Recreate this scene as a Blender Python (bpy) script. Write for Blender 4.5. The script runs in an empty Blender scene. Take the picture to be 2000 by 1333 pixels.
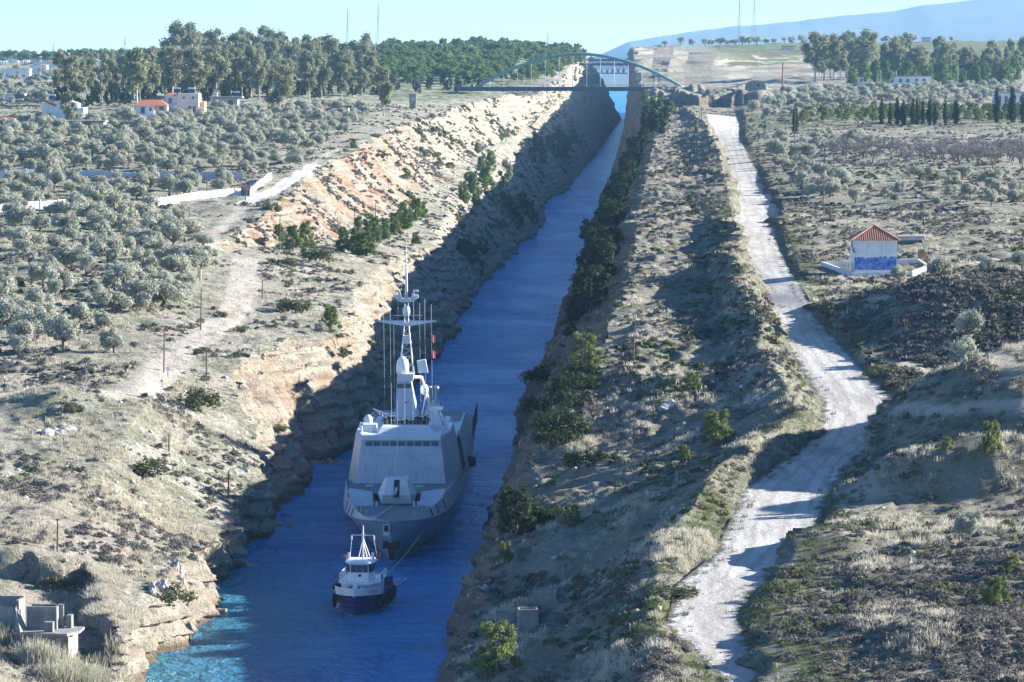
import bpy, bmesh, math, random
import numpy as np
from mathutils import Vector, Matrix

# ------------------------------------------------------------------ camera, sky, sun, exposure
sc = bpy.context.scene
COL = sc.collection
H, F, YH = 56.0, 7400.0, 138.0            # camera height (m), focal length and horizon row in photo pixels
PITCH = math.atan((666.5 - YH) / F)
cam_d = bpy.data.cameras.new('camera'); cam = bpy.data.objects.new('camera', cam_d); COL.objects.link(cam)
cam.location = (0, 0, H); cam.rotation_euler = (math.pi / 2 - PITCH, 0, 0)
cam_d.sensor_width = 36.0; cam_d.lens = 36.0 * F / 2000.0
cam_d.clip_start = 1.0; cam_d.clip_end = 80000.0
sc.camera = cam
SUN_EL, SUN_AZ = math.radians(19.5), math.radians(72)     # azimuth clockwise from +Y
w = bpy.data.worlds.new('World'); sc.world = w; w.use_nodes = True
nt = w.node_tree; bg = nt.nodes['Background']
sky = nt.nodes.new('ShaderNodeTexSky'); sky.sky_type = 'NISHITA'; sky.sun_disc = False
sky.sun_elevation = SUN_EL; sky.sun_rotation = SUN_AZ
sky.altitude = 2500; sky.air_density = 1.0; sky.dust_density = 0.0; sky.ozone_density = 6.0
nt.links.new(sky.outputs[0], bg.inputs[0]); bg.inputs[1].default_value = 0.078
sd = bpy.data.lights.new('sun', 'SUN'); sd.energy = 5.0; sd.angle = math.radians(0.5); sd.color = (1.0, 0.965, 0.91)
sun = bpy.data.objects.new('sun', sd); COL.objects.link(sun)
sdir = Vector((math.sin(SUN_AZ) * math.cos(SUN_EL), math.cos(SUN_AZ) * math.cos(SUN_EL), math.sin(SUN_EL)))
sun.rotation_euler = sdir.to_track_quat('Z', 'Y').to_euler(); sun.location = (200, 300, 300)
sc.view_settings.view_transform = 'Standard'; sc.view_settings.look = 'None'
sc.view_settings.exposure = 1.82; sc.view_settings.gamma = 1.0
sc.render.engine = 'CYCLES'
sc.cycles.max_bounces = 6; sc.cycles.diffuse_bounces = 3; sc.cycles.glossy_bounces = 3
sc.cycles.transmission_bounces = 3; sc.cycles.transparent_max_bounces = 8; sc.cycles.volume_bounces = 0
rng = np.random.default_rng(7); random.seed(7)

# ------------------------------------------------------------------ numeric noise
def _h(ix, iy, iz, seed):
    n = (ix.astype(np.int64) * 374761393 + iy.astype(np.int64) * 668265263 + iz.astype(np.int64) * 2147483647 + seed * 1274126177) & 0xFFFFFFFF
    n = ((n ^ (n >> 13)) * 1274126177) & 0xFFFFFFFF
    n = (n ^ (n >> 16)) & 0xFFFF
    return n.astype(np.float64) / 32767.5 - 1.0
def n2(x, y, seed=0):
    x, y = np.broadcast_arrays(np.asarray(x, float), np.asarray(y, float))
    xi, yi = np.floor(x), np.floor(y); fx, fy = x - xi, y - yi
    fx = fx * fx * (3 - 2 * fx); fy = fy * fy * (3 - 2 * fy); z = np.zeros_like(xi)
    a, b, c, d = _h(xi, yi, z, seed), _h(xi + 1, yi, z, seed), _h(xi, yi + 1, z, seed), _h(xi + 1, yi + 1, z, seed)
    return (a * (1 - fx) + b * fx) * (1 - fy) + (c * (1 - fx) + d * fx) * fy
def fbm(x, y, octv=4, seed=0, gain=0.5):
    s, a, t = 0, 1.0, 0
    for i in range(octv):
        s = s + a * n2(np.asarray(x) * 2 ** i + 17.3 * i, np.asarray(y) * 2 ** i - 9.1 * i, seed + i); t += a; a *= gain
    return s / t
def sstep(a, b, x):
    t = np.clip((np.asarray(x, float) - a) / (b - a), 0, 1); return t * t * (3 - 2 * t)

# ------------------------------------------------------------------ photo pixel <-> world helpers
CP, SP = math.cos(PITCH), math.sin(PITCH)
def ray(px, py):
    a, b = (px - 1000.0) / F, (666.5 - py) / F
    return np.array([a, CP + b * SP, -SP + b * CP])
def unproj(px, py, z):
    d = ray(px, py); t = (z - H) / d[2]; return d[0] * t, d[1] * t
def proj(x, y, z):
    dz = z - H; dep = y * CP - dz * SP; up = y * SP + dz * CP
    return 1000 + F * x / dep, 666.5 - F * up / dep

# ------------------------------------------------------------------ terrain rails: ('p', px, py, z) read from the photo or ('w', X, Y, Z)
def rail(pts):
    o = []
    for p in pts:
        if p[0] == 'w': o.append((p[2], p[1], p[3]))
        else:
            X, Y = unproj(p[1], p[2], p[3]); o.append((Y, X, p[3]))
    o.sort(); a = np.array(o); return a
def zr(y): return np.interp(y, [150, 220, 300, 350, 400, 440, 480, 512, 600, 700], [9, 10.5, 12.6, 14.2, 16.7, 20, 23.6, 25.2, 26.4, 27.2])
def Q(*l):
    """photo points whose height is the road's height at that distance plus an offset"""
    o = []
    for px, py, dz in l:
        z = 20.0
        for _ in range(60): z = 0.5 * z + 0.5 * (float(zr(unproj(px, py, z)[1])) + dz)
        o.append(('p', px, py, z))
    return o
def P(*l): return [('p',) + t for t in l]
def W(*l): return [('w',) + t for t in l]
L0 = rail(W((-38, 120, 0), (-36, 250, 0)) + P((290, 1310, 0), (345, 1262, 0), (398, 1218, 0), (405, 1195, 0), (383, 1150, 0), (440, 1120, 0), (490, 1085, 0), (520, 1050, 0),
      (512, 1022, 0), (540, 1000, 0), (585, 982, 0), (578, 945, 0), (558, 912, 0), (640, 893, 0), (700, 870, 0), (738, 835, 0), (790, 765, 0), (840, 705, 0), (885, 655, 0), (884, 622, 0),
      (930, 565, 0), (963, 537, 0), (995, 500, 0), (1000, 480, 0), (1043, 460, 0), (1058, 432, 0), (1054, 412, 0), (1064, 390, 0), (1097, 378, 0), (1118, 352, 0), (1142, 327, 0), (1169, 292, 0),
      (1190, 262, 0), (1213, 233, 0)) + W((60, 4700, 0), (-300, 5000, 0), (-900, 6500, 0), (-1400, 9000, 0)))
L2 = rail(W((-41, 120, 5), (-39, 250, 5)) + P((240, 1262, 4.5), (330, 1130, 5), (420, 1050, 4.5), (480, 985, 5.5), (520, 935, 7), (500, 870, 9), (470, 780, 13.5), (455, 700, 17), (560, 665, 17), (650, 660, 16),
      (700, 560, 18), (765, 508, 17), (830, 480, 16), (880, 405, 18.5), (1000, 300, 22), (1060, 243, 28)) + W((46, 2600, 36), (58, 2900, 40), (76, 3300, 38), (92, 3800, 28), (118, 4300, 10), (124, 4440, 2), (40, 4700, 3), (-320, 5000, 3), (-920, 6500, 3), (-1420, 9000, -5)))
L3 = rail(W((-60, 120, 9), (-50, 300, 7), (-48, 340, 7.6), (-49, 380, 9.3), (-46, 430, 12.2), (-44.5, 455, 15.3), (-46, 475, 16.8), (-50, 520, 18), (-58, 600, 20.5), (-54, 680, 21.6)) +
      P((470, 490, 22), (560, 478, 20.5), (700, 468, 18.5), (800, 425, 19), (868, 390, 20)) + W((-5, 1553, 25), (13, 2031, 31), (40, 2600, 42), (56, 2900, 48), (73, 3300, 44), (90, 3800, 33), (115, 4300, 13), (122, 4440, 3), (36, 4700, 3.5), (-324, 5000, 3.5), (-924, 6500, 3.5), (-1424, 9000, -5)))
L4 = rail(W((-80, 120, 12), (-64, 300, 9), (-62, 340, 9.2), (-66, 430, 14), (-70, 520, 18.5), (-70, 600, 21), (-62, 670, 23)) +
      P((440, 470, 24), (560, 385, 29), (620, 330, 32), (700, 290, 35), (760, 255, 37.5), (890, 212, 41), (960, 192, 43.5), (1050, 181, 45.2)) +
      W((25, 2100, 49), (38, 2500, 57), (53, 2900, 65), (58, 3050, 66.5), (76, 3500, 58), (92, 3900, 47), (114, 4300, 20), (121, 4440, 4), (32, 4700, 4), (-328, 5000, 4), (-930, 6500, 4), (-1430, 9000, -5)))
L5 = rail(W((-112, 120, 14), (-112, 300, 11), (-110, 400, 12.5), (-110, 480, 17), (-110, 577, 20), (-105, 690, 24), (-105, 791, 28), (-105, 959, 35), (-100, 1206, 41.5), (-90, 1500, 45.5), (-60, 1850, 45.4),
      (-40, 2100, 50.5), (-30, 2500, 64), (-20, 3000, 72), (0, 3600, 66), (30, 4300, 40), (0, 4440, 30), (-300, 4800, 55), (-500, 5000, 60), (-1200, 6500, 20), (-1700, 9000, -6)))
L6 = [(120, 12), (340, 10), (400, 12), (480, 17), (577, 20), (690, 23.5), (791, 27), (959, 34), (1206, 41), (1500, 44), (2300, 47), (3500, 60), (4500, 76), (5000, 76), (6500, 40), (9000, -6)]
L6 = np.array([(y, -(0.165 * y + 95), z) for y, z in L6])
L6[-3:, 1] -= np.array([300, 800, 1200])
R0 = rail(W((-12, 120, 0), (-9, 250, 0)) + P((878, 1340, 0), (905, 1262, 0), (938, 1160, 0), (975, 1060, 0), (1008, 975, 0), (1034, 895, 0), (1030, 851, 0), (1062, 765, 0), (1110, 640, 0),
      (1137, 545, 0), (1160, 470, 0), (1184, 400, 0), (1215, 322, 0)) + W((86, 2800, 0), (99, 3200, 0), (118, 3700, 0), (150, 4456, 0), (190, 5000, 0), (300, 6500, 0), (500, 9000, 0)))
R2 = rail(W((-9, 120, 5), (-7, 250, 5)) + P((905, 1292, 5), (950, 1145, 7), (1045, 950, 11), (1085, 840, 15.5), (1160, 695, 21.5), (1222, 570, 25), (1243, 440, 29), (1262, 340, 33), (1287, 228, 39), (1249, 176, 46)) +
      W((81, 2500, 54), (95, 3000, 73.5), (124, 4000, 74), (152, 4460, 34), (200, 5000, 20), (310, 6500, 10), (510, 9000, -5)))
R3 = rail(W((-2, 120, 5), (-1, 250, 6), (1, 290, 8)) + Q((1120, 1130, -5.5), (1215, 1000, -3.5), (1335, 862, -1.6), (1420, 782, -1.0), (1400, 650, -0.8), (1378, 520, 0.4)) + P((1345, 400, 30.6), (1330, 300, 34.6), (1330, 222, 39.8)) +
      W((74, 2000, 46.8), (92, 2500, 54), (112, 3000, 70), (150, 4000, 80), (180, 4460, 50), (240, 5000, 30), (330, 6500, 12), (530, 9000, -5)))
R4 = rail(W((5, 120, 9), (8, 200, 10.4)) + Q((1281, 1125, 0.6), (1335, 1010, 1.0), (1400, 915, 1.6), (1468, 869, 2.2), (1562, 794, 2.6), (1510, 716, 2.3), (1465, 600, 2.6)) + P((1436, 500, 29.2), (1436, 438, 30.6), (1418, 354, 33.0), (1400, 285, 37.2), (1379, 243, 39.3)) +
      W((68, 1500, 42), (82, 2000, 47.2), (102, 2500, 55), (128, 3000, 70), (168, 4000, 82), (210, 4460, 60), (270, 5000, 40), (350, 6500, 14), (550, 9000, -5)))
R5 = rail(W((8, 120, 8.8), (10, 200, 10.2)) + Q((1415, 1330, 0), (1340, 1260, 0), (1300, 1222, 0), (1322, 1141, 0), (1401, 1078, 0), (1415, 1040, 0), (1454, 956, 0), (1517, 907, 0), (1560, 885, 0), (1600, 830, 0), (1606, 788, 0),
      (1570, 731, 0), (1534, 677, 0), (1513, 620, 0)) + P((1477, 540, 26.2), (1430, 489, 27), (1427, 405, 28.8), (1415, 336, 31.2), (1394, 270, 35.2), (1381, 242, 38)) +
      W((76, 1500, 41), (92, 2000, 47), (112, 2500, 54), (140, 3000, 68), (180, 4000, 82), (230, 4460, 66), (300, 5000, 50), (400, 6500, 16), (580, 9000, -5)))
R6 = rail(W((13, 120, 8.8), (14, 180, 9.8)) + Q((1517, 1330, 0), (1464, 1257, 0), (1440, 1204, 0), (1468, 1159, 0), (1524, 1120, 0), (1562, 1078, 0), (1590, 1057, 0), (1615, 970, 0), (1650, 917, 0), (1690, 881, 0), (1775, 818, 0),
      (1750, 786, 0), (1705, 740, 0), (1660, 692, 0), (1594, 620, 0)) + P((1573, 574, 26), (1541, 525, 26.6), (1516, 468, 27.4), (1527, 412, 28.6), (1499, 366, 30), (1463, 310, 33), (1445, 264, 35.8), (1445, 231, 38.2)) +
      W((92, 1600, 42.2), (104, 2000, 47), (126, 2500, 54), (156, 3000, 68), (196, 4000, 82), (250, 4460, 68), (330, 5000, 54), (430, 6500, 18), (600, 9000, -5)))
R7 = rail(W((15, 120, 10), (15.5, 200, 11.2)) + Q((1500, 1150, 0.7), (1585, 1070, 0.8), (1665, 950, 0.8), (1752, 862, 1.3), (1805, 800, 0.6), (1765, 762, 0.5), (1683, 690, 0.6), (1612, 610, 0.7)) + P((1563, 525, 27.1), (1542, 465, 28.2), (1520, 380, 30.2), (1480, 310, 33.2), (1457, 265, 36.2), (1457, 232, 38.7)) +
      W((97, 1600, 42.6), (109, 2000, 47), (131, 2500, 54), (162, 3000, 68), (202, 4000, 82), (260, 4460, 70), (340, 5000, 56), (440, 6500, 20), (610, 9000, -5)))
R8 = np.array([(y, np.interp(y, R7[:, 0], R7[:, 1]) + 22 + 0.006 * y, z) for y, z in [(120, 11), (220, 12), (262, 13.5), (300, 14.8), (330, 15.6), (371, 17.2), (420, 20), (480, 24.6), (555, 27.6), (634, 29), (810, 32), (1032, 35.5), (1194, 38), (1377, 40), (1700, 44), (2000, 47.5), (2500, 53), (3000, 64), (3800, 82), (4500, 80), (5000, 70), (6500, 30), (9000, -5)]])
R9 = np.array([(y, 0.165 * y + 75, z) for y, z in [(120, 13), (230, 15), (300, 18), (371, 21.5), (470, 26.5), (555, 28.3), (634, 29.5), (810, 33), (1032, 36), (1300, 38.5), (1700, 43), (2190, 48), (2600, 57), (3200, 74), (3900, 89), (5000, 80), (7000, 20), (9000, -6)]])
R9[-1, 1] += 900
def shifted(r, dx, z): a = r.copy(); a[:, 1] += dx; a[:, 2] = z; return a

ys = [170.0]
while ys[-1] < 900: ys.append(ys[-1] * 1.0018)
while ys[-1] < 4600: ys.append(ys[-1] * 1.0032)
while ys[-1] < 9000: ys.append(ys[-1] * 1.02)
YS = np.array(ys); NY = len(YS)
def ev(r): return np.interp(YS, r[:, 0], r[:, 1]), np.interp(YS, r[:, 0], r[:, 2])
def smooth1(a, k=2):
    for _ in range(k): a = np.concatenate([a[:1], (a[:-2] + 2 * a[1:-1] + a[2:]) / 4, a[-1:]])
    return a
def make_side(rails, subs, bend):
    """grid columns between successive rails; returns X, Z (NY x NC) and the fractional rail index of each column"""
    ex = [tuple(smooth1(q, 3) for q in ev(r)) for r in rails]
    xs, zs, k = [], [], []
    for i in range(len(rails) - 1):
        for j in range(subs[i]):
            s = j / subs[i]; sx = s ** bend[i][0]; sz = s ** bend[i][1]
            xs.append(ex[i][0] * (1 - sx) + ex[i + 1][0] * sx); zs.append(ex[i][1] * (1 - sz) + ex[i + 1][1] * sz); k.append(i + s)
    xs.append(ex[-1][0]); zs.append(ex[-1][1]); k.append(len(rails) - 1)
    return np.array(xs).T, np.array(zs).T, np.array(k)
# left bank, listed from the water outwards; right bank likewise
LX, LZ, LK = make_side([shifted(L0, 7, -7), L0, L2, L3, L4, L5, L6], [5, 48, 60, 60, 70, 110], [(1, 1), (1.15, 0.85), (1, 1), (0.62, 1.0), (1, 1), (1.35, 1.35)])
RX, RZ, RK = make_side([shifted(R0, -7, -7), R0, R2, R3, R4, R5, R6, R7, R8, R9], [5, 48, 50, 40, 14, 26, 14, 60, 130], [(1, 1), (1.15, 0.85), (1, 1), (1.1, 1.25), (1, 1), (1, 1), (1, 1), (1, 1), (1.35, 1.35)])
def bump(X, Y, Z, cx, cy, rx, ry, h, rot=0.0, p=1.0):
    dx, dy = X - cx, Y - cy; c, s = math.cos(rot), math.sin(rot)
    u, v = (dx * c + dy * s) / rx, (-dx * s + dy * c) / ry
    return Z + h * np.exp(-(u * u + v * v) ** p)
YG_L, YG_R = YS[:, None] + 0 * LX, YS[:, None] + 0 * RX
# hillocks on the right of the road
def mounds(X, Y, Z):
    Z = bump(X, Y, Z, 55, 390, 16, 22, 9.5, 0, 1.5)         # shaded hill that rises to the right edge
    Z = bump(X, Y, Z, 43, 361, 9, 5, 4.6, 0, 1.6)           # earth bank
    Z = bump(X, Y, Z, 28, 330, 6, 7, 1.4)
    Z = bump(X, Y, Z, 63, 480, 18, 24, 5.2, 0, 1.6)         # scrub mound with a cut bank
    Z = bump(X, Y, Z, 33, 280, 9, 9, 2.0)
    return Z
RZ = np.where(RK[None, :] > 6.9, mounds(RX, YG_R, RZ), RZ)
# spurs and gullies of the left slope near the camera
LZ = np.where((LK[None, :] > 3.0), bump(LX, YG_L, LZ, -20, 1875, 32, 70, -2.2), LZ)
LZ = np.where((LK[None, :] > 2.0), bump(LX, YG_L, LZ, -54, 458, 8, 7, 2.5), LZ)
LZ = np.where((LK[None, :] > 2.0), bump(LX, YG_L, LZ, -47, 310, 7, 8, 2.6), LZ)
LZ = np.where((LK[None, :] > 1.0), bump(LX, YG_L, LZ, -38, 418, 5, 9, -1.5), LZ)

def scarp(X, Yg):
    return sstep(0.0, 2.6, np.interp(X, [-70, -50, -42.5, -36.9, -31.8, -25], [373, 372, 375, 348, 322, 300]) + fbm(X / 5, Yg / 5, 3, 91) * 4.0 - Yg)
LZ = LZ - 2.8 * scarp(LX, YG_L) * sstep(1.4, 2.1, LK)[None, :]
def displace(X, Z, K, Yg, side):
    dzx = np.gradient(Z, axis=1); dxx = np.gradient(X, axis=1)
    slope = np.abs(dzx) / (np.abs(dxx) + 1e-3)
    rock = sstep(0.75, 1.25, slope + 0.25 * fbm(X / 9, Yg / 9, 3, 5))
    above = sstep(-1.0, 0.6, Z)
    fade = 1 - sstep(4300, 4700, Yg)
    # cliff: buttresses, strata and blocks pushed along X
    gul = fbm(Yg / 13 + X / 25, Z / 60 + X / 30, 4, 11) * 2.9 + (0.5 - np.abs(n2(Yg / 7.5, Z / 30, 13))) * 2.6 + fbm(Yg / 3.2 + X / 6, Z / 5.0, 4, 19, 0.62) * 1.1 - np.maximum(0.12 - np.abs(fbm(Yg / 7, Z / 22 + Yg / 30, 3, 20)), 0) * 7.0
    strat = fbm(Yg / 40, Z / 1.5, 3, 23) * 0.5 + fbm(Yg / 2.5, Z / 1.2, 3, 29, 0.65) * 0.45
    if side > 0: rock = np.maximum(rock, sstep(0.35, 0.6, slope + 0.3 * fbm(X / 14, Yg / 14, 3, 6)) * sstep(2.9, 3.05, K)[None, :] * (1 - sstep(3.95, 4.05, K))[None, :] * sstep(690, 730, Yg) * (1 - sstep(2200, 2500, Yg)))
    gw = sstep(0.4, 1.1, slope)
    q1 = Z / 2.3 + 0.9 * fbm(Yg / 16, Z / 9, 3, 81); q2 = Yg / 5.5 + 1.1 * fbm(Yg / 14, Z / 10, 3, 82); q3 = Yg / 1.9 + Z / 7 + 0.9 * fbm(Yg / 6, Z / 5, 2, 83)
    strat = strat + (0.5 - (q1 - np.floor(q1))) * 0.75 + ((q2 - np.floor(q2)) - 0.5) * 0.95 * (0.4 + 0.6 * n2(Yg / 20, Z / 12, 84)) + ((q3 - np.floor(q3)) - 0.5) * 0.4
    X2 = X + side * (gul + strat) * gw * fade * (0.35 + 0.65 * above)
    # soil: swells, hummocks, ruts
    road = np.zeros_like(Z)
    if side < 0: road = np.where((K[None, :] >= 5) & (K[None, :] <= 6) & (Yg < 1425), 1.0, 0.0)
    amp = (1 - rock) * above * (1 - 0.93 * road)
    far = 1 + sstep(600, 2500, Yg) * 1.5
    hum = fbm(X / 22, Yg / 22, 3, 31) * 1.0 * far + fbm(X / 5, Yg / 5, 3, 37) * 0.45 + np.maximum(fbm(X / 1.7, Yg / 1.7, 2, 41), 0) * 0.45
    if side < 0: hum = hum * (1 + 0.8 * sstep(2.0, 2.3, K) * (1 - sstep(3.6, 4.0, K)))[None, :]
    Z2 = Z + amp * hum * np.where(side < 0, np.where((K[None, :] >= 5.2) & (K[None, :] <= 7.2), 0.3, 1.0), 1.0)
    Z2 = Z2 + rock * above * fbm(X / 3, Yg / 3, 3, 43) * 0.5
    # terraces on the hillside past the arch bridge
    if side < 0:
        t = sstep(1900, 2100, Yg) * (1 - sstep(3000, 3300, Yg)) * sstep(2.0, 2.4, K)[None, :] * (1 - sstep(8.2, 8.6, K))[None, :]
        q = 3.2; zz = Z + fbm(X / 60, Yg / 80, 2, 47) * 3
        ter = (np.floor(zz / q) + sstep(0.0, 0.32, zz / q - np.floor(zz / q))) * q - (zz - Z) + amp * hum * 0.3
        Z2 = Z2 * (1 - t) + ter * t; fr_ = zz / q - np.floor(zz / q); rock = np.maximum(rock, t * (fr_ < 0.3) * sstep(-0.35, 0.1, fbm(X / 30, Yg / 60, 3, 57)))
        front = 1560 + fbm(X / 13, X * 0, 3, 54) * 45; ex = np.exp(-(((X - 92) / 30) ** 4)); step = sstep(0, 7, Yg - front) * (1 - sstep(120, 300, Yg - front)) * ex
        Z2 = Z2 + step * (5.0 + fbm(X / 6, Yg / 30, 3, 55) * 3)
        rock = np.maximum(rock, sstep(-6, 0, Yg - front) * (1 - sstep(9, 14, Yg - front)) * ex)
        pit = np.exp(-(((X - 66 - 12) / 14) ** 2 + ((Yg - 1640) / 90) ** 2))
        Z2 = Z2 + pit * (fbm(X / 7, Yg / 25, 3, 53) * 5 - 1)
    return X2, Z2, rock, slope
LX2, LZ2, Lrock, Lslope = displace(LX, LZ, LK, YG_L, 1.0)
RX2, RZ2, Rrock, Rslope = displace(RX, RZ, RK, YG_R, -1.0)
# keep each row ordered in X so that heights can be looked up
LXs = np.maximum.accumulate(-LX2, axis=1); RXs = np.maximum.accumulate(RX2, axis=1)

NU = 2400
US = np.linspace(-1.0, 1.0, NU)
HM = np.zeros((NY, NU))
for _r in range(NY):
    _x = US * (0.165 * YS[_r] + 75)
    HM[_r] = np.maximum(np.maximum(np.interp(-_x, LXs[_r], LZ2[_r], left=-9, right=LZ2[_r, -1]), np.interp(_x, RXs[_r], RZ2[_r], left=-9, right=RZ2[_r, -1])), 0.0)
def ground(X, Y):
    """height of the land (or water) at X, Y"""
    X = np.atleast_1d(np.asarray(X, float)); Y = np.atleast_1d(np.asarray(Y, float))
    i = np.clip(np.searchsorted(YS, Y) - 1, 0, NY - 2); t = np.clip((Y - YS[i]) / (YS[i + 1] - YS[i]), 0, 1)
    u = np.clip((X / (0.165 * Y + 75) + 1) * 0.5 * (NU - 1), 0, NU - 1.001); j = u.astype(int); s = u - j
    return (HM[i, j] * (1 - s) + HM[i, j + 1] * s) * (1 - t) + (HM[i + 1, j] * (1 - s) + HM[i + 1, j + 1] * s) * t
def hit(px, py, y0=175.0, y1=6000.0):
    """first point of the ground seen at a photo pixel"""
    d = ray(px, py); yy = np.geomspace(y0, y1, 900); t = yy / d[1]
    xx = d[0] * t; zz = H + d[2] * t
    g = ground(xx, yy); below = np.nonzero(zz <= g)[0]
    if len(below) == 0: return None
    k = below[0]
    if k == 0: return np.array([xx[0], yy[0], g[0]])
    a = (zz[k - 1] - g[k - 1]); b = (g[k] - zz[k]); s = a / (a + b + 1e-9)
    x = xx[k - 1] + (xx[k] - xx[k - 1]) * s; y = yy[k - 1] + (yy[k] - yy[k - 1]) * s
    return np.array([x, y, float(ground(x, y)[0])])

# ------------------------------------------------------------------ materials
def mat(name):
    m = bpy.data.materials.new(name); m.use_nodes = True
    return m, m.node_tree, m.node_tree.nodes['Principled BSDF']
class NB:
    """tiny helper for wiring node trees"""
    def __init__(s, nt): s.nt = nt
    def n(s, t, **kw):
        nd = s.nt.nodes.new(t)
        for k, v in kw.items(): setattr(nd, k, v)
        return nd
    def l(s, a, b): s.nt.links.new(a, b)
    def coord(s): return s.n('ShaderNodeTexCoord').outputs['Object']
    def attr(s, name): return s.n('ShaderNodeAttribute', attribute_name=name).outputs['Fac']
    def mapping(s, v, scale):
        m = s.n('ShaderNodeMapping'); s.l(v, m.inputs[0]); m.inputs['Scale'].default_value = scale; return m.outputs[0]
    def noise(s, v, scale, detail=4, rough=0.55, dist=0.0):
        t = s.n('ShaderNodeTexNoise'); s.l(v, t.inputs['Vector']); t.inputs['Scale'].default_value = scale
        t.inputs['Detail'].default_value = detail; t.inputs['Roughness'].default_value = rough; t.inputs['Distortion'].default_value = dist; return t.outputs['Fac']
    def ramp(s, f, stops):
        r = s.n('ShaderNodeValToRGB'); s.l(f, r.inputs[0]); e = r.color_ramp.elements
        while len(e) < len(stops): e.new(0.5)
        for q, (p, c) in zip(e, stops): q.position = p; q.color = (c if len(c) == 4 else (*c, 1)) if not isinstance(c, float) else (c, c, c, 1)
        return r.outputs[0]
    def mix(s, f, a, b, mode='MIX'):
        m = s.n('ShaderNodeMix', data_type='RGBA', blend_type=mode)
        for v, k in ((f, 0), (a, 6), (b, 7)):
            if isinstance(v, (int, float)): m.inputs[k].default_value = v
            elif isinstance(v, tuple): m.inputs[k].default_value = (*v, 1)
            else: s.l(v, m.inputs[k])
        return m.outputs[2]
    def math(s, op, a, b=0.0, c=None, clamp=False):
        m = s.n('ShaderNodeMath', operation=op, use_clamp=clamp)
        for v, k in ((a, 0), (b, 1), (c, 2)):
            if v is None: continue
            if isinstance(v, (int, float)): m.inputs[k].default_value = v
            else: s.l(v, m.inputs[k])
        return m.outputs[0]
    def smooth(s, x, a, b):
        m = s.n('ShaderNodeMapRange', interpolation_type='SMOOTHSTEP'); s.l(x, m.inputs[0])
        m.inputs[1].default_value = a; m.inputs[2].default_value = b; return m.outputs[0]
    def bump(s, h, strength, dist=0.2, normal=None):
        b = s.n('ShaderNodeBump'); s.l(h, b.inputs['Height']); b.inputs['Strength'].default_value = strength; b.inputs['Distance'].default_value = dist
        if normal is not None: s.l(normal, b.inputs['Normal'])
        return b.outputs[0]

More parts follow.
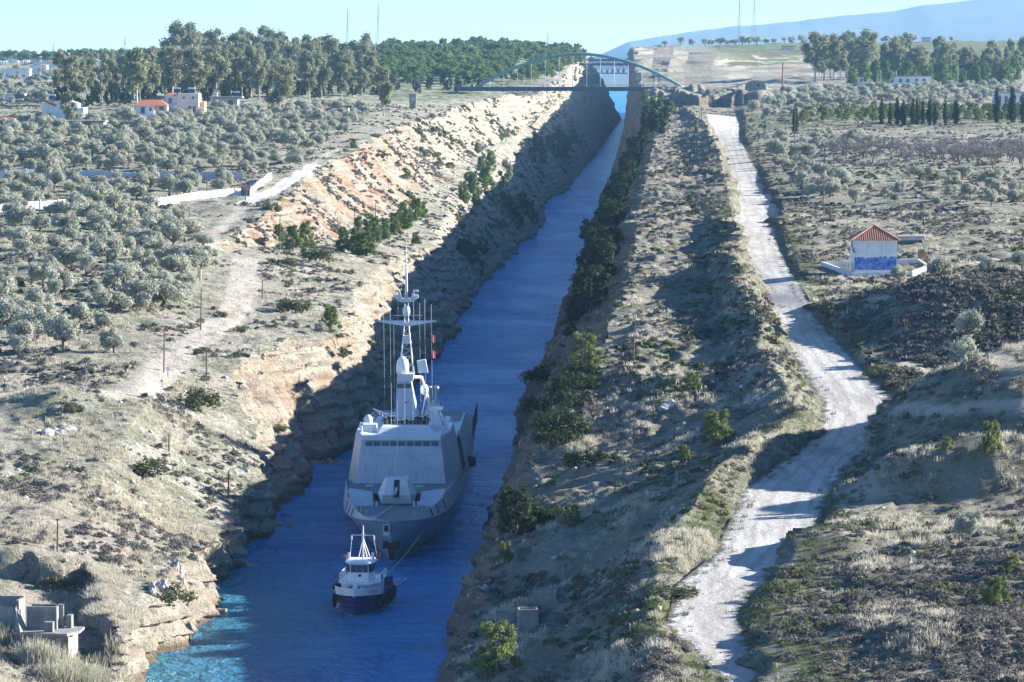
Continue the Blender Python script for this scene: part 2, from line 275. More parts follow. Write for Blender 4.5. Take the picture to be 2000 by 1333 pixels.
def ground_material():
    m, nt, bs = mat('ground'); b = NB(nt); v = b.coord()
    big = b.noise(v, 0.035, 5); mid = b.noise(v, 0.22, 5, 0.6); fine = b.noise(v, 1.6, 5, 0.7); fine2 = b.noise(v, 5.5, 4, 0.7)
    straw = b.mix(b.smooth(fine, 0.35, 0.65), (0.29, 0.27, 0.21), (0.54, 0.50, 0.41))
    olive = b.mix(b.smooth(fine, 0.35, 0.68), (0.145, 0.148, 0.095), (0.33, 0.325, 0.235))
    soil = b.mix(b.smooth(mid, 0.3, 0.7), (0.30, 0.255, 0.20), (0.47, 0.415, 0.34))
    c = b.mix(b.smooth(mid, 0.42, 0.6), straw, olive)
    c = b.mix(b.smooth(big, 0.5, 0.66), c, soil)
    c = b.mix(b.smooth(b.noise(v, 2.6, 3, 0.6), 0.60, 0.72), c, (0.060, 0.060, 0.040))         # low scrub
    c = b.mix(b.math('MULTIPLY', b.smooth(b.noise(v, 1.1, 4, 0.7), 0.66, 0.72), 0.8), c, (0.55, 0.52, 0.46))  # stones
    grn = b.math('MULTIPLY', b.attr('green'), b.smooth(b.noise(v, 0.12, 5, 0.65), 0.36, 0.62))
    c = b.mix(grn, c, b.mix(fine, (0.045, 0.075, 0.018), (0.17, 0.21, 0.075)))
    fld = b.attr('field')
    c = b.mix(fld, c, b.mix(b.smooth(b.noise(b.mapping(v, (0.004, 0.016, 0.01)), 1.0, 4), 0.42, 0.56), (0.21, 0.145, 0.10), (0.15, 0.20, 0.075)))
    c = b.mix(b.math('MULTIPLY', b.attr('brown'), 0.75), c, b.mix(0.55, c, b.mix(fine, (0.075, 0.066, 0.05), (0.19, 0.165, 0.125))))
    # rock
    st = b.noise(b.mapping(v, (0.05, 0.05, 0.9)), 1.0, 6, 0.62, 0.6); blk = b.noise(v, 0.32, 6, 0.65)
    rk = b.mix(b.smooth(st, 0.3, 0.7), (0.29, 0.25, 0.19), (0.52, 0.46, 0.37))
    rk = b.mix(b.smooth(blk, 0.48, 0.66), rk, (0.38, 0.325, 0.25))
    rk = b.mix(b.math('MULTIPLY', b.smooth(fine, 0.54, 0.66), 0.55), rk, (0.17, 0.145, 0.105))
    org = b.math('MULTIPLY', b.attr('orange'), b.smooth(b.noise(v, 0.075, 5, 0.65), 0.44, 0.60))
    rk = b.mix(org, rk, b.mix(b.smooth(st, 0.3, 0.7), (0.30, 0.185, 0.115), (0.45, 0.31, 0.205)))
    brn = b.attr('brown')
    rk = b.mix(brn, rk, b.mix(b.smooth(blk, 0.35, 0.65), (0.16, 0.125, 0.085), (0.31, 0.255, 0.19)))
    vo = b.n('ShaderNodeTexVoronoi', feature='DISTANCE_TO_EDGE'); b.l(b.mapping(v, (0.16, 0.16, 0.30)), vo.inputs['Vector']); vo.inputs['Scale'].default_value = 1.0; vo.inputs['Randomness'].default_value = 1.0
    rk = b.mix(b.math('MULTIPLY', b.smooth(vo.outputs['Distance'], 0.05, 0.0), b.smooth(blk, 0.45, 0.6)), rk, (0.13, 0.11, 0.085))
    tuf = b.math('MULTIPLY', b.smooth(b.noise(v, 0.30, 6, 0.72), 0.50, 0.60), b.math('SUBTRACT', 1.0, b.smooth(b.attr('rock'), 0.92, 1.0)))
    rk = b.mix(tuf, rk, olive)
    wet = b.smooth(b.n('ShaderNodeSeparateXYZ').outputs[2], 0, 1)
    sx = b.n('ShaderNodeSeparateXYZ'); b.l(v, sx.inputs[0])
    rkm = b.smooth(b.math('ADD', b.attr('rock'), b.math('MULTIPLY', b.math('SUBTRACT', mid, 0.5), 0.9)), 0.35, 0.6)
    c = b.mix(rkm, c, rk)
    zed = b.math('ADD', sx.outputs[2], b.math('MULTIPLY', blk, 1.2))
    c = b.mix(b.smooth(zed, 1.9, 0.9), c, (0.17, 0.125, 0.08))                                 # tide line
    # earth track and pale dirt road
    edge = b.math('MULTIPLY', b.math('SUBTRACT', b.noise(v, 0.55, 5, 0.7), 0.5), 3.4)
    trk = b.smooth(b.math('ADD', b.attr('trackd'), edge), -0.5, 0.9)
    c = b.mix(b.math('MULTIPLY', trk, 0.85), c, b.mix(b.smooth(mid, 0.35, 0.65), (0.46, 0.395, 0.32), (0.62, 0.56, 0.475)))
    rd = b.smooth(b.math('ADD', b.attr('roadd'), edge), -0.35, 0.65)
    rcol = b.mix(b.smooth(b.noise(b.mapping(v, (0.5, 0.10, 0.5)), 1.0, 5, 0.65), 0.36, 0.62), (0.40, 0.372, 0.33), (0.56, 0.53, 0.485))
    rcol = b.mix(b.math('MULTIPLY', b.smooth(b.noise(b.mapping(v, (0.13, 0.06, 0.1)), 1.0, 5, 0.6), 0.57, 0.68), 0.75), rcol, (0.35, 0.325, 0.285))
    crack = b.noise(b.mapping(v, (0.10, 0.045, 0.1)), 1.0, 6, 0.6, 1.2)
    ck = b.math('SUBTRACT', 1.0, b.smooth(b.math('ABSOLUTE', b.math('SUBTRACT', crack, 0.47)), 0.002, 0.010))
    rcol = b.mix(b.math('MULTIPLY', ck, 0.45), rcol, (0.24, 0.21, 0.17))
    rcol = b.mix(b.math('MULTIPLY', b.smooth(fine2, 0.58, 0.72), 0.4), rcol, (0.40, 0.37, 0.32))
    rdd = b.math('ADD', b.attr('roadd'), b.math('MULTIPLY', b.math('SUBTRACT', b.noise(b.mapping(v, (0.3, 0.05, 0.3)), 1.0, 4, 0.6), 0.5), 2.6))
    for at_ in (1.3, 2.9): rcol = b.mix(b.math('MULTIPLY', b.smooth(b.math('ABSOLUTE', b.math('SUBTRACT', rdd, at_)), 0.42, 0.10), 0.42), rcol, (0.30, 0.27, 0.225))
    rcol = b.mix(b.math('MULTIPLY', b.smooth(rdd, 0.9, 0.0), 0.6), rcol, (0.36, 0.32, 0.255))
    c = b.mix(rd, c, rcol)
    wd = b.smooth(b.attr('whited'), -0.1, 0.2)
    c = b.mix(wd, c, (0.66, 0.65, 0.62))
    b.l(c, bs.inputs['Base Color']); bs.inputs['Roughness'].default_value = 1.0; bs.inputs['Specular IOR Level'].default_value = 0.1
    smoothroad = b.math('SUBTRACT', 1.0, b.math('MULTIPLY', rd, 0.8))
    hgt = b.math('MULTIPLY', b.math('ADD', fine, b.math('ADD', b.math('MULTIPLY', fine2, 0.35), b.math('MULTIPLY', st, rkm))), smoothroad)
    b.l(b.bump(hgt, 1.0, 0.8), bs.inputs['Normal'])
    return m
M_GROUND = ground_material()

def polydist(px, py, poly):
    d = np.full(px.shape, 1e9)
    for (x0, y0), (x1, y1) in zip(poly[:-1], poly[1:]):
        vx, vy = x1 - x0, y1 - y0; t = np.clip(((px - x0) * vx + (py - y0) * vy) / (vx * vx + vy * vy + 1e-9), 0, 1)
        d = np.minimum(d, np.hypot(px - x0 - t * vx, py - y0 - t * vy))
    return d
def ppoly(pts): return [tuple(hit(*p)[:2]) for p in pts]
TRACK = ppoly([(235, 775), (330, 712), (400, 660), (462, 605), (478, 560), (478, 505)])
TRACK_B = ppoly([(404, 478), (430, 445), (470, 408)])
TRACK_C = ppoly([(612, 322), (640, 300), (700, 285)])
RAMP = ppoly([(476, 397), (515, 382), (560, 356), (590, 338), (612, 322)])
PATHS = [ppoly(q) for q in ([(1590, 592), (1650, 592), (1730, 584)], [(1745, 803), (1850, 805), (1990, 795)], [(1650, 700), (1800, 720), (1980, 728)], [(1880, 520), (1990, 495)])]

def grid_object(name, X, Yg, Z, attrs, c0, c1, flip):
    X, Yg, Z = X[:, c0:c1 + 1], Yg[:, c0:c1 + 1], Z[:, c0:c1 + 1]
    ny, nc = X.shape; co = np.stack([X, Yg, Z], -1).reshape(-1, 3)
    i = np.arange(ny - 1)[:, None] * nc + np.arange(nc - 1)[None, :]
    q = np.stack([i, i + 1, i + nc + 1, i + nc], -1).reshape(-1, 4)
    if flip: q = q[:, ::-1]
    o = mesh_np(name, co, q, M_GROUND, smooth=True)
    for k, a in attrs.items():
        at = o.data.attributes.new(k, 'FLOAT', 'POINT'); at.data.foreach_set('value', np.ascontiguousarray(a[:, c0:c1 + 1], dtype=np.float32).ravel())
    o['kind'] = 'structure'
    return o
def mesh_np(name, co, faces, m=None, smooth=False, parent=None, link=True):
    me = bpy.data.meshes.new(name); nf, k = faces.shape
    me.vertices.add(len(co)); me.vertices.foreach_set('co', np.ascontiguousarray(co, dtype=np.float32).ravel())
    me.loops.add(nf * k); me.loops.foreach_set('vertex_index', np.ascontiguousarray(faces, dtype=np.int32).ravel())
    me.polygons.add(nf); me.polygons.foreach_set('loop_start', np.arange(0, nf * k, k, dtype=np.int32)); me.polygons.foreach_set('loop_total', np.full(nf, k, dtype=np.int32))
    me.polygons.foreach_set('use_smooth', np.full(nf, bool(smooth)))
    me.update(calc_edges=True)
    if m: me.materials.append(m)
    if not link: return me
    o = bpy.data.objects.new(name, me); COL.objects.link(o)
    if parent: o.parent = parent
    return o

def terrain():
    # left bank
    A = {}
    sc_ = scarp(LX, YG_L); A['rock'] = np.clip(np.maximum(Lrock, 1.6 * np.minimum(sc_, 1 - sc_) + 0.5 * (sc_ > 0.5) * (fbm(LX / 6, YG_L / 6, 3, 92) > 0.15)), 0, 1)
    kk = LK[None, :] + 0 * LX
    A['orange'] = sstep(2.6, 3.0, kk) * (1 - sstep(4.2, 4.5, kk)) * sstep(640, 700, YG_L) * (1 - sstep(1050, 1300, YG_L)) + (1 - sstep(330, 360, YG_L)) * sstep(1.6, 2.2, kk) + 0.5 * (kk < 2.2) * sstep(430, 520, YG_L) * (1 - sstep(700, 800, YG_L))
    A['brown'] = 0 * kk
    A['green'] = 0.55 * (1 - sstep(0, 0.4, np.abs(kk - 3.2))) * (1 - sstep(600, 700, YG_L)) + 0.35 * sstep(4, 4.6, kk) + 0.9 * sstep(1500, 1750, YG_L) * sstep(4.02, 4.25, kk) * (1 - sstep(5.15, 5.4, kk))
    A['field'] = 0 * kk
    td = np.maximum(2.7 - polydist(LX2, YG_L, TRACK), np.maximum(1.7 - polydist(LX2, YG_L, TRACK_B), 1.0 - polydist(LX2, YG_L, TRACK_C)))
    A['trackd'] = np.clip(td, -9, 9); A['roadd'] = 0 * kk - 20
    A['whited'] = np.clip(2.0 - polydist(LX2, YG_L, RAMP), -5, 5)
    grid_object('canal_bank', LX2, YG_L, LZ2, A, 0, len(LK) - 1, False)
    # right bank, with the dirt road as its own strip of the same sheet
    A = {}; kk = RK[None, :] + 0 * RX
    A['rock'] = np.clip(Rrock * (1 - sstep(3.6, 4.2, kk) * 0.65 * (YG_R < 1400)), 0, 1)
    A['orange'] = 0.5 * sstep(1500, 1650, YG_R) * (1 - sstep(1800, 1900, YG_R)) * sstep(2.5, 3, kk)
    A['brown'] = np.clip(1.0 - 0.6 * sstep(520, 640, YG_R) * sstep(6.5, 7.2, kk) - 0.35 * sstep(1800, 2000, YG_R) - 0.2 * (YG_R < 480), 0, 1)
    x5, x6 = np.interp(YS, R5[:, 0], R5[:, 1])[:, None], np.interp(YS, R6[:, 0], R6[:, 1])[:, None]
    rd = np.minimum(RX2 - x5, x6 - RX2); rd = np.where(YG_R > 1430, -20, rd) - 4 * sstep(0.45, 0.8, Rslope)
    A['roadd'] = np.clip(rd, -20, 9)
    A['green'] = np.clip(sstep(-7, -0.5, rd) * 0.95 + 0.35 * sstep(6.8, 7.4, kk) * (1 - sstep(560, 900, YG_R)) + 0.9 * sstep(1150, 1230, YG_R) * (1 - sstep(1400, 1500, YG_R)) * (kk > 7), 0, 1)
    A['field'] = sstep(2350, 2700, YG_R) * sstep(6.5, 7.5, kk)
    td = np.full(RX.shape, -9.0)
    for p in PATHS + [ppoly(q) for q in ([(1692, 885), (1652, 960), (1622, 1045)], [(1720, 905), (1676, 970), (1655, 1045)], [(1740, 890), (1700, 960), (1678, 1040)])]: td = np.maximum(td, 1.0 - polydist(RX2, YG_R, p))
    A['trackd'] = td; A['whited'] = 0 * kk - 5
    i5 = int(np.argmin(np.abs(RK - 5))); i6 = int(np.argmin(np.abs(RK - 6)))
    grid_object('canal_bank', RX2, YG_R, RZ2, A, 0, i5, True)
    grid_object('dirt_road', RX2, YG_R, RZ2, A, i5, i6, True)
    grid_object('field', RX2, YG_R, RZ2, A, i6, len(RK) - 1, True)
terrain()

def water():
    xs = np.concatenate([-np.geomspace(30000, 200, 12), np.linspace(-120, 180, 61), np.geomspace(240, 30000, 12)]); yy = np.concatenate([np.geomspace(120, 4500, 120), np.geomspace(4900, 60000, 20)])
    X, Y = np.meshgrid(xs, yy); nc = len(xs); i = np.arange(len(yy) - 1)[:, None] * nc + np.arange(nc - 1)[None, :]
    q = np.stack([i, i + 1, i + nc + 1, i + nc], -1).reshape(-1, 4)
    m, nt, bs = mat('water'); b = NB(nt); v = b.coord()
    o = mesh_np('water', np.stack([X, Y, 0 * X], -1).reshape(-1, 3), q, m, smooth=True); o['kind'] = 'structure'
    lx = np.interp(yy, L0[:, 0], L0[:, 1])[:, None]
    sh = np.clip(1 - (X - lx) / 32.0, 0, 1) * (1 - sstep(390, 480, Y)) * sstep(250, 320, Y)
    at = o.data.attributes.new('shallow', 'FLOAT', 'POINT'); at.data.foreach_set('value', sh.astype(np.float32).ravel())
    big = b.noise(b.mapping(v, (0.05, 0.028, 1)), 1.0, 4, 0.55); mid = b.noise(b.mapping(v, (0.62, 0.46, 1)), 1.0, 4, 0.6, 0.3); fin = b.noise(b.mapping(v, (2.2, 1.7, 1)), 1.0, 4, 0.6, 0.3)
    deep = b.mix(b.smooth(b.noise(b.mapping(v, (0.10, 0.22, 1)), 1.0, 5, 0.7, 0.5), 0.38, 0.64), (0.020, 0.20, 0.54), (0.045, 0.32, 0.76))
    c = b.mix(b.smooth(b.math('ADD', b.attr('shallow'), b.math('MULTIPLY', b.math('SUBTRACT', mid, 0.5), 0.25)), 0.02, 0.95), deep, (0.045, 0.185, 0.27))
    swl = b.noise(b.mapping(v, (0.20, 0.15, 1)), 1.0, 3, 0.6, 0.6)
    h = b.math('ADD', b.math('MULTIPLY', swl, 1.9), b.math('ADD', b.math('MULTIPLY', mid, 1.0), b.math('MULTIPLY', fin, 0.42)))
    h = b.math('MULTIPLY', h, b.math('ADD', 0.75, b.math('MULTIPLY', b.smooth(big, 0.35, 0.65), 0.5)))
    nm = b.bump(h, 1.0, 1.5); nt.nodes.remove(bs); df = b.n('ShaderNodeBsdfDiffuse'); gl = b.n('ShaderNodeBsdfGlossy'); fr = b.n('ShaderNodeFresnel'); mx = b.n('ShaderNodeMixShader')
    b.l(c, df.inputs['Color']); b.l(nm, df.inputs['Normal']); b.l(nm, gl.inputs['Normal']); b.l(nm, fr.inputs['Normal']); gl.inputs['Roughness'].default_value = 0.12; gl.inputs['Color'].default_value = (0.80, 0.92, 1.0, 1); fr.inputs['IOR'].default_value = 1.33
    b.l(b.math('MINIMUM', b.math('MULTIPLY', fr.outputs[0], 1.0), 0.66), mx.inputs[0]); b.l(df.outputs[0], mx.inputs[1]); b.l(gl.outputs[0], mx.inputs[2]); b.l(mx.outputs[0], nt.nodes['Material Output'].inputs[0])
water()

def mountains():
    m, nt, bs = mat('mountain'); b = NB(nt); v = b.coord()
    c = b.mix(b.smooth(b.noise(v, 0.002, 6, 0.65), 0.4, 0.6), (0.06, 0.08, 0.055), (0.10, 0.105, 0.08))
    b.l(c, bs.inputs['Base Color']); bs.inputs['Roughness'].default_value = 1
    Y0 = 17000.0; px = np.linspace(1080, 2500, 260)
    prof = np.interp(px, [1080, 1150, 1185, 1230, 1290, 1330, 1400, 1500, 1560, 1650, 1740, 1800, 1860, 1930, 2000, 2100, 2500], [165, 112, 98, 79, 68, 63, 54, 45, 40, 29, 20, 10, 2, -6, -10, 0, 130])
    rid = H + (YH - prof) / F * Y0; rid = rid + fbm(px / 60, px * 0, 2, 61) * 7
    D = np.linspace(0, 1, 40); X = (px[None, :] - 1000) / F * (Y0 + 3000 * (D[:, None] - 1)); Y = np.full(X.shape, Y0) + 4200 * (D[:, None] - 1)
    Z = np.maximum(rid[None, :], -5) * D[:, None] ** 0.8 - 6; Z = Z + fbm(X / 500, Y / 700, 5, 63) * 6 * np.sin(np.pi * D[:, None]) * sstep(0, 100, rid)[None, :]
    Yb = Y0 + 2500; X = np.vstack([X, X[-1:] * 1.1]); Y = np.vstack([Y, np.full((1, len(px)), Yb)]); Z = np.vstack([Z, np.full((1, len(px)), -8.0)])
    nc = len(px); i = np.arange(len(X) - 1)[:, None] * nc + np.arange(nc - 1)[None, :]
    q = np.stack([i, i + 1, i + nc + 1, i + nc], -1).reshape(-1, 4)
    o = mesh_np('mountain', np.stack([X, Y, Z], -1).reshape(-1, 3), q, m, smooth=True); o['kind'] = 'structure'
mountains()

def haze():
    m = bpy.data.materials.new('haze'); m.use_nodes = True; nt = m.node_tree; nt.nodes.remove(nt.nodes['Principled BSDF'])
    v = nt.nodes.new('ShaderNodeVolumePrincipled'); v.inputs['Color'].default_value = (0.36, 0.68, 1.0, 1); v.inputs['Density'].default_value = HAZE
    v.inputs['Density Attribute'].default_value = ''; v.inputs['Anisotropy'].default_value = 0.0
    nt.links.new(v.outputs[0], nt.nodes['Material Output'].inputs['Volume'])
    m.cycles.homogeneous_volume = True
    x0, x1, y0, y1, z0, z1 = -3500, 5500, -60, 20500, -12, 640
    co = np.array([[x, y, z] for x in (x0, x1) for y in (y0, y1) for z in (z0, z1)], float)
    f = np.array([[0, 1, 3, 2], [4, 6, 7, 5], [0, 4, 5, 1], [2, 3, 7, 6], [0, 2, 6, 4], [1, 5, 7, 3]])
    o = mesh_np('haze', co, f, m); o['kind'] = 'stuff'
HAZE = 4.2e-5
haze()

# ------------------------------------------------------------------ small geometry kit
def tag(o, label=None, cat=None, group=None, kind=None):
    for k, v in (('label', label), ('category', cat), ('group', group), ('kind', kind)):
        if v: o[k] = v
    return o
def empty(name, loc=(0, 0, 0), rz=0.0, label=None, cat=None, group=None, scale=1.0):
    o = bpy.data.objects.new(name, None); COL.objects.link(o); o.location = loc; o.rotation_euler = (0, 0, rz)
    o.empty_display_size = 0.2; o.scale = (scale,) * 3 if not isinstance(scale, tuple) else scale
    return tag(o, label, cat, group)
def inst(name, me, parent=None, loc=(0, 0, 0), rz=0.0, scale=1.0):
    o = bpy.data.objects.new(name, me); COL.objects.link(o)
    if parent is not None: o.parent = parent
    o.location = loc; o.rotation_euler = (0, 0, rz); o.scale = (scale,) * 3 if not isinstance(scale, tuple) else scale
    return o
class MB:
    """collects solids for ONE mesh object"""
    def __init__(s): s.v, s.f = [], []
    def add(s, v, f):
        o = len(s.v); s.v += [tuple(map(float, q)) for q in v]; s.f += [tuple(i + o for i in q) for q in f]; return s
    def box(s, x0, x1, y0, y1, z0, z1):
        v = [(x, y, z) for x in (x0, x1) for y in (y0, y1) for z in (z0, z1)]
        return s.add(v, [(0, 1, 3, 2), (4, 6, 7, 5), (0, 4, 5, 1), (2, 3, 7, 6), (0, 2, 6, 4), (1, 5, 7, 3)])
    def hexa(s, b, t):
        """solid between a bottom ring and a top ring of the same count"""
        n = len(b); f = [tuple(range(n))[::-1], tuple(range(n, 2 * n))] + [(i, (i + 1) % n, n + (i + 1) % n, n + i) for i in range(n)]
        return s.add(list(b) + list(t), f)
    def tube(s, pts, r, n=8, cap=True):
        pts = [Vector(p) for p in pts]; r = [r] * len(pts) if isinstance(r, (int, float)) else r; v, f = [], []
        for i, p in enumerate(pts):
            d = (pts[min(i + 1, len(pts) - 1)] - pts[max(i - 1, 0)]).normalized()
            a = d.cross(Vector((0, 0, 1)) if abs(d.z) < 0.95 else Vector((1, 0, 0))).normalized(); b = d.cross(a)
            for k in range(n):
                t = 2 * math.pi * k / n; v.append(p + (a * math.cos(t) + b * math.sin(t)) * r[i])
        for i in range(len(pts) - 1):
            for k in range(n): f.append((i * n + k, i * n + (k + 1) % n, (i + 1) * n + (k + 1) % n, (i + 1) * n + k))
        if cap: f.append(tuple(range(n))[::-1]); f.append(tuple((len(pts) - 1) * n + k for k in range(n)))
        return s.add(v, f)
    def lathe(s, prof, cx=0, cy=0, n=16):
        v, f = [], []
        for (r, z) in prof:
            for k in range(n): t = 2 * math.pi * k / n; v.append((cx + r * math.cos(t), cy + r * math.sin(t), z))
        for i in range(len(prof) - 1):
            for k in range(n): f.append((i * n + k, i * n + (k + 1) % n, (i + 1) * n + (k + 1) % n, (i + 1) * n + k))
        f.append(tuple(range(n))[::-1]); f.append(tuple((len(prof) - 1) * n + k for k in range(n)))
        return s.add(v, f)
    def mesh(s, name, m=None, smooth=False, bevel=0.0):
        me = bpy.data.meshes.new(name); me.from_pydata(s.v, [], s.f); me.update()
        bm = bmesh.new(); bm.from_mesh(me); bmesh.ops.recalc_face_normals(bm, faces=bm.faces)
        if bevel: bmesh.ops.bevel(bm, geom=list(bm.edges), offset=bevel, segments=1, affect='EDGES')
        bm.to_mesh(me); bm.free()
        if m: me.materials.append(m)
        if smooth: me.polygons.foreach_set('use_smooth', [True] * len(me.polygons))
        return me
    def build(s, name, m=None, parent=None, smooth=False, bevel=0.0, loc=(0, 0, 0)):
        return inst(name, s.mesh(name, m, smooth, bevel), parent, loc)
def plain(name, col, rough=0.7, var=0.12, scale=1.5, metal=0.0, streak=0.0):
    m, nt, bs = mat(name); b = NB(nt); v = b.coord()
    lo = tuple(max(0, q * (1 - var)) for q in col); hi = tuple(min(1, q * (1 + var)) for q in col)
    c = b.mix(b.smooth(b.noise(v, scale, 5, 0.65), 0.3, 0.7), lo, hi)
    if streak: c = b.mix(b.math('MULTIPLY', b.smooth(b.noise(b.mapping(v, (2.2, 2.2, 0.12)), 1.0, 4, 0.6), 0.5, 0.7), streak), c, tuple(q * 0.5 for q in col))
    b.l(c, bs.inputs['Base Color']); bs.inputs['Roughness'].default_value = rough; bs.inputs['Metallic'].default_value = metal
    return m

# ------------------------------------------------------------------ plants
def leaf_material(name, dark, light, warm=None, trans=0.25):
    m = bpy.data.materials.new(name); m.use_nodes = True; nt = m.node_tree; nt.nodes.remove(nt.nodes['Principled BSDF']); b = NB(nt)
    oi = b.n('ShaderNodeObjectInfo').outputs['Random']
    c = b.mix(b.attr('tint'), dark, light)
    c = b.mix(b.math('MULTIPLY', oi, 0.7), c, warm or tuple(q * 0.7 for q in light))
    d = b.n('ShaderNodeBsdfDiffuse'); t = b.n('ShaderNodeBsdfTranslucent'); b.l(c, d.inputs[0]); b.l(c, t.inputs[0])
    mx = b.n('ShaderNodeMixShader'); mx.inputs[0].default_value = trans; b.l(d.outputs[0], mx.inputs[1]); b.l(t.outputs[0], mx.inputs[2])
    b.l(mx.outputs[0], nt.nodes['Material Output'].inputs[0]); return m
ML_OLIVE = leaf_material('olive_leaf', (0.245, 0.255, 0.185), (0.56, 0.565, 0.46), (0.41, 0.41, 0.31), 0.3)
ML_EUC = leaf_material('eucalyptus_leaf', (0.14, 0.165, 0.09), (0.34, 0.36, 0.23), (0.28, 0.27, 0.165), 0.35)
ML_PINE = leaf_material('pine_needle', (0.065, 0.11, 0.03), (0.22, 0.29, 0.085), (0.16, 0.20, 0.07), 0.35)
ML_YOUNG = leaf_material('young_pine_needle', (0.07, 0.10, 0.03), (0.24, 0.28, 0.10), (0.20, 0.24, 0.085), 0.35)
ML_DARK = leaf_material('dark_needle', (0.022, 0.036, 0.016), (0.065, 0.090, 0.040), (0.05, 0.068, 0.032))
ML_TWIG = leaf_material('bare_twig', (0.155, 0.14, 0.132), (0.31, 0.285, 0.27), (0.24, 0.215, 0.20), 0.0)
ML_SHRUB = leaf_material('shrub_leaf', (0.05, 0.065, 0.03), (0.16, 0.18, 0.085), (0.13, 0.13, 0.075))
ML_SCRUB = leaf_material('scrub_leaf', (0.085, 0.078, 0.068), (0.25, 0.23, 0.20), (0.17, 0.155, 0.14))
ML_STRAW = leaf_material('dry_grass', (0.36, 0.325, 0.245), (0.70, 0.645, 0.52), (0.55, 0.50, 0.39), 0.4)
ML_GRASS = leaf_material('green_tuft', (0.06, 0.085, 0.025), (0.17, 0.20, 0.075), (0.15, 0.155, 0.07), 0.3)
ML_REED = leaf_material('reed_leaf', (0.28, 0.27, 0.19), (0.55, 0.52, 0.40), (0.46, 0.44, 0.33), 0.3)
M_BARK = plain('bark', (0.13, 0.105, 0.08), 0.95, 0.4, 3); M_PALE = plain('pale_bark', (0.48, 0.43, 0.36), 0.9, 0.3, 2)

def quads(c, nrm, sx, sy, rg):
    """leaf-sized quads: centres c, facing nrm"""
    n = len(c); r = rg.normal(size=(n, 3)); a = np.cross(nrm, r); a /= np.linalg.norm(a, axis=1)[:, None] + 1e-9
    b = np.cross(nrm, a); a = a * sx[:, None] * 0.5; b = b * sy[:, None] * 0.5
    co = np.stack([c - a - b, c + a - b * 0.6, c + a * 0.7 + b, c - a * 0.8 + b * 0.7], 1).reshape(-1, 3)
    return co, np.arange(4 * n).reshape(-1, 4)
def leafmesh(name, clumps, per, size, m, rg, shell=0.55, up=0.3, flat=0.8):
    """clumps: (x, y, z, r). Leaves lie through the outer part of each clump, each clump with a tint of its own"""
    C, N, T = [], [], []
    for (x, y, z, r) in clumps:
        n = max(6, int(per * r * r)); d = rg.normal(size=(n, 3)); d /= np.linalg.norm(d, axis=1)[:, None]
        rad = r * (shell + (1 - shell) * rg.random(n)) * (1 + 0.18 * rg.normal(size=n)); p = np.array([x, y, z]) + d * rad[:, None] * np.array([1, 1, flat])
        nn = d + np.array([0, 0, up]) + rg.normal(size=(n, 3)) * 0.55; nn /= np.linalg.norm(nn, axis=1)[:, None]
        t0 = rg.random(); C.append(p); N.append(nn); T.append(np.clip(t0 * 0.6 + 0.4 * rg.random(n), 0, 1))
    c, nn, t = np.concatenate(C), np.concatenate(N), np.concatenate(T); k = len(c)
    s = size * (0.65 + 0.7 * rg.random(k)); co, f = quads(c, nn, s, s * (0.6 + 0.5 * rg.random(k)), rg)
    me = mesh_np(name, co, f, m, link=False)
    at = me.attributes.new('tint', 'FLOAT', 'POINT'); at.data.foreach_set('value', np.repeat(t, 4).astype(np.float32)); return me
def limbs(mb, base, tips, r0, rg, sag=0.1):
    for t in tips:
        b = Vector(base); e = Vector(t); mid = b.lerp(e, 0.5) + Vector((rg.normal() * 0.15, rg.normal() * 0.15, sag)) * (e - b).length * 0.5
        mb.tube([b, mid, e], [r0, r0 * 0.65, r0 * 0.25], 5)
def olive(rg, h=4.4):
    rw = h * (0.50 + 0.08 * rg.random()); cl = []
    for i in range(17):
        a = rg.random() * 6.283; q = math.sqrt(rg.random()) * rw * 0.78; z = h * (0.30 + 0.50 * rg.random() * (1 - 0.4 * q / rw))
        cl.append((q * math.cos(a), q * math.sin(a), z, h * (0.09 + 0.15 * rg.random())))
    mb = MB(); fork = (rg.normal() * 0.1, rg.normal() * 0.1, h * 0.22); mb.tube([(0, 0, -0.3), (0.05, 0, h * 0.1), fork], [h * 0.055, h * 0.045, h * 0.04], 7)
    limbs(mb, fork, [c[:3] for c in cl[:6]], h * 0.03, rg)
    return leafmesh('crown', cl, 430 / (h / 4.4) ** 2, 0.20 * h / 4.4, ML_OLIVE, rg), mb.mesh('trunk', M_BARK)
def eucalyptus(rg, h=22.0):
    cl = []; mb = MB(); lean = rg.normal() * 0.06; top = (lean * h, rg.normal() * 0.03 * h, h * 0.86)
    mb.tube([(0, 0, -1), (lean * h * 0.2, 0, h * 0.3), (lean * h * 0.6, top[1] * 0.5, h * 0.6), top], [h * 0.018, h * 0.014, h * 0.010, h * 0.003], 6)
    for i in range(20):
        z = h * (0.30 + 0.66 * (i + rg.random()) / 20); a = rg.random() * 6.283; w_ = h * 0.21 * (1.1 - 0.55 * abs((z / h - 0.6) / 0.4)) * math.sqrt(rg.random())
        c = (lean * z + w_ * math.cos(a), w_ * math.sin(a), z); cl.append((*c, h * (0.06 + 0.065 * rg.random())))
        if i % 2 == 0: mb.tube([(lean * z * 0.9, 0, z - h * 0.12), c], [h * 0.006, h * 0.002], 4)
    return leafmesh('crown', cl, 48, 0.75, ML_EUC, rg, 0.35, 0.2, 1.0), mb.mesh('trunk', M_PALE)
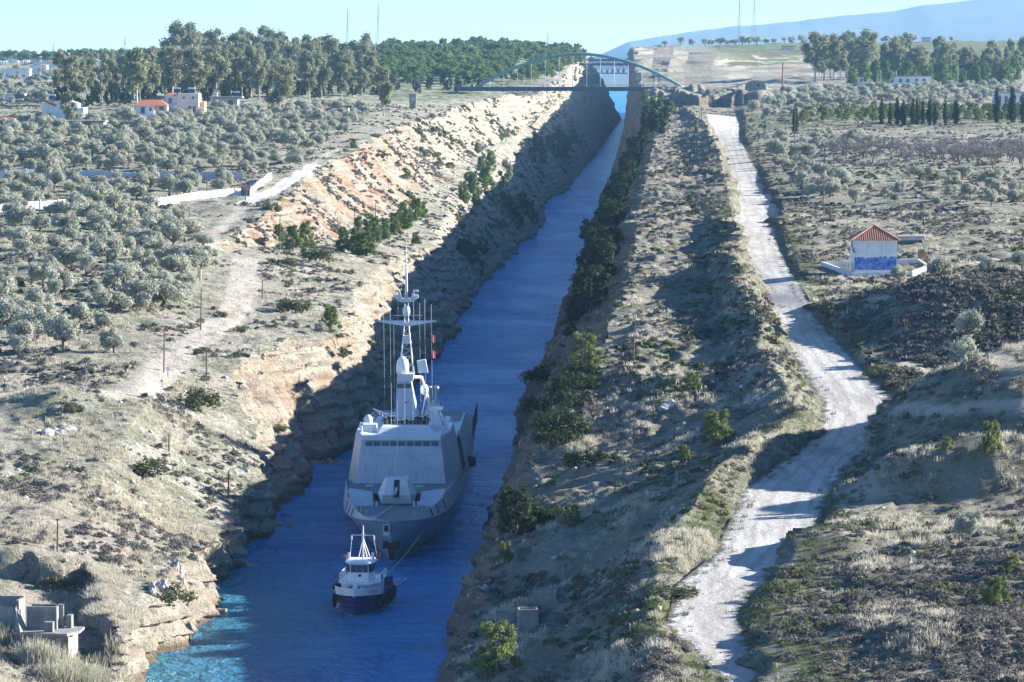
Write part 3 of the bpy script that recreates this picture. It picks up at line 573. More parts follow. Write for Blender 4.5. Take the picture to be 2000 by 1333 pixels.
def pine(rg, h=6.0, m=None, per=100, size=0.42, conic=0.6, low=0.15, lobes=17, wd=1.0):
    cl = []; mb = MB(); mb.tube([(0, 0, -0.6), (0.1, 0, h * 0.4), (rg.normal() * 0.15, 0, h * 0.92)], [h * 0.028, h * 0.02, h * 0.005], 6)
    for i in range(lobes):
        u = (i + rg.random()) / lobes; z = h * (low + (0.96 - low) * u); w_ = wd * h * 0.34 * (1 - conic * u) * (0.5 + 0.5 * rg.random()); a = i * 2.4 + rg.normal() * 0.4
        c = (w_ * math.cos(a), w_ * math.sin(a), z); cl.append((*c, h * (0.10 + 0.075 * rg.random()) * (1.1 - 0.35 * u))); mb.tube([(0, 0, z - h * 0.05), c], [h * 0.008, h * 0.003], 4)
    return leafmesh('crown', cl, per * (6.0 / h) ** 1.2, size, m or ML_PINE, rg, 0.35, 0.5, 0.75), mb.mesh('trunk', M_BARK)
def umbrella(rg, h=9.0):
    cl = []; mb = MB(); mb.tube([(0, 0, -1), (0.2, 0, h * 0.5), (0.1, 0.1, h * 0.8)], [h * 0.025, h * 0.02, h * 0.01], 6)
    for i in range(15):
        a = rg.random() * 6.283; q = math.sqrt(rg.random()) * h * 0.36; cl.append((q * math.cos(a), q * math.sin(a), h * (0.45 + 0.42 * rg.random() - 0.25 * q / h), h * (0.11 + 0.06 * rg.random())))
    limbs(mb, (0.2, 0, h * 0.45), [c[:3] for c in cl[:6]], h * 0.012, rg)
    return leafmesh('crown', cl, 55, 0.55, ML_PINE, rg, 0.4, 0.5, 0.8), mb.mesh('trunk', M_BARK)
def cypress(rg, h=9.0):
    cl = [(rg.normal() * 0.12, rg.normal() * 0.12, h * (0.06 + 0.90 * i / 17), h * 0.095 * (1.08 - abs(i / 17 - 0.35) * 1.15) + 0.1) for i in range(18)]
    mb = MB(); mb.tube([(0, 0, -0.5), (0, 0, h * 0.9)], [0.16, 0.03], 6)
    return leafmesh('crown', cl, 90, 0.36, ML_DARK, rg, 0.6, 0.5, 1.3), mb.mesh('trunk', M_BARK)
def bare(rg, h=4.5):
    mb = MB(); mb.tube([(0, 0, -0.3), (0.1, 0, h * 0.16), (0, 0.1, h * 0.3)], [0.17, 0.13, 0.11], 6); C, N, S = [], [], []; segs = []
    for i in range(7):
        a = i * 0.9 + rg.random() * 0.5; e = Vector((math.cos(a) * h * 0.30, math.sin(a) * h * 0.30, h * (0.55 + 0.25 * rg.random()))); mb.tube([(0, 0.1, h * 0.28), Vector((e.x * 0.45, e.y * 0.45, e.z * 0.7)), e], [0.07, 0.05, 0.02], 4)
        for j in range(12):
            b = Vector((0, 0, h * 0.3)).lerp(e, 0.45 + 0.55 * rg.random()); t = b + Vector((rg.normal(), rg.normal(), abs(rg.normal()) * 0.9 + 0.2)).normalized() * h * (0.14 + 0.14 * rg.random()); segs.append((b, t))
            for q in range(4):
                b2 = b.lerp(t, 0.3 + 0.7 * rg.random()); segs.append((b2, b2 + Vector((rg.normal(), rg.normal(), rg.normal() * 0.6 + 0.7)).normalized() * h * 0.12))
    co, f = [], []
    for (b, t) in segs:
        d = (t - b); s = d.cross(Vector((rg.normal(), rg.normal(), rg.normal()))).normalized() * 0.032; k = len(co)
        co += [b - s, b + s, t + s * 0.4, t - s * 0.4]; f.append((k, k + 1, k + 2, k + 3))
    me = mesh_np('crown', np.array([tuple(q) for q in co]), np.array(f), ML_TWIG, link=False)
    at = me.attributes.new('tint', 'FLOAT', 'POINT'); at.data.foreach_set('value', np.repeat(rg.random(len(f)), 4).astype(np.float32))
    return me, mb.mesh('trunk', M_BARK)
def shrub(rg, h=1.6, m=None, per=420, size=0.15, wide=1.0):
    cl = []
    for i in range(13):
        a = rg.random() * 6.283; q = math.sqrt(rg.random()) * h * 0.85 * wide; cl.append((q * math.cos(a), q * math.sin(a) * 0.8, h * (0.22 + 0.72 * rg.random() * (1.15 - q / (h * wide))), h * (0.24 + 0.14 * rg.random())))
    return leafmesh('foliage', cl, per / h ** 1.0, size, m or ML_SHRUB, rg, 0.4, 0.4, 0.85)
def R_(k): return np.random.default_rng(k)
PROTO = {
    'olive': [olive(R_(100 + i), 3.7 + 0.25 * i) for i in range(9)],
    'euc': [eucalyptus(R_(200 + i), 20 + 1.5 * i) for i in range(5)],
    'pine': [pine(R_(300 + i), 6 + 0.4 * i, None, 190, 0.3, 0.6, 0.06, 22) for i in range(4)],
    'young': [pine(R_(320 + i), 4.0, ML_YOUNG, 560, 0.135, 0.42, 0.12, 32, 1.35) for i in range(3)],
    'umb': [umbrella(R_(340 + i), 9) for i in range(4)],
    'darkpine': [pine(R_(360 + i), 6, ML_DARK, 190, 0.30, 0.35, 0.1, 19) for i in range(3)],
    'cyp': [cypress(R_(380 + i), 9) for i in range(2)],
    'bare': [bare(R_(400 + i)) for i in range(4)],
}
SHRUB = [shrub(R_(500 + i)) for i in range(4)]
DARKSHRUB = [shrub(R_(540 + i), 1.6, ML_DARK) for i in range(3)]
GREYSHRUB = [shrub(R_(520 + i), 1.2, ML_SCRUB, 190, 0.2) for i in range(3)]
KIND = {'olive': ('olive_tree', 'olive tree'), 'euc': ('eucalyptus_tree', 'eucalyptus'), 'pine': ('pine_tree', 'pine tree'), 'young': ('young_pine', 'pine tree'), 'umb': ('umbrella_pine', 'pine tree'),
        'darkpine': ('cliff_pine', 'pine tree'), 'cyp': ('cypress_tree', 'cypress'), 'bare': ('bare_tree', 'bare tree')}
HT = {'olive': 4.6, 'euc': 22, 'pine': 6.5, 'young': 4, 'umb': 9, 'darkpine': 6, 'cyp': 9, 'bare': 4.5}
def plant(kind, p, h, label, group=None, rg=rng, rz=None):
    """one tree: an Empty at its foot with its trunk and its crown"""
    v = int(rg.integers(len(PROTO[kind]))); cr, tr = PROTO[kind][v]; nm, cat = KIND[kind]; s = h / HT[kind]
    wv = 1 + 0.12 * rg.normal(); e = empty(nm, (p[0], p[1], p[2] - 0.1), rg.random() * 6.283 if rz is None else rz, label, cat, group, (s * wv * rg.uniform(.82, 1.2), s * wv * rg.uniform(.82, 1.2), s))
    inst('trunk', tr, e); inst('crown', cr, e); return e
def bush(p, h, label, group=None, protos=None, name='shrub', cat='shrub', sx=1.0):
    me = (protos or SHRUB)[int(rng.integers(len(protos or SHRUB)))]; hh = 1.2 if protos is GREYSHRUB else 1.6
    o = inst(name, me, None, (p[0], p[1], p[2] - 0.08), rng.random() * 6.283, (h / hh * sx, h / hh * sx, h / hh)); return tag(o, label, cat, group)
def inpoly(px, py, poly):
    n = len(poly); c = False
    for i in range(n):
        (x0, y0), (x1, y1) = poly[i], poly[i - 1]
        if (y0 > py) != (y1 > py) and px < (x1 - x0) * (py - y0) / (y1 - y0) + x0: c = not c
    return c
def scatter(poly, n, dx, dy, rg, tries=40, avoid=None):
    """up to n spots on the ground inside a region of the photo, at least dx apart sideways and dy in depth"""
    xs, yy = [q[0] for q in poly], [q[1] for q in poly]; out = []
    for _ in range(n * tries):
        if len(out) >= n: break
        px, py = rg.uniform(min(xs), max(xs)), rg.uniform(min(yy), max(yy))
        if not inpoly(px, py, poly): continue
        g = hit(px, py)
        if g is None or (avoid and avoid(g)): continue
        if all(((g[0] - q[0]) / dx) ** 2 + ((g[1] - q[1]) / dy) ** 2 > 1 for q in out): out.append(g)
    return out

# ------------------------------------------------------------------ trees and shrubs of the place
rg = R_(11)
def near_line(poly, d):
    return lambda g: polydist(np.array([g[0]]), np.array([g[1]]), poly)[0] < d
AV = lambda g: near_line(TRACK, 3.5)(g) or near_line(RAMP, 3.5)(g) or near_line(TRACK_B, 3)(g) or near_line(TRACK_C, 2.5)(g)
OL = []     # (spot, height, label)
def olives(poly, n, dx, dy, h, label):
    for g in scatter(poly, n, dx, dy, rg, 25, AV): OL.append((g, h * (0.6 + 0.55 * rg.random()), label))
olives([(0, 560), (120, 560), (250, 610), (160, 690), (0, 705)], 22, 4.6, 7, 4.6, 'olive tree in the loose rows at the left edge below the dense grove')
olives([(190, 500), (400, 462), (415, 500), (380, 560), (330, 610), (200, 620)], 42, 3.6, 6, 4.8, 'olive tree in the dense triangular stand beside the earth track')
olives([(0, 405), (330, 405), (410, 450), (360, 470), (230, 480), (180, 495), (0, 500)], 42, 5.2, 9, 4.7, 'olive tree in the grove just below the long white garden wall')
olives([(0, 500), (185, 505), (190, 560), (0, 560)], 10, 5, 9, 4.2, 'olive tree on the pale bank of bare earth left of the dense stand')
olives([(0, 352), (440, 352), (480, 372), (330, 390), (0, 400)], 34, 5, 10, 4.7, 'olive tree in the ploughed plot between the two white walls')
olives([(0, 300), (530, 300), (500, 335), (0, 336)], 42, 5.2, 11, 4.6, 'silvery olive tree in the row right behind the low grey wall')
olives([(0, 258), (640, 250), (600, 300), (0, 300)], 70, 5.6, 14, 4.6, 'silvery olive tree in the middle of the wide grove before the houses')
olives([(0, 240), (180, 242), (480, 215), (730, 212), (700, 232), (640, 250), (0, 260)], 60, 5.6, 18, 4.6, 'silvery olive tree at the back of the wide grove by the houses')
olives([(1475, 255), (1560, 290), (1650, 350), (1640, 395), (1580, 380), (1500, 300)], 24, 4.2, 9, 4.4, 'silvery olive tree in the hedge-like line right of the pale road')
olives([(1560, 270), (1720, 280), (1700, 300), (1600, 300)], 14, 5, 12, 4.2, 'olive tree between the pale road and the leafless orchard')
olives([(1640, 345), (2000, 345), (2000, 400), (1800, 412), (1640, 395)], 30, 5.5, 10, 3.6, 'small olive tree in the open rows below the leafless orchard')
olives([(1460, 215), (1560, 205), (1990, 190), (2000, 212), (1700, 222), (1500, 240)], 60, 6, 20, 4.6, 'pale olive tree in the far band behind the cypresses')
def one(px, py, h, label, kind='olive'):
    g = hit(px, py)
    while g is None and py < 400: py += 1; g = hit(px, py)
    return plant(kind, g, h, label, None, rg)
for g_ in scatter([(0, 245), (180, 243), (480, 218), (740, 212), (700, 240), (640, 290), (600, 335), (0, 335)], 230, 4.5, 9, rg, 20, AV): OL.append((g_, 4.6 * (0.7 + 0.4 * rg.random()), 'x'))
OL.sort(key=lambda t: t[0][1])
FEW = [t for t in OL if t[2] != 'x'][:282]; REST = [t for t in OL if t[2] == 'x'] + [t for t in OL if t[2] != 'x'][282:]
for i, (g, h, l) in enumerate(FEW): plant('olive', g, h, l, l.split(' in the ')[-1].split(' on the ')[-1] + ' olives', rg)
def merged(name, spots, kind, label, cat):
    """a far mass of one kind that reads as one: a single object"""
    CO, FA, TT = [], [], []; k = 0; m = None
    for (g, h) in spots:
        me = PROTO[kind][int(rg.integers(len(PROTO[kind])))][0]; m = me.materials[0]; n = len(me.vertices); co = np.empty(n * 3, np.float32); me.vertices.foreach_get('co', co); co = co.reshape(-1, 3) * (h / HT[kind])
        a = rg.random() * 6.283; c, s = math.cos(a), math.sin(a); co = co @ np.array([[c, s, 0], [-s, c, 0], [0, 0, 1]]) + np.array([g[0], g[1], g[2] - 0.1])
        tt = np.empty(n, np.float32); me.attributes['tint'].data.foreach_get('value', tt); CO.append(co); FA.append(np.arange(n).reshape(-1, 4) + k); TT.append(tt); k += n
    o = mesh_np(name, np.concatenate(CO), np.concatenate(FA), m); at = o.data.attributes.new('tint', 'FLOAT', 'POINT'); at.data.foreach_set('value', np.concatenate(TT)); tag(o, label, cat, kind='stuff'); return o
merged('olive_grove', [(g, h) for g, h, l in REST], 'olive', 'farthest silvery olives of the groves, seen as one mass', 'olive grove')
for a in [(222, 690, 5.2, 'big round olive tree standing alone beside the earth track bend'), (1758, 548, 3.4, 'leaning grey olive tree in front of the painted hut wall'), (1835, 552, 4.2, 'widest bushy olive tree right of the painted hut'), (1925, 535, 3.0, 'rounded olive tree on bare soil right of the hut'),
          (1996, 530, 3.4, 'olive tree cut by the right edge beside the bare soil path'), (1888, 668, 4.3, 'tall olive tree rising from the scrub mound'), (1884, 728, 3.1, 'small olive tree with a bare trunk by the narrow grass path'),
          (1893, 1060, 3.9, 'lollipop olive tree with a bare trunk on the dry grass terrace'), (1790, 455, 2.6, 'low silvery olive bush behind the painted hut'), (1805, 440, 3.4, 'dark bushy olive tree behind the painted hut'),
          (627, 652, 3.0, 'grey round olive bush on the edge of the cream cliff')]:
    e = one(*a)
    if 'trunk' in a[3] or 'tall' in a[3]: e.scale = (e.scale.x * .72, e.scale.y * .72, e.scale.z * 1.12)
# eucalyptus belts
def belt(kind, poly, n, dx, dy, h0, h1, label, group):
    out = scatter(poly, n, dx, dy, rg, 30)
    for g in out: plant(kind, g, h0 + (h1 - h0) * rg.random(), label, group, rg)
belt('euc', [(110, 206), (250, 205), (430, 198), (520, 190), (520, 178), (300, 178), (110, 186)], 46, 5, 14, 12, 18, 'grey-green eucalyptus in the belt behind the white houses', 'eucalyptus belt behind the houses')
belt('euc', [(380, 185), (520, 178), (740, 178), (740, 192), (540, 200)], 38, 5, 14, 12, 18, 'pale-trunked eucalyptus in the stand left of the arch bridge', 'eucalyptus stand left of the bridge')
belt('euc', [(400, 165), (560, 160), (720, 160), (720, 172), (400, 176)], 34, 6, 30, 18, 27, 'tallest kind of eucalyptus crowning the skyline left of the bridge', 'tall skyline eucalyptus')
belt('euc', [(330, 165), (400, 165), (400, 176), (330, 178)], 4, 10, 60, 26, 31, 'lone tall eucalyptus at the left end of the skyline stand', 'left end skyline eucalyptus')
belt('euc', [(130, 165), (330, 165), (330, 176), (130, 176)], 20, 7, 30, 13, 18, 'low eucalyptus before the distant white sheds', 'low eucalyptus near the sheds')
for a in [(545, 228, 14.5, 'big brownish eucalyptus standing forward among the olives'), (750, 228, 16, 'eucalyptus with a white trunk on the cliff top by the sentry hut'), (135, 250, 11, 'thin eucalyptus beside the white gabled house'), (985, 385, 13, 'slender eucalyptus growing from the canal slope'),
          (1945, 165, 14, 'full round eucalyptus before the white sheds at right')]: one(*a, 'euc')
belt('euc', [(1590, 160), (1700, 160), (1780, 164), (1780, 150), (1600, 150)], 26, 7, 30, 14, 24, 'tall eucalyptus at the left end of the grove right of the bridge', 'right grove eucalyptus')
belt('euc', [(1780, 160), (2000, 158), (2000, 148), (1780, 150)], 24, 8, 30, 14, 22, 'tall eucalyptus behind the low white building at right', 'eucalyptus behind the right building')
belt('pine', [(1660, 166), (1990, 166), (1990, 152), (1700, 152)], 40, 7, 20, 8, 15, 'bluish pine in the grove behind the low white building', 'pines of the right grove')
# pine hill beyond
belt('umb', [(690, 165), (880, 160), (940, 120), (1140, 105), (1120, 90), (1000, 95), (860, 92), (690, 110)], 190, 5, 18, 8, 13, 'rounded pine on the wooded hill left of the bridges', 'pines on the wooded hill')
belt('umb', [(1000, 108), (1150, 112), (1150, 98), (1000, 96)], 44, 6, 22, 8, 12, 'rounded pine at the far end of the wooded hill above the canal', 'pines at the end of the hill')
belt('umb', [(0, 128), (330, 124), (330, 112), (0, 116)], 80, 8, 60, 8, 13, 'dark rounded pine on the distant left skyline', 'pines on the left skyline')
belt('umb', [(940, 165), (1060, 165), (1060, 158), (940, 158)], 8, 6, 30, 5, 8, 'small pine on the pale cliff top behind the arch', 'pines behind the arch')
WOOD = scatter([(700, 166), (940, 166), (1000, 158), (1010, 128), (1140, 112), (1120, 104), (940, 112), (700, 125)], 260, 4, 12, rg, 20)
WOOD += scatter([(1010, 158), (1060, 164), (1130, 160), (1160, 128), (1140, 116), (1040, 132)], 60, 4, 10, rg, 20)
merged('pine_wood', [(g_, 7 + 4 * rg.random()) for g_ in WOOD], 'umb', 'dense far pine wood filling the hill left of the bridges', 'pine wood')
UNDER = scatter([(110, 210), (520, 196), (740, 190), (940, 178), (940, 166), (700, 160), (400, 165), (110, 175)], 150, 4, 12, rg, 20)
merged('undergrowth', [(g_, 3.5 + 2.5 * rg.random()) for g_ in UNDER], 'darkpine', 'dark undergrowth below the eucalyptus belts', 'undergrowth')
# right horizon
for px in (1298, 1330, 1352, 1378, 1390, 1406, 1420, 1436, 1450, 1462, 1478, 1496, 1512, 1532, 1548, 1566): one(px, 78 + rg.random() * 3, 6 + 4 * rg.random(), 'small bushy tree in the sparse row on the right skyline', 'olive')['group'] = 'row of bushes on the right skyline'
for a in [(1665, 88, 16, 'dark spreading pine, biggest tree of the right skyline', 'umb'), (1782, 84, 12, 'round tree beside the pinkish hut on the skyline', 'olive'), (1730, 82, 9, 'low wide tree on the green field skyline', 'olive'), (1858, 82, 6, 'tiny lone tree on the green field skyline', 'olive'), (1700, 80, 8, 'small tree right of the dark skyline pine', 'olive'), (1640, 80, 7, 'small tree left of the dark skyline pine', 'olive'), (1570, 92, 10, 'round grey tree on the brown field below the skyline', 'olive'), (1545, 84, 8, 'bushy tree above the brown field', 'olive')]: one(a[0], a[1], a[2], a[3], a[4])
# cypresses
for px, h in ((1722, 8.5), (1738, 7.6), (1752, 9.0), (1764, 8.4), (1783, 8.8), (1791, 8.2), (1802, 7.4), (1815, 9.4), (1826, 7.2), (1846, 8.6), (1867, 8.2)): one(px, 243 + rg.random() * 3, h, 'dark cypress in the close row before the green orchard', 'cyp')['group'] = 'close row of cypresses'
for a in [(1553, 262, 9.5, 'lone dark cypress beside the pale road'), (1947, 240, 11.5, 'cypress left of the three in front of the white house'), (1977, 240, 12.5, 'tallest cypress, in front of the white house'), (1998, 241, 10, 'cypress cut by the right edge near the white house')]: one(*a, 'cyp')
merged('green_orchard', [(g_, 2.6 + rg.random()) for g_ in scatter([(1550, 238), (1990, 236), (1990, 216), (1600, 214)], 120, 4.5, 12, rg, 20)], 'young', 'low dark green orchard between the cypresses and the pale olives', 'orchard')
merged('olive_grove', [(g_, 4 + 1.5 * rg.random()) for g_ in scatter([(1460, 214), (1990, 190), (1990, 171), (1560, 181)], 150, 5.5, 14, rg, 20)], 'olive', 'pale band of distant olives before the low white buildings at right', 'olive grove')
merged('olive_field', [(g_, 3 + 2 * rg.random()) for g_ in scatter([(0, 205), (110, 205), (115, 140), (0, 140)], 90, 6, 20, rg, 20)], 'olive', 'distant dotted olive field at the far left below the white sheds', 'olive field')
# leafless orchard
belt('bare', [(1605, 315), (1720, 318), (1900, 330), (2000, 335), (2000, 300), (1720, 296), (1600, 300)], 62, 4.4, 9, 4.2, 5.6, 'leafless greyish-mauve fruit tree in the orchard right of the road', 'leafless orchard trees')
for a in [(590 - 412, 395 - 0, 4.0, ''),][:0]: pass
for a in [(480, 392, 4.4, 'dark leafless tree at the foot of the white balustrade wall', 'bare'), (1362, 395, 2.6, 'leafless thorn tree on the scrubby ridge by the road', 'bare'), (1160, 828, 3.0, 'leafless pale bush on the canal edge rocks', 'bare')]: one(*a)
# canal-side pines
for (px, py, h) in [(905, 395, 6.5), (925, 385, 7.5), (948, 370, 7), (915, 372, 6.5), (940, 345, 6.5), (958, 335, 7), (930, 402, 5)]: one(px, py, h, 'green pine in the clump on the upper ledge by the slender eucalyptus', 'pine')['group'] = 'pines on the upper ledge'
for (px, py, h) in [(672, 492, 5.5), (695, 496, 5), (715, 498, 5.5), (700, 478, 6), (735, 476, 6), (752, 468, 5.6), (770, 458, 5.6), (722, 465, 6), (795, 448, 5.4), (812, 432, 5.6), (786, 436, 5.2), (825, 425, 4.6), (812, 476, 3)]: one(px, py, h, 'bright green pine in the row on the bench below the orange cliff', 'pine')['group'] = 'pines on the cliff bench'
for (px, py, h) in [(545, 485, 4.5), (572, 490, 5), (597, 482, 4.8), (590, 470, 4)]: one(px, py, h, 'green pine bush at the foot of the orange cliff by the poles', 'pine')['group'] = 'pines at the orange cliff foot'
for a in [(645, 650, 4, 'green pine bush behind the grey olive bush on the cliff'), (752 + 180, 300, 4, 'pine on the ledge edge above the canal'), (690, 292, 3, 'dark pine bush on the cliff brow')]: one(*a, 'pine')
for a in [(1397, 868, 4.0, 'bright bushy pine on the slope below the road bend'), (975, 1312, 4.2, 'broad bushy pine at the bottom beside the canal edge'), (1117, 1028, 2.3, 'yellow-green little pine on the canal bank'), (1937, 885, 3.2, 'bushy pine on the dark slope at the right edge'), (1850, 882, 1.4, 'yellowish pine sapling on the dark slope'),
          (1945, 1182, 2.4, 'young pine among scrub at the lower right'), (1975, 1120, 1.6, 'bright pine sapling cut by the right edge'), (1143, 718, 4.2, 'rounded pine on the brink of the right canal wall'), (1352, 765, 2.4, 'thin sparse pine on the rocky step'), (985, 1098, 2.2, 'small pine leaning over the canal beside the rubble'), (1338, 902, 1.9, 'grey-green bush below the bushy pine')]: one(*a, 'young')
one(1008, 1050, 5.6, 'slim dark pine standing against the water', 'darkpine')
# dark growth on the shaded right wall
WALL = [(1262, 218), (1282, 226), (1300, 232), (1275, 245), (1262, 262), (1285, 255), (1300, 215), (1255, 285), (1248, 300), (1232, 300), (1225, 318), (1240, 322), (1215, 345), (1230, 350), (1205, 372), (1222, 378), (1196, 398), (1215, 402), (1185, 428), (1205, 432), (1178, 452), (1196, 460), (1168, 478), (1188, 492), (1165, 508), (1182, 522), (1150, 470), (1160, 535), (1178, 548), (1150, 560), (1168, 572), (1140, 590), (1155, 602), (1132, 622), (1120, 650)]
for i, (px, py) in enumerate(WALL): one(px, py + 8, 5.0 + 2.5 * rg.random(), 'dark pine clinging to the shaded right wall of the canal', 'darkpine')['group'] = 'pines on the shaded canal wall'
for (px, py, h) in [(1260, 205, 6), (1275, 215, 6), (1290, 208, 6), (1308, 222, 5), (1295, 238, 5)]: one(px, py, h, 'sunlit green pine in the gully under the right end of the bridge', 'pine')['group'] = 'pines in the gully by the bridge'
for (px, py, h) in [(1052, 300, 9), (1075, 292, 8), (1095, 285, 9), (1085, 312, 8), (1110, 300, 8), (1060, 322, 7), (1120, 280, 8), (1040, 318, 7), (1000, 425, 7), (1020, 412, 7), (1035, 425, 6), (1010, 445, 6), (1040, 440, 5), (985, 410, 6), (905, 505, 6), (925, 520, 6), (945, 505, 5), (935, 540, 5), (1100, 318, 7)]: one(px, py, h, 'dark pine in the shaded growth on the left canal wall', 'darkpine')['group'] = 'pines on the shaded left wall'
# distinct shrubs
for a in [(385, 800, 2.6, 'big dark green shrub at the brow of the cream cliff', 1.15), (292, 932, 1.9, 'dark green shrub on the pale slope below the path', 1.3), (335, 1188, 1.9, 'dense green shrub right of the white rocks near the water', 1.25), (1150, 915, 2.2, 'black-green round shrub on the right canal brink', 1.2), (1098, 860, 3.4, 'dark ivy-like shrub hanging on the right wall', 0.9),
          (618, 515, 2.8, 'dark grey-green shrub at the end of the cliff bench', 1.2), (575, 612, 2.2, 'long dark shrub along the cliff edge', 1.4), (705, 835, 3.0, 'dark shrub at the waterline under the cream cliff', 1.0), (108, 1148, 1.2, 'low dark shrub on the slope above the bunker', 1.3), (549, 848, 1.2, 'small olive-green shrub on the face of the cream cliff', 0.9),
          (430, 770 - 150, 0.9, 'low rounded shrub at the bend of the earth track', 1.5), (395, 692, 0.9, 'mossy brown shrub beside the leaning pole', 1.6), (468, 648, 0.8, 'mossy low shrub on the edge of the track', 1.6), (140, 805, 1.0, 'dark shrub on the white rubble slope', 1.3), (530, 418, 2.2, 'yellow-green shrub on the orange cliff brow', 0.8), (1060, 748, 3.0, 'shrub overhanging the water from the right wall', 0.9),
          (735, 270, 1.6, 'small dark bush on the cliff brow near the bridge', 1.0), (548, 520, 1.6, 'spreading shrub beside the pole on the bench', 1.5), (1710, 735, 0.9, 'low dark bush at the path mouth', 1.5), (1512, 1158, 0.8, 'green bush on the road corner', 1.3), (1320, 1170, 1.2, 'wide green bush on the verge below the road', 1.6)]:
    bush(hit(a[0], a[1]), a[2] * 1.3, a[3], None, DARKSHRUB if ('black' in a[3] or 'ivy' in a[3] or 'overhanging' in a[3] or 'waterline' in a[3]) else None, 'shrub', 'shrub', a[4])
for px, py, h in [(1072, 808, 3.6), (1108, 800, 3.4), (1092, 842, 3.4), (1124, 762, 2.8), (1082, 872, 2.6), (1100, 780, 3.0), (1136, 735, 2.4)]: bush(hit(px, py), h, 'dark shrub in the thicket on the shaded right wall near the frigate', 'thicket on the right wall', DARKSHRUB, 'shrub', 'shrub', 1.1)
for px, py, h in [(1032, 1030, 2.6), (1052, 1010, 2.4), (1070, 1018, 2.0)]: bush(hit(px, py), h, 'dark shrub beside the slim dark pine on the canal brink', 'shrubs by the slim pine', DARKSHRUB, 'shrub', 'shrub', 1.1)
# scattered growth too plentiful to count
def tuft_field(name, spots, scales, proto, m, label, cat):
    co, f, t = proto; n = len(spots); nv = len(co)
    ang = rg.random(n) * 6.283; c, s = np.cos(ang), np.sin(ang); x = co[None, :, 0] * c[:, None] - co[None, :, 1] * s[:, None]; y = co[None, :, 0] * s[:, None] + co[None, :, 1] * c[:, None]
    P_ = np.stack([x * scales[:, None] + spots[:, None, 0], y * scales[:, None] + spots[:, None, 1], co[None, :, 2] * scales[:, None] + spots[:, None, 2] - 0.05], -1)
    F_ = f[None] + (np.arange(n) * nv)[:, None, None]; T_ = np.clip(t[None, :] * 0.5 + rg.random(n)[:, None] * 0.6 - 0.05, 0, 1)
    o = mesh_np(name, P_.reshape(-1, 3), F_.reshape(-1, f.shape[1]), m); at = o.data.attributes.new('tint', 'FLOAT', 'POINT'); at.data.foreach_set('value', T_.astype(np.float32).ravel()); return tag(o, label, cat, kind='stuff')
def tuft_scrub(r, n=17, q=0.34):
    d = r.normal(size=(n, 3)); d[:, 2] = np.abs(d[:, 2]); d /= np.linalg.norm(d, axis=1)[:, None]; c = d * np.array([0.62, 0.62, 0.50]) * (0.55 + 0.5 * r.random(n))[:, None]
    co, f = quads(c, d + r.normal(size=(n, 3)) * 0.6, q * (0.8 + 0.8 * r.random(n)), q * (0.7 + 0.6 * r.random(n)), r); return co, f, np.repeat(r.random(n), 4)
def tuft_grass(r, n=13, h=0.75, w_=0.07):
    co, f = [], []
    for i in range(n):
        a = r.random() * 6.283; q = 0.4 * math.sqrt(r.random()); b = np.array([q * math.cos(a), q * math.sin(a), 0]); l = r.normal(size=2) * 0.2; t = b + np.array([l[0], l[1], h * (0.45 + 0.6 * r.random())]); a2 = r.random() * 6.283; s = np.array([math.cos(a2), math.sin(a2), 0]) * w_
        k = len(co); co += [b - s, b + s, t + s * 0.35, t - s * 0.35]; f.append((k, k + 1, k + 2, k + 3))
    return np.array(co), np.array(f), np.repeat(r.random(n), 4)
def grid_spots(X, Yg, Z, W_, n):
    """random spots on a bank's own sheet, picked with weight W_ per cell"""
    a = np.abs((X[:-1, 1:] - X[:-1, :-1])) * (Yg[1:, :-1] - Yg[:-1, :-1]) * W_[:-1, :-1]; p = a.ravel() / a.sum(); k = rg.choice(p.size, n, p=p); i, j = np.unravel_index(k, a.shape)
    u, v = rg.random(n), rg.random(n)
    q = [A_[i, j] * (1 - u) * (1 - v) + A_[i, j + 1] * u * (1 - v) + A_[i + 1, j] * (1 - u) * v + A_[i + 1, j + 1] * u * v for A_ in (X, Yg, Z)]; return np.stack(q, -1)
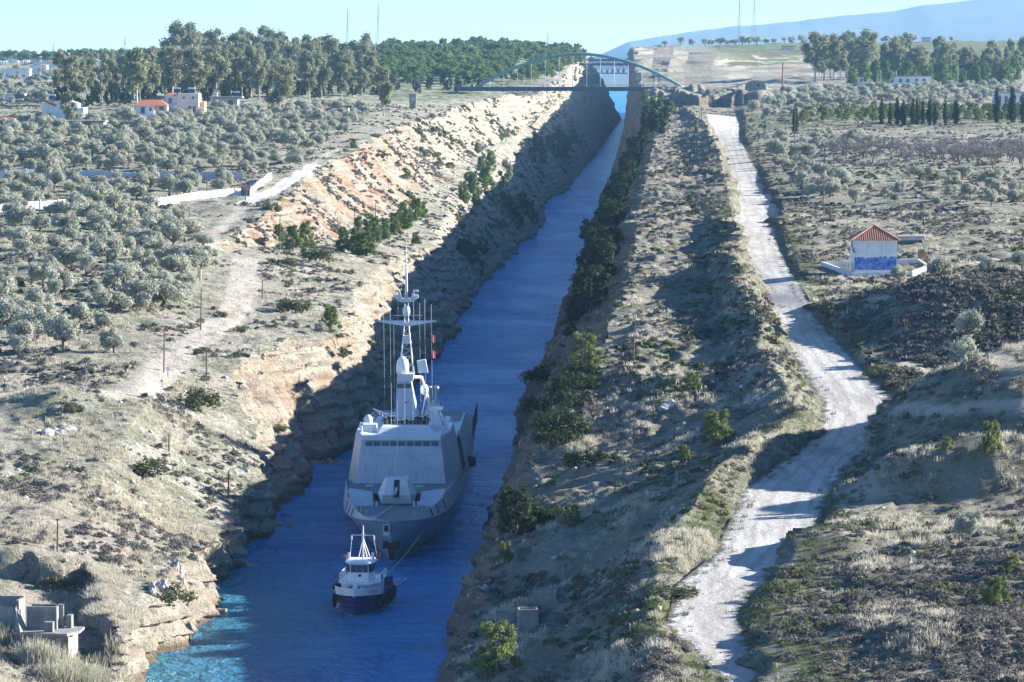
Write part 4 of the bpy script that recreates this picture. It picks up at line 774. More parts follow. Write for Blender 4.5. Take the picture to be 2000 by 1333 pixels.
def scatter_ground():
    d_l = (YG_L / 400.0) ** -1.6 * (YG_L < 1500) * (YG_L > 190) * (LZ2 > 1.5); inview_l = (np.abs(LX2) < 0.15 * YG_L + 15)
    d_r = (YG_R / 400.0) ** -1.6 * (YG_R < 1500) * (YG_R > 190) * (RZ2 > 1.5); inview_r = (np.abs(RX2) < 0.15 * YG_R + 15)
    kl, kr = LK[None, :] + 0 * LX, RK[None, :] + 0 * RX
    trk = polydist(LX2, YG_L, TRACK) > 2.6; trk &= polydist(LX2, YG_L, RAMP) > 2.6; trk &= polydist(LX2, YG_L, TRACK_B) > 2
    x5, x6 = np.interp(YS, R5[:, 0], R5[:, 1])[:, None], np.interp(YS, R6[:, 0], R6[:, 1])[:, None]; off = (np.minimum(RX2 - x5, x6 - RX2) < -0.8) | (YG_R > 1430)
    for p in PATHS: off &= polydist(RX2, YG_R, p) > 1.2
    pl = sstep(-0.15, 0.35, fbm(LX2 / 9, YG_L / 14, 3, 71)); pr = sstep(-0.2, 0.3, fbm(RX2 / 9, YG_R / 14, 3, 72))
    mound = np.exp(-(((RX2 - 63) / 22) ** 2 + ((YG_R - 455) / 45) ** 2)) * 4 + np.exp(-(((RX2 - 42) / 16) ** 2 + ((YG_R - 285) / 30) ** 2)) * 5
    wl = d_l * inview_l * (1 - Lrock * 0.85) * trk * pl; wr = d_r * inview_r * (1 - 0.75 * Rrock) * off * (pr + mound)
    NR, NL = YG_R < 430, YG_L < 470
    def tf(name, X, Yg, Z, W_, n, sc, proto, m, lab, cat): tuft_field(name, grid_spots(X, Yg, Z, W_, n), sc(n), proto, m, lab, cat)
    s1 = lambda n: 0.45 + 0.75 * rg.random(n) ** 2; s2 = lambda n: 0.55 + 0.7 * rg.random(n)
    for k in range(3):
        tf('low_scrub', RX2, YG_R, RZ2, wr * ~NR, 4500, s1, tuft_scrub(R_(600 + k)), ML_SCRUB, 'grey-brown low scrub covering the right bank and mounds', 'scrub')
        tf('low_scrub', RX2, YG_R, RZ2, wr * NR, 3000, s1, tuft_scrub(R_(604 + k), 60, 0.15), ML_SCRUB, 'grey-brown low scrub covering the nearest part of the right bank', 'scrub')
        tf('low_scrub', LX2, YG_L, LZ2, wl * ~NL, 2600, s1, tuft_scrub(R_(610 + k)), ML_SCRUB, 'grey-brown low scrub covering the left plateau', 'scrub')
        tf('low_scrub', LX2, YG_L, LZ2, wl * NL, 1100, s1, tuft_scrub(R_(614 + k), 60, 0.15), ML_SCRUB, 'grey-brown low scrub on the nearest left slopes', 'scrub')
    mats = sstep(0.0, 0.3, fbm(RX2 / 5, YG_R / 9, 3, 78)) * d_r * inview_r * off * (1 - 0.6 * Rrock) * (1 + 3 * np.exp(-((kr - 2.9) / 0.6) ** 2) + mound)
    tf('dark_scrub', RX2, YG_R, RZ2, mats * ~NR, 5000, s1, tuft_scrub(R_(620)), ML_SHRUB, 'dark green low scrub dotted over the right bank', 'scrub'); tf('dark_scrub', RX2, YG_R, RZ2, mats * NR, 2600, s1, tuft_scrub(R_(622), 60, 0.15), ML_SHRUB, 'dark green low scrub on the nearest right slopes', 'scrub')
    tf('dark_scrub', LX2, YG_L, LZ2, wl * (YG_L > 480), 2500, s1, tuft_scrub(R_(621)), ML_SHRUB, 'dark green low scrub dotted over the left plateau', 'scrub')
    cliff = d_l * inview_l * sstep(0.5, 1, Lrock) * sstep(-0.05, 0.3, fbm(YG_L / 12, LZ2 / 8, 3, 79)) * (kl > 2.9); tf('cliff_scrub', LX2, YG_L, LZ2, cliff, 1800, lambda n: 0.5 + 0.9 * rg.random(n) ** 2, tuft_scrub(R_(625)), ML_SCRUB, 'tufts of dry scrub clinging to the upper left cliff', 'scrub')
    cliff = d_l * inview_l * sstep(0.5, 1, Lrock) * sstep(0.1, 0.4, fbm(YG_L / 9, LZ2 / 8, 3, 80)) * (kl > 1.0) * (kl < 2.3) * (YG_L > 560) * (LZ2 > 1.5); tf('cliff_scrub', LX2, YG_L, LZ2, cliff, 450, lambda n: 0.4 + 1.0 * rg.random(n) ** 2, tuft_scrub(R_(626), 40, 0.2), ML_SHRUB, 'dark tufts growing on the lower left canal wall', 'scrub')
    cliff = inview_l * sstep(0.4, 0.9, Lrock) * sstep(0.0, 0.35, fbm(YG_L / 25, LZ2 / 9, 3, 85)) * (kl > 1.0) * (YG_L > 1000) * (YG_L < 2400) * (LZ2 > 3); tf('cliff_scrub', LX2, YG_L, LZ2, cliff, 1700, lambda n: 0.9 + 1.7 * rg.random(n) ** 2, tuft_scrub(R_(627), 26, 0.3), ML_SHRUB, 'green and brown scrub on the high left cliff toward the bridge', 'scrub')
    gl = sstep(-0.1, 0.3, fbm(LX2 / 7, YG_L / 9, 3, 73)); gr = sstep(0.12, 0.4, fbm(RX2 / 6, YG_R / 8, 3, 74))
    for k in range(2):
        tf('dry_grass', LX2, YG_L, LZ2, d_l * inview_l * (1 - Lrock * 0.8) * trk * gl * NL, 9000, s2, tuft_grass(R_(630 + k), 20, 0.5, 0.028), ML_STRAW, 'straw-coloured dry grass over the nearest left slopes', 'grass')
        tf('dry_grass', LX2, YG_L, LZ2, d_l * inview_l * (1 - Lrock * 0.8) * trk * gl * ~NL * (YG_L < 750), 4000, s2, tuft_grass(R_(634 + k), 14, 0.5, 0.045), ML_STRAW, 'straw-coloured dry grass over the left plateau', 'grass')
        tf('dry_grass', RX2, YG_R, RZ2, d_r * inview_r * off * gr * NR * (1 - 0.7 * Rrock), 5200, s2, tuft_grass(R_(640 + k), 20, 0.55, 0.026), ML_STRAW, 'straw-coloured dry grass along the nearest right bank', 'grass')
        tf('dry_grass', RX2, YG_R, RZ2, d_r * inview_r * off * gr * ~NR * (YG_R < 700) * (1 - 0.7 * Rrock), 1800, s2, tuft_grass(R_(644 + k), 14, 0.5, 0.045), ML_STRAW, 'straw-coloured dry grass farther along the right bank', 'grass')
    verge = sstep(-7, -1, np.minimum(RX2 - x5, x6 - RX2)) * (off + 0.12 * (np.minimum(RX2 - x5, x6 - RX2) < 1.6)) * d_r * inview_r * (YG_R < 700); tf('green_grass', RX2, YG_R, RZ2, verge, 7000, lambda n: 0.35 + 0.5 * rg.random(n), tuft_grass(R_(650), 18, 0.5, 0.035), ML_GRASS, 'short green weeds along both verges of the pale road', 'grass')
    # loose stones
    r = R_(660); st = []
    d = r.normal(size=(8, 3)); ico = bmesh.new(); bmesh.ops.create_icosphere(ico, subdivisions=1, radius=0.5); co = np.array([tuple(v.co * (0.75 + 0.5 * r.random())) for v in ico.verts]) * np.array([1, 0.8, 0.6]); f = np.array([[v.index for v in q.verts] for q in ico.faces]); ico.free()
    ms = plain('pale_stone', (0.40, 0.37, 0.32), 0.95, 0.25, 2)
    steep = sstep(0.35, 0.8, Lslope) * (kl > 1.9) + 0.15
    tuft_field('loose_stones', grid_spots(LX2, YG_L, LZ2, d_l * inview_l * steep * (YG_L < 650), 2600), 0.15 + 0.9 * rg.random(2600) ** 5, (co, f, np.zeros(len(co))), ms, 'pale loose stones strewn over the left slopes', 'stones')
    steep = sstep(0.25, 0.8, Rslope) + 0.12
    tuft_field('loose_stones', grid_spots(RX2, YG_R, RZ2, d_r * inview_r * off * steep * (YG_R < 650), 2600), 0.15 + 0.9 * rg.random(2600) ** 5, (co, f, np.zeros(len(co))), ms, 'pale loose stones strewn over the right bank', 'stones')
scatter_ground()

# ------------------------------------------------------------------ paints
M_NAVY = plain('naval_grey_paint', (0.45, 0.495, 0.545), 0.5, 0.08, 0.5, streak=0.4)
M_DECK = plain('deck_paint', (0.17, 0.19, 0.215), 0.85, 0.12, 1.0)
M_LIGHT = plain('light_grey_paint', (0.58, 0.61, 0.63), 0.5, 0.06, 0.8)
M_BLACK = plain('black_opening', (0.012, 0.013, 0.015), 0.7, 0.2, 2)
M_DARKG = plain('dark_grey_paint', (0.10, 0.11, 0.12), 0.7, 0.2, 2)
M_WHITE = plain('white_paint', (0.80, 0.80, 0.79), 0.55, 0.05, 1.2)
M_BLUE = plain('blue_hull_paint', (0.012, 0.035, 0.19), 0.4, 0.2, 1.0)
M_RED = plain('red_paint', (0.50, 0.035, 0.03), 0.6, 0.2, 1.5)
M_RUSTY = plain('antifouling_red', (0.17, 0.045, 0.035), 0.8, 0.4, 1.5)
M_TYRE = plain('tyre_rubber', (0.018, 0.018, 0.02), 0.9, 0.3, 4)
M_ROPE = plain('rope', (0.42, 0.40, 0.36), 0.9, 0.2, 6)
M_STEEL = plain('galvanised_steel', (0.36, 0.38, 0.40), 0.6, 0.15, 2)
M_WOOD = plain('pole_wood', (0.14, 0.11, 0.085), 0.95, 0.3, 3)
M_CONC = plain('weathered_concrete', (0.25, 0.24, 0.22), 0.95, 0.3, 0.9, streak=0.7)
M_PLASTER = plain('white_plaster', (0.74, 0.73, 0.70), 0.9, 0.1, 0.9, streak=0.35)
M_CREAMW = plain('cream_plaster', (0.66, 0.57, 0.47), 0.9, 0.08, 0.6)
M_GREYW = plain('grey_plaster', (0.42, 0.42, 0.42), 0.9, 0.1, 0.6)
M_TILE = plain('red_roof_tile', (0.42, 0.135, 0.065), 0.85, 0.25, 1.5)
M_PALETILE = plain('pale_ridge_tile', (0.60, 0.30, 0.19), 0.85, 0.15, 2)
M_TEAL = plain('teal_bridge_paint', (0.16, 0.30, 0.29), 0.5, 0.1, 0.3)
M_IRON = plain('dark_bridge_steel', (0.075, 0.085, 0.10), 0.7, 0.25, 0.5)
M_TRUSS = plain('grey_truss_steel', (0.20, 0.23, 0.26), 0.7, 0.2, 0.4)
M_SKIN = plain('skin', (0.50, 0.30, 0.21), 0.6, 0.08, 8); M_UNIFORM = plain('dark_uniform', (0.018, 0.020, 0.028), 0.9, 0.3, 5); M_HAIR = plain('dark_hair', (0.02, 0.015, 0.012), 0.8, 0.2, 9); M_SHIRT = plain('pale_shirt', (0.45, 0.45, 0.46), 0.9, 0.1, 5)
M_RUSTBAR = plain('rusty_bars', (0.25, 0.125, 0.07), 0.9, 0.3, 3)
def glass_mat(name, col, rough=0.12):
    m, nt, bs = mat(name); bs.inputs['Base Color'].default_value = (*col, 1); bs.inputs['Roughness'].default_value = rough; bs.inputs['Specular IOR Level'].default_value = 0.7; return m
M_GLASS = glass_mat('window_glass', (0.03, 0.06, 0.12))

# ------------------------------------------------------------------ the frigate
SHIP0 = (-13.8, 432.5); SHIP_RZ = -0.0117
def ship_z(u): return np.interp(u, [-7, -3, 4, 12, 30, 125], [5.2, 4.95, 4.6, 4.4, 4.3, 4.2])
def level(tab, u): return np.interp(u, [t[0] for t in tab], [t[1] for t in tab])
LEV = [ # stem position, height function, half breadth after the stem
    (1.0, lambda u: -1.5 + 0 * u, [(0, 0), (3, .6), (10, 1.7), (20, 3.3), (35, 4.9), (55, 5.9), (80, 6.1), (125, 5.2)]),
    (0.0, lambda u: 0 * u, [(0, 0.03), (2, .55), (5, 1.2), (10, 2.2), (20, 4.0), (35, 5.6), (55, 6.5), (80, 6.6), (125, 5.8)]),
    (-1.9, lambda u: 1.6 + 0 * u, [(0, 0.05), (1, .6), (4, 1.8), (10, 3.3), (20, 4.9), (35, 6.2), (55, 6.9), (80, 7.0), (125, 6.4)]),
    (-4.2, lambda u: 3.3 + 0 * u, [(0, 0.08), (1, 1.0), (3, 2.3), (7, 3.7), (12, 4.7), (22, 5.9), (36, 6.8), (55, 7.2), (90, 7.3), (125, 6.9)]),
    (-6.4, ship_z, [(0, 0.12), (.4, 1.1), (1.2, 2.1), (3, 3.2), (6, 4.3), (10, 5.2), (17, 6.1), (26, 6.7), (38, 7.2), (60, 7.5), (95, 7.5), (125, 7.1)]),
    (-6.5, lambda u: np.maximum(ship_z(u) + 0.02, np.interp(u, [-7, -3, 2, 10, 26, 34, 125], [5.25, 5.4, 5.8, 6.05, 6.3, 5.6, 5.5])), [(0, 0.10), (.4, 1.05), (1.2, 2.0), (3, 3.0), (6, 3.95), (10, 4.75), (17, 5.65), (26, 6.3), (38, 7.0), (60, 7.25), (95, 7.25), (125, 6.9)])]
def hull_pt(k, u, side=1):
    s0, zf, tab = LEV[k]; return Vector((side * float(level(tab, u - s0)), u, float(zf(np.array(u)))))
def frigate():
    root = empty('frigate', (*SHIP0, 0), SHIP_RZ, 'long grey naval frigate being towed along the canal, crew gathered on its bridge roof', 'warship')
    T = np.concatenate([np.linspace(0, 0.03, 10)[:-1], np.linspace(0.03, 0.25, 22)[:-1], np.linspace(0.25, 1, 24)]); US_ = 122.0
    v, f = [], []; nl = len(LEV); nt_ = len(T)
    for side in (1, -1):
        for (s0, zf, tab) in LEV:
            u = s0 + (US_ - s0) * T; hw = level(tab, u - s0); z = zf(u)
            v += [(side * a, b, c) for a, b, c in zip(hw, u, z)]
    for si in (0, 1):
        o = si * nl * nt_
        for k in range(nl - 1):
            for t in range(nt_ - 1): f.append((o + k * nt_ + t, o + k * nt_ + t + 1, o + (k + 1) * nt_ + t + 1, o + (k + 1) * nt_ + t))
    o2 = nl * nt_
    for k in range(nl - 1): f.append((k * nt_ + nt_ - 1, o2 + k * nt_ + nt_ - 1, o2 + (k + 1) * nt_ + nt_ - 1, (k + 1) * nt_ + nt_ - 1)); f.append((k * nt_, (k + 1) * nt_, o2 + (k + 1) * nt_, o2 + k * nt_))
    me = bpy.data.meshes.new('hull'); me.from_pydata(v, [], f); bm = bmesh.new(); bm.from_mesh(me); bmesh.ops.recalc_face_normals(bm, faces=bm.faces); bm.to_mesh(me); bm.free()
    me.materials.append(M_NAVY); inst('hull', me, root)
    # decks
    def deckpoly(us, inset, z, name, m):
        r = [(hull_pt(5, u).x - inset, u) for u in us]; pts = [(a, b) for a, b in r] + [(-a, b) for a, b in r[::-1]]
        MB().hexa([(x, y, z - 0.12) for x, y in pts], [(x, y, z) for x, y in pts]).build(name, m, root)
    deckpoly([-6.0, -5.4, -4, -2, 0, 3, 6, 9, 12, 15], 0.12, 4.95, 'foredeck', M_DECK)
    deckpoly([15.2, 18, 22, 26, 31], 0.14, 5.9, 'gun_deck', M_DECK); deckpoly([84, 95, 110, 121.9], 0.02, 5.52, 'flight_deck', M_DECK)
    for s in (1, -1):
        a, b = hull_pt(5, 8.5, s), hull_pt(5, 15.5, s)
        MB().hexa([(s * 2.7, 10.2, 5.46), (a.x - s * .2, 9.0, 5.46), (b.x - s * .2, 15.4, 5.46), (s * 2.7, 15.4, 5.46)], [(s * 2.9, 13.6, 6.55), (b.x - s * .3, 13.2, 6.95), (b.x - s * .3, 15.4, 6.95), (s * 2.9, 15.4, 6.55)]).build('breakwater', M_NAVY, root, loc=(0, 0, -.48))
        for q in (0, 1): MB().box(s * (2.2 + q * .5) - .12, s * (2.2 + q * .5) + .12, 9.2, 9.5, 5.45, 6.1).build('bollard', M_LIGHT, root, loc=(0, 0, -.5))
    # forward superstructure with a chamfered corner each side
    B = [(-5.45, 25, 5.88), (-6.75, 31, 5.55), (-7.08, 43.5, 5.5), (7.08, 43.5, 5.5), (6.75, 31, 5.55), (5.45, 25, 5.88)]; Tt = [(-4.78, 26.3, 11.6), (-5.75, 31.2, 11.6), (-5.95, 43.5, 11.6), (5.95, 43.5, 11.6), (5.75, 31.2, 11.6), (4.78, 26.3, 11.6)]
    sup = MB().hexa(B, Tt).build('bridge_block', M_NAVY, root)
    MB().box(-5.42, 5.42, 24.94, 25.05, 5.85, 5.97).build('skirting', M_DARKG, sup)
    # bridge windows: nine panes along the front and two round each corner
    def face(x, t, off): return (x * (5.45 + (4.78 - 5.45) * t) / 5.45, 25 + 1.3 * t - off, 5.88 + 5.72 * t)
    sm = MB()
    for x in (-3.1, -1.0, 1.2, 3.3): sm.hexa([face(x - .02, .04, -.01), face(x + .02, .04, -.01), face(x + .02, .78, -.01), face(x - .02, .78, -.01)], [face(x - .02, .04, .015), face(x + .02, .04, .015), face(x + .02, .78, .015), face(x - .02, .78, .015)])
    for t in (.33, .60): sm.hexa([face(-5.2, t, -.01), face(5.2, t, -.01), face(5.2, t + .006, -.01), face(-5.2, t + .006, -.01)], [face(-5.2, t, .015), face(5.2, t, .015), face(5.2, t + .006, .015), face(-5.2, t + .006, .015)])
    sm.build('plate_seams', plain('seam_grey', (.27, .31, .36), .6), sup)
    for i in range(9):
        x0, x1 = -4.85 + i * 1.12, -4.85 + i * 1.12 + 0.95; p = [face(x0, .80, .02), face(x1, .80, .02), face(x1, .90, .02), face(x0, .90, .02)]
        MB().hexa(p, [(a, b - .05, c) for a, b, c in p]).build('window', M_GLASS, sup)
    p = [face(-5.5, .93, .0), face(5.5, .93, .0), face(5.5, 1.03, .0), face(-5.5, 1.03, .0)]; MB().hexa([(a, b + .4, c) for a, b, c in p], [(a, b - .28, c) for a, b, c in p]).build('visor', M_LIGHT, sup)
    MB().hexa([(-4.7, 26.6, 11.62), (-5.7, 31.3, 11.62), (-5.9, 43.4, 11.62), (5.9, 43.4, 11.62), (5.7, 31.3, 11.62), (4.7, 26.6, 11.62)], [(-4.65, 26.7, 11.75), (-5.65, 31.3, 11.75), (-5.85, 43.4, 11.75), (5.85, 43.4, 11.75), (5.65, 31.3, 11.75), (4.65, 26.7, 11.75)]).build('roof', M_LIGHT, root)
    MB().hexa([(-2.9, 28.2, 11.76), (-2.9, 33.2, 11.76), (3.9, 33.2, 11.76), (3.9, 28.2, 11.76)], [(-2.5, 30, 12.4), (-2.5, 33.2, 12.4), (3.3, 33.2, 12.4), (3.3, 30, 12.4)]).build('roof_platform', M_LIGHT, root)
    MB().hexa([(3.2, 33.4, 11.76), (3.2, 37.5, 11.76), (5.0, 37.5, 11.76), (5.0, 33.4, 11.76)], [(3.5, 34, 14.0), (3.5, 36.5, 14.0), (4.2, 36.5, 14.0), (4.2, 34, 14.0)]).build('director_housing', M_LIGHT, root)
    MB().box(-4.9, -3.2, 31, 33.5, 11.76, 12.6).build('deck_locker', M_LIGHT, root); MB().lathe([(.55, 11.76), (.55, 12.9), (.3, 13.3), (.02, 13.4)], -4.5, 36, 14).build('sensor_dome', M_LIGHT, root, True)
    for s in (1, -1):
        for q in range(3): MB().tube([(s * (4.3 + .3 * (q == 1)), 38 + q * 1.6, 12.15), (s * (4.3 + .3 * (q == 1)), 39.3 + q * 1.6, 12.15)], .38, 10).build('liferaft', M_WHITE, root)
        MB().box(s * 5.0 - .1, s * 5.0 + .1, 29.5, 30.4, 11.76, 12.5).build('vent_box', M_LIGHT, root)
    for (x, u) in ((-1.7, 20.5), (2.4, 21.5), (-3.6, 22)): MB().box(x - .5, x + .5, u - .5, u + .5, 5.9, 6.15).build('deck_hatch', M_NAVY, root, bevel=.05)
    fr_ = MB()
    for s in (1, -1):
        for u in np.linspace(-4, 22, 14): a = hull_pt(5, u, s); fr_.tube([a, a + Vector((0, 0, .75))], .025, 4)
    fr_.build('guard_rail', M_LIGHT, root)
    r = MB()
    for x in np.linspace(-4.6, 4.6, 12): r.tube([(x, 26.8, 11.75), (x, 26.8, 12.45)], .025, 5)
    r.tube([(-4.6, 26.8, 12.45), (4.6, 26.8, 12.45)], .03, 5); r.tube([(-4.6, 26.8, 12.1), (4.6, 26.8, 12.1)], .02, 5); r.build('railing', M_LIGHT, root)
    # mid part with the boat bay, hangar, nets
    MB().hexa([(-4.2, 43.5, 5.5), (-4.2, 55, 5.5), (4.2, 55, 5.5), (4.2, 43.5, 5.5)], [(-3.9, 43.5, 9.4), (-3.9, 55, 9.4), (3.9, 55, 9.4), (3.9, 43.5, 9.4)]).build('boat_bay_wall', M_DARKG, root)
    MB().hexa([(-7.05, 43.5, 9.42), (-7.05, 55, 9.42), (7.05, 55, 9.42), (7.05, 43.5, 9.42)][:0] or [(-6.25, 43.6, 9.42), (-6.25, 54.9, 9.42), (6.25, 54.9, 9.42), (6.25, 43.6, 9.42)], [(-6.15, 43.6, 9.65), (-6.15, 54.9, 9.65), (6.15, 54.9, 9.65), (6.15, 43.6, 9.65)]).build('boat_bay_roof', M_NAVY, root)
    hb = MB().hexa([(-7.2, 55, 5.5), (-7.2, 86, 5.5), (7.2, 86, 5.5), (7.2, 55, 5.5)], [(-6.4, 55.6, 9.6), (-6.4, 86, 9.2), (6.4, 86, 9.2), (6.4, 55.6, 9.6)]).build('hangar', M_NAVY, root)
    MB().box(-6.1, 6.1, 70, 85.6, 9.45, 9.5).build('hangar_roof', M_DECK, hb)
    MB().hexa([(-5.2, 62, 9.5), (-5.2, 70, 9.5), (5.2, 70, 9.5), (5.2, 62, 9.5)], [(-4.8, 62.5, 10.1), (-4.8, 70, 10.1), (4.8, 70, 10.1), (4.8, 62.5, 10.1)]).build('hangar_coaming', M_LIGHT, hb)
    for s in (1, -1):
        n = MB(); n.box(s * 7.25 - .04, s * 7.25 + .04, 92, 119, 5.5, 7.7)
        for q in range(12): n.box(s * 7.32 - .05, s * 7.32 + .05, 92 + q * 2.4, 92.12 + q * 2.4, 5.0, 7.8)
        n.build('safety_net', M_DARKG, root)
        for (u0, u1) in ((44, 44.2),): pass
    for s in (1, -1): MB().hexa([(s * 7.06, 45.5, 5.6), (s * 7.14, 53.5, 5.3), (s * 6.0, 53.5, 5.3), (s * 6.0, 45.5, 5.6)], [(s * 6.18, 44.2, 9.35), (s * 6.5, 52.0, 9.35), (s * 5.8, 52.0, 9.35), (s * 5.8, 44.2, 9.35)]).build('bay_opening', M_BLACK, root)
    bt = MB().hexa([(4.4, 46, 6.2), (4.4, 52, 6.2), (6.4, 52, 6.2), (6.4, 46, 6.2)], [(4.3, 45.4, 7.1), (4.3, 52.2, 7.1), (6.6, 52.2, 7.1), (6.6, 45.4, 7.1)]).build('workboat', M_DARKG, root)
    # gun
    gun = empty('gun_turret', (0, 0, 0)); gun.parent = root; gun.location.z = -.5
    MB().lathe([(2.0, 5.46), (2.0, 5.62)], 0.1, 12.4, 24).build('turret_ring', M_DARKG, gun)
    gx = .1; A_ = [(-1.75, 11.0), (-2.05, 13.0), (-1.4, 14.6), (1.4, 14.6), (2.05, 13.0), (1.75, 11.0)]; M1 = [(-1.55, 10.5), (-2.3, 12.6), (-1.6, 14.9), (1.6, 14.9), (2.3, 12.6), (1.55, 10.5)]; Tp = [(-1.15, 11.8), (-1.5, 12.8), (-1.1, 14.4), (1.1, 14.4), (1.5, 12.8), (1.15, 11.8)]
    g = MB(); rings = [(A_, 5.63), (M1, 6.7), (Tp, 8.5)]; 
    for (q, z) in rings: g.v += [(x + gx, y, z) for x, y in q]
    for k in range(2): g.f += [(k * 6 + i, k * 6 + (i + 1) % 6, k * 6 + 6 + (i + 1) % 6, k * 6 + 6 + i) for i in range(6)]
    g.f += [tuple(range(6))[::-1], tuple(range(12, 18))]; g.build('gun_house', M_LIGHT, gun)
    def gf(x, t): return (x + gx, 10.5 + 1.3 * t, 6.7 + 1.8 * t)
    MB().hexa([gf(-.33, -.15), gf(.33, -.15), gf(.33, .93), gf(-.33, .93)], [(a, b - .06, c) for a, b, c in (gf(-.33, -.15), gf(.33, -.15), gf(.33, .93), gf(-.33, .93))]).build('barrel_slot', M_BLACK, gun)
    MB().tube([(gx, 12, 7.5), (gx, 9.6, 7.4), (gx, 6.6, 7.28)], [.2, .15, .1], 12).build('barrel', M_LIGHT, gun, True)
    MB().tube([(-.3, 9.2, 5.6), (-1.7, -2.6, 5.6)], .07, 6).build('jackstaff', M_LIGHT, root, loc=(0, 0, -.5)); MB().box(-2.4, -1.5, -3.4, -2.9, 5.46, 5.75).build('windlass', M_LIGHT, root, loc=(0, 0, -.5))
    # bow fittings
    MB().box(-.95, .95, -2.75, -.9, 1.55, 2.35).build('anchor_recess', M_BLACK, root); MB().hexa([(-.28, -.4, .05), (.28, -.4, .05), (.28, .4, .05), (-.28, .4, .05)], [(-.36, -2.3, 1.6), (.36, -2.3, 1.6), (.36, -1.4, 1.6), (-.36, -1.4, 1.6)]).build('stem_stripe', M_RUSTY, root)  # dark red-brown stripe runs down the stem from the recess to the waterline
    hw_ = MB().box(-.72, .02, -6.35, -5.0, 3.5, 4.75).build('hawse_frame', M_LIGHT, root); MB().box(-.6, -.1, -6.42, -6.3, 3.95, 4.65).build('hawse_hole', M_BLACK, hw_)
    for s, us in ((1, (1.2, 4.4, 9.4)), (-1, (1.6, 4.4, 8.4))):
        for u in us:
            q = [hull_pt(4, u, s), hull_pt(4, u + .35, s), hull_pt(5, u + .35, s), hull_pt(5, u, s)]; q = [q[0].lerp(q[3], .12), q[1].lerp(q[2], .12), q[1].lerp(q[2], .86), q[0].lerp(q[3], .86)]; o_ = Vector((s * .05, -.05, .02))
            MB().hexa([p_ - o_ * .5 for p_ in q], [p_ + o_ for p_ in q]).build('fairlead', M_BLACK, root)
    for s in (1, -1):
        a = hull_pt(3, 2.5, s); MB().box(a.x - .3, a.x + .3, 2.2, 2.8, 3.5, 4.0).build('mooring_hole', M_BLACK, root)
    fd = MB().lathe([(.25, 4.1), (.65, 4.4), (.65, 5.3), (.25, 5.6)], 7.7, 62, 12).build('fender', M_BLACK, root, True)
    MB().tube([(6.9, 36, 9.2), (7.35, 46, 5.2), (7.55, 57, 4.9)], .035, 5).build('side_line', M_DARKG, root)
    # mast tower
    tw = empty('mast_tower', (0, 0, 0)); tw.parent = root
    MB().hexa([(-1.25, 38, 11.76), (-1.25, 44, 11.76), (1.75, 44, 11.76), (1.75, 38, 11.76)], [(-1.05, 39.2, 17.3), (-1.05, 42, 17.3), (.7, 42, 17.3), (.7, 39.2, 17.3)]).build('tower_body', M_NAVY, tw)
    MB().hexa([(-1.08, 39.0, 17.3), (-1.08, 42.2, 17.3), (.95, 42.2, 17.3), (.95, 39.0, 17.3)], [(-.95, 38.8, 18.2), (-.95, 42.2, 18.2), (1.1, 42.2, 18.2), (1.1, 38.8, 18.2)]).build('tower_cap', M_LIGHT, tw)
    MB().box(-1.0, .8, 39.0, 39.2, 16.4, 17.0).build('tower_louvre', M_DARKG, tw); MB().box(-.1, .22, 38.6, 38.9, 14.4, 14.75).build('porthole', M_BLACK, tw)
    MB().lathe([(.78, 18.2), (.8, 19.2), (.68, 19.8), (.4, 20.2), (.03, 20.35)], -.35, 39.9, 20).build('radome', M_WHITE, tw, True)
    l = MB(); c0 = Vector((.1, 41, 0))
    for (x, y) in ((-.85, -.8), (.85, -.8), (.85, .8), (-.85, .8)): l.tube([c0 + Vector((x * 1.05, y, 18.2)), c0 + Vector((x * .28, y * .3, 24.5)), c0 + Vector((x * .25, y * .25, 27))], [.07, .06, .05], 5)
    for i in range(9):
        z0 = 18.4 + i * .95; k0 = 1 - .72 * (z0 - 18.2) / 6.3; k0 = max(k0, .27)
        l.tube([c0 + Vector((-.87 * k0, -.8 * k0, z0)), c0 + Vector((.87 * k0, -.8 * k0, z0 + .9))], .035, 4); l.tube([c0 + Vector((-.87 * k0, -.8 * k0, z0)), c0 + Vector((.87 * k0, -.8 * k0, z0))], .035, 4); l.tube([c0 + Vector((.87 * k0, -.8 * k0, z0)), c0 + Vector((.87 * k0, .8 * k0, z0 + .9))], .035, 4)
    l.build('lattice_mast', M_LIGHT, tw)
    MB().box(-.35, .5, 40.5, 41.3, 21.9, 22.9).build('sensor_box', M_LIGHT, tw)
    y = MB().hexa([(-3.55, 40.9, 24.62), (-.5, 40.8, 24.1), (.7, 40.8, 24.1), (3.75, 40.9, 24.62)], [(-3.55, 41.1, 24.72), (-.5, 41.2, 24.72), (.7, 41.2, 24.72), (3.75, 41.1, 24.72)]); y.tube([(-3.7, 41, 24.7), (3.9, 41, 24.7)], .05, 6); y.tube([(-1.6, 41, 25.4), (2.1, 41, 25.4)], .04, 5); y.build('yardarm', M_LIGHT, tw)
    for (x, z1) in ((-2.75, 26.6), (-1.95, 27.4), (-.95, 27.6), (1.0, 27.7), (1.75, 26.9), (2.4, 27.5), (3.2, 26.8)): MB().tube([(x, 41, 24.7), (x, 41, z1)], .022, 5).build('whip_antenna', M_LIGHT, tw)
    MB().lathe([(.2, 25.3), (.42, 25.5), (.48, 25.9), (.42, 26.4), (.2, 26.6)], .1, 41, 14).build('drum_antenna', M_LIGHT, tw, True)
    pl = MB().hexa([(-.6, 40.4, 27.1), (-.6, 41.6, 27.1), (.8, 41.6, 27.1), (.8, 40.4, 27.1)], [(-1.3, 40.2, 27.55), (-1.3, 41.8, 27.55), (1.5, 41.8, 27.55), (1.5, 40.2, 27.55)]); pl.build('mast_platform', M_LIGHT, tw)
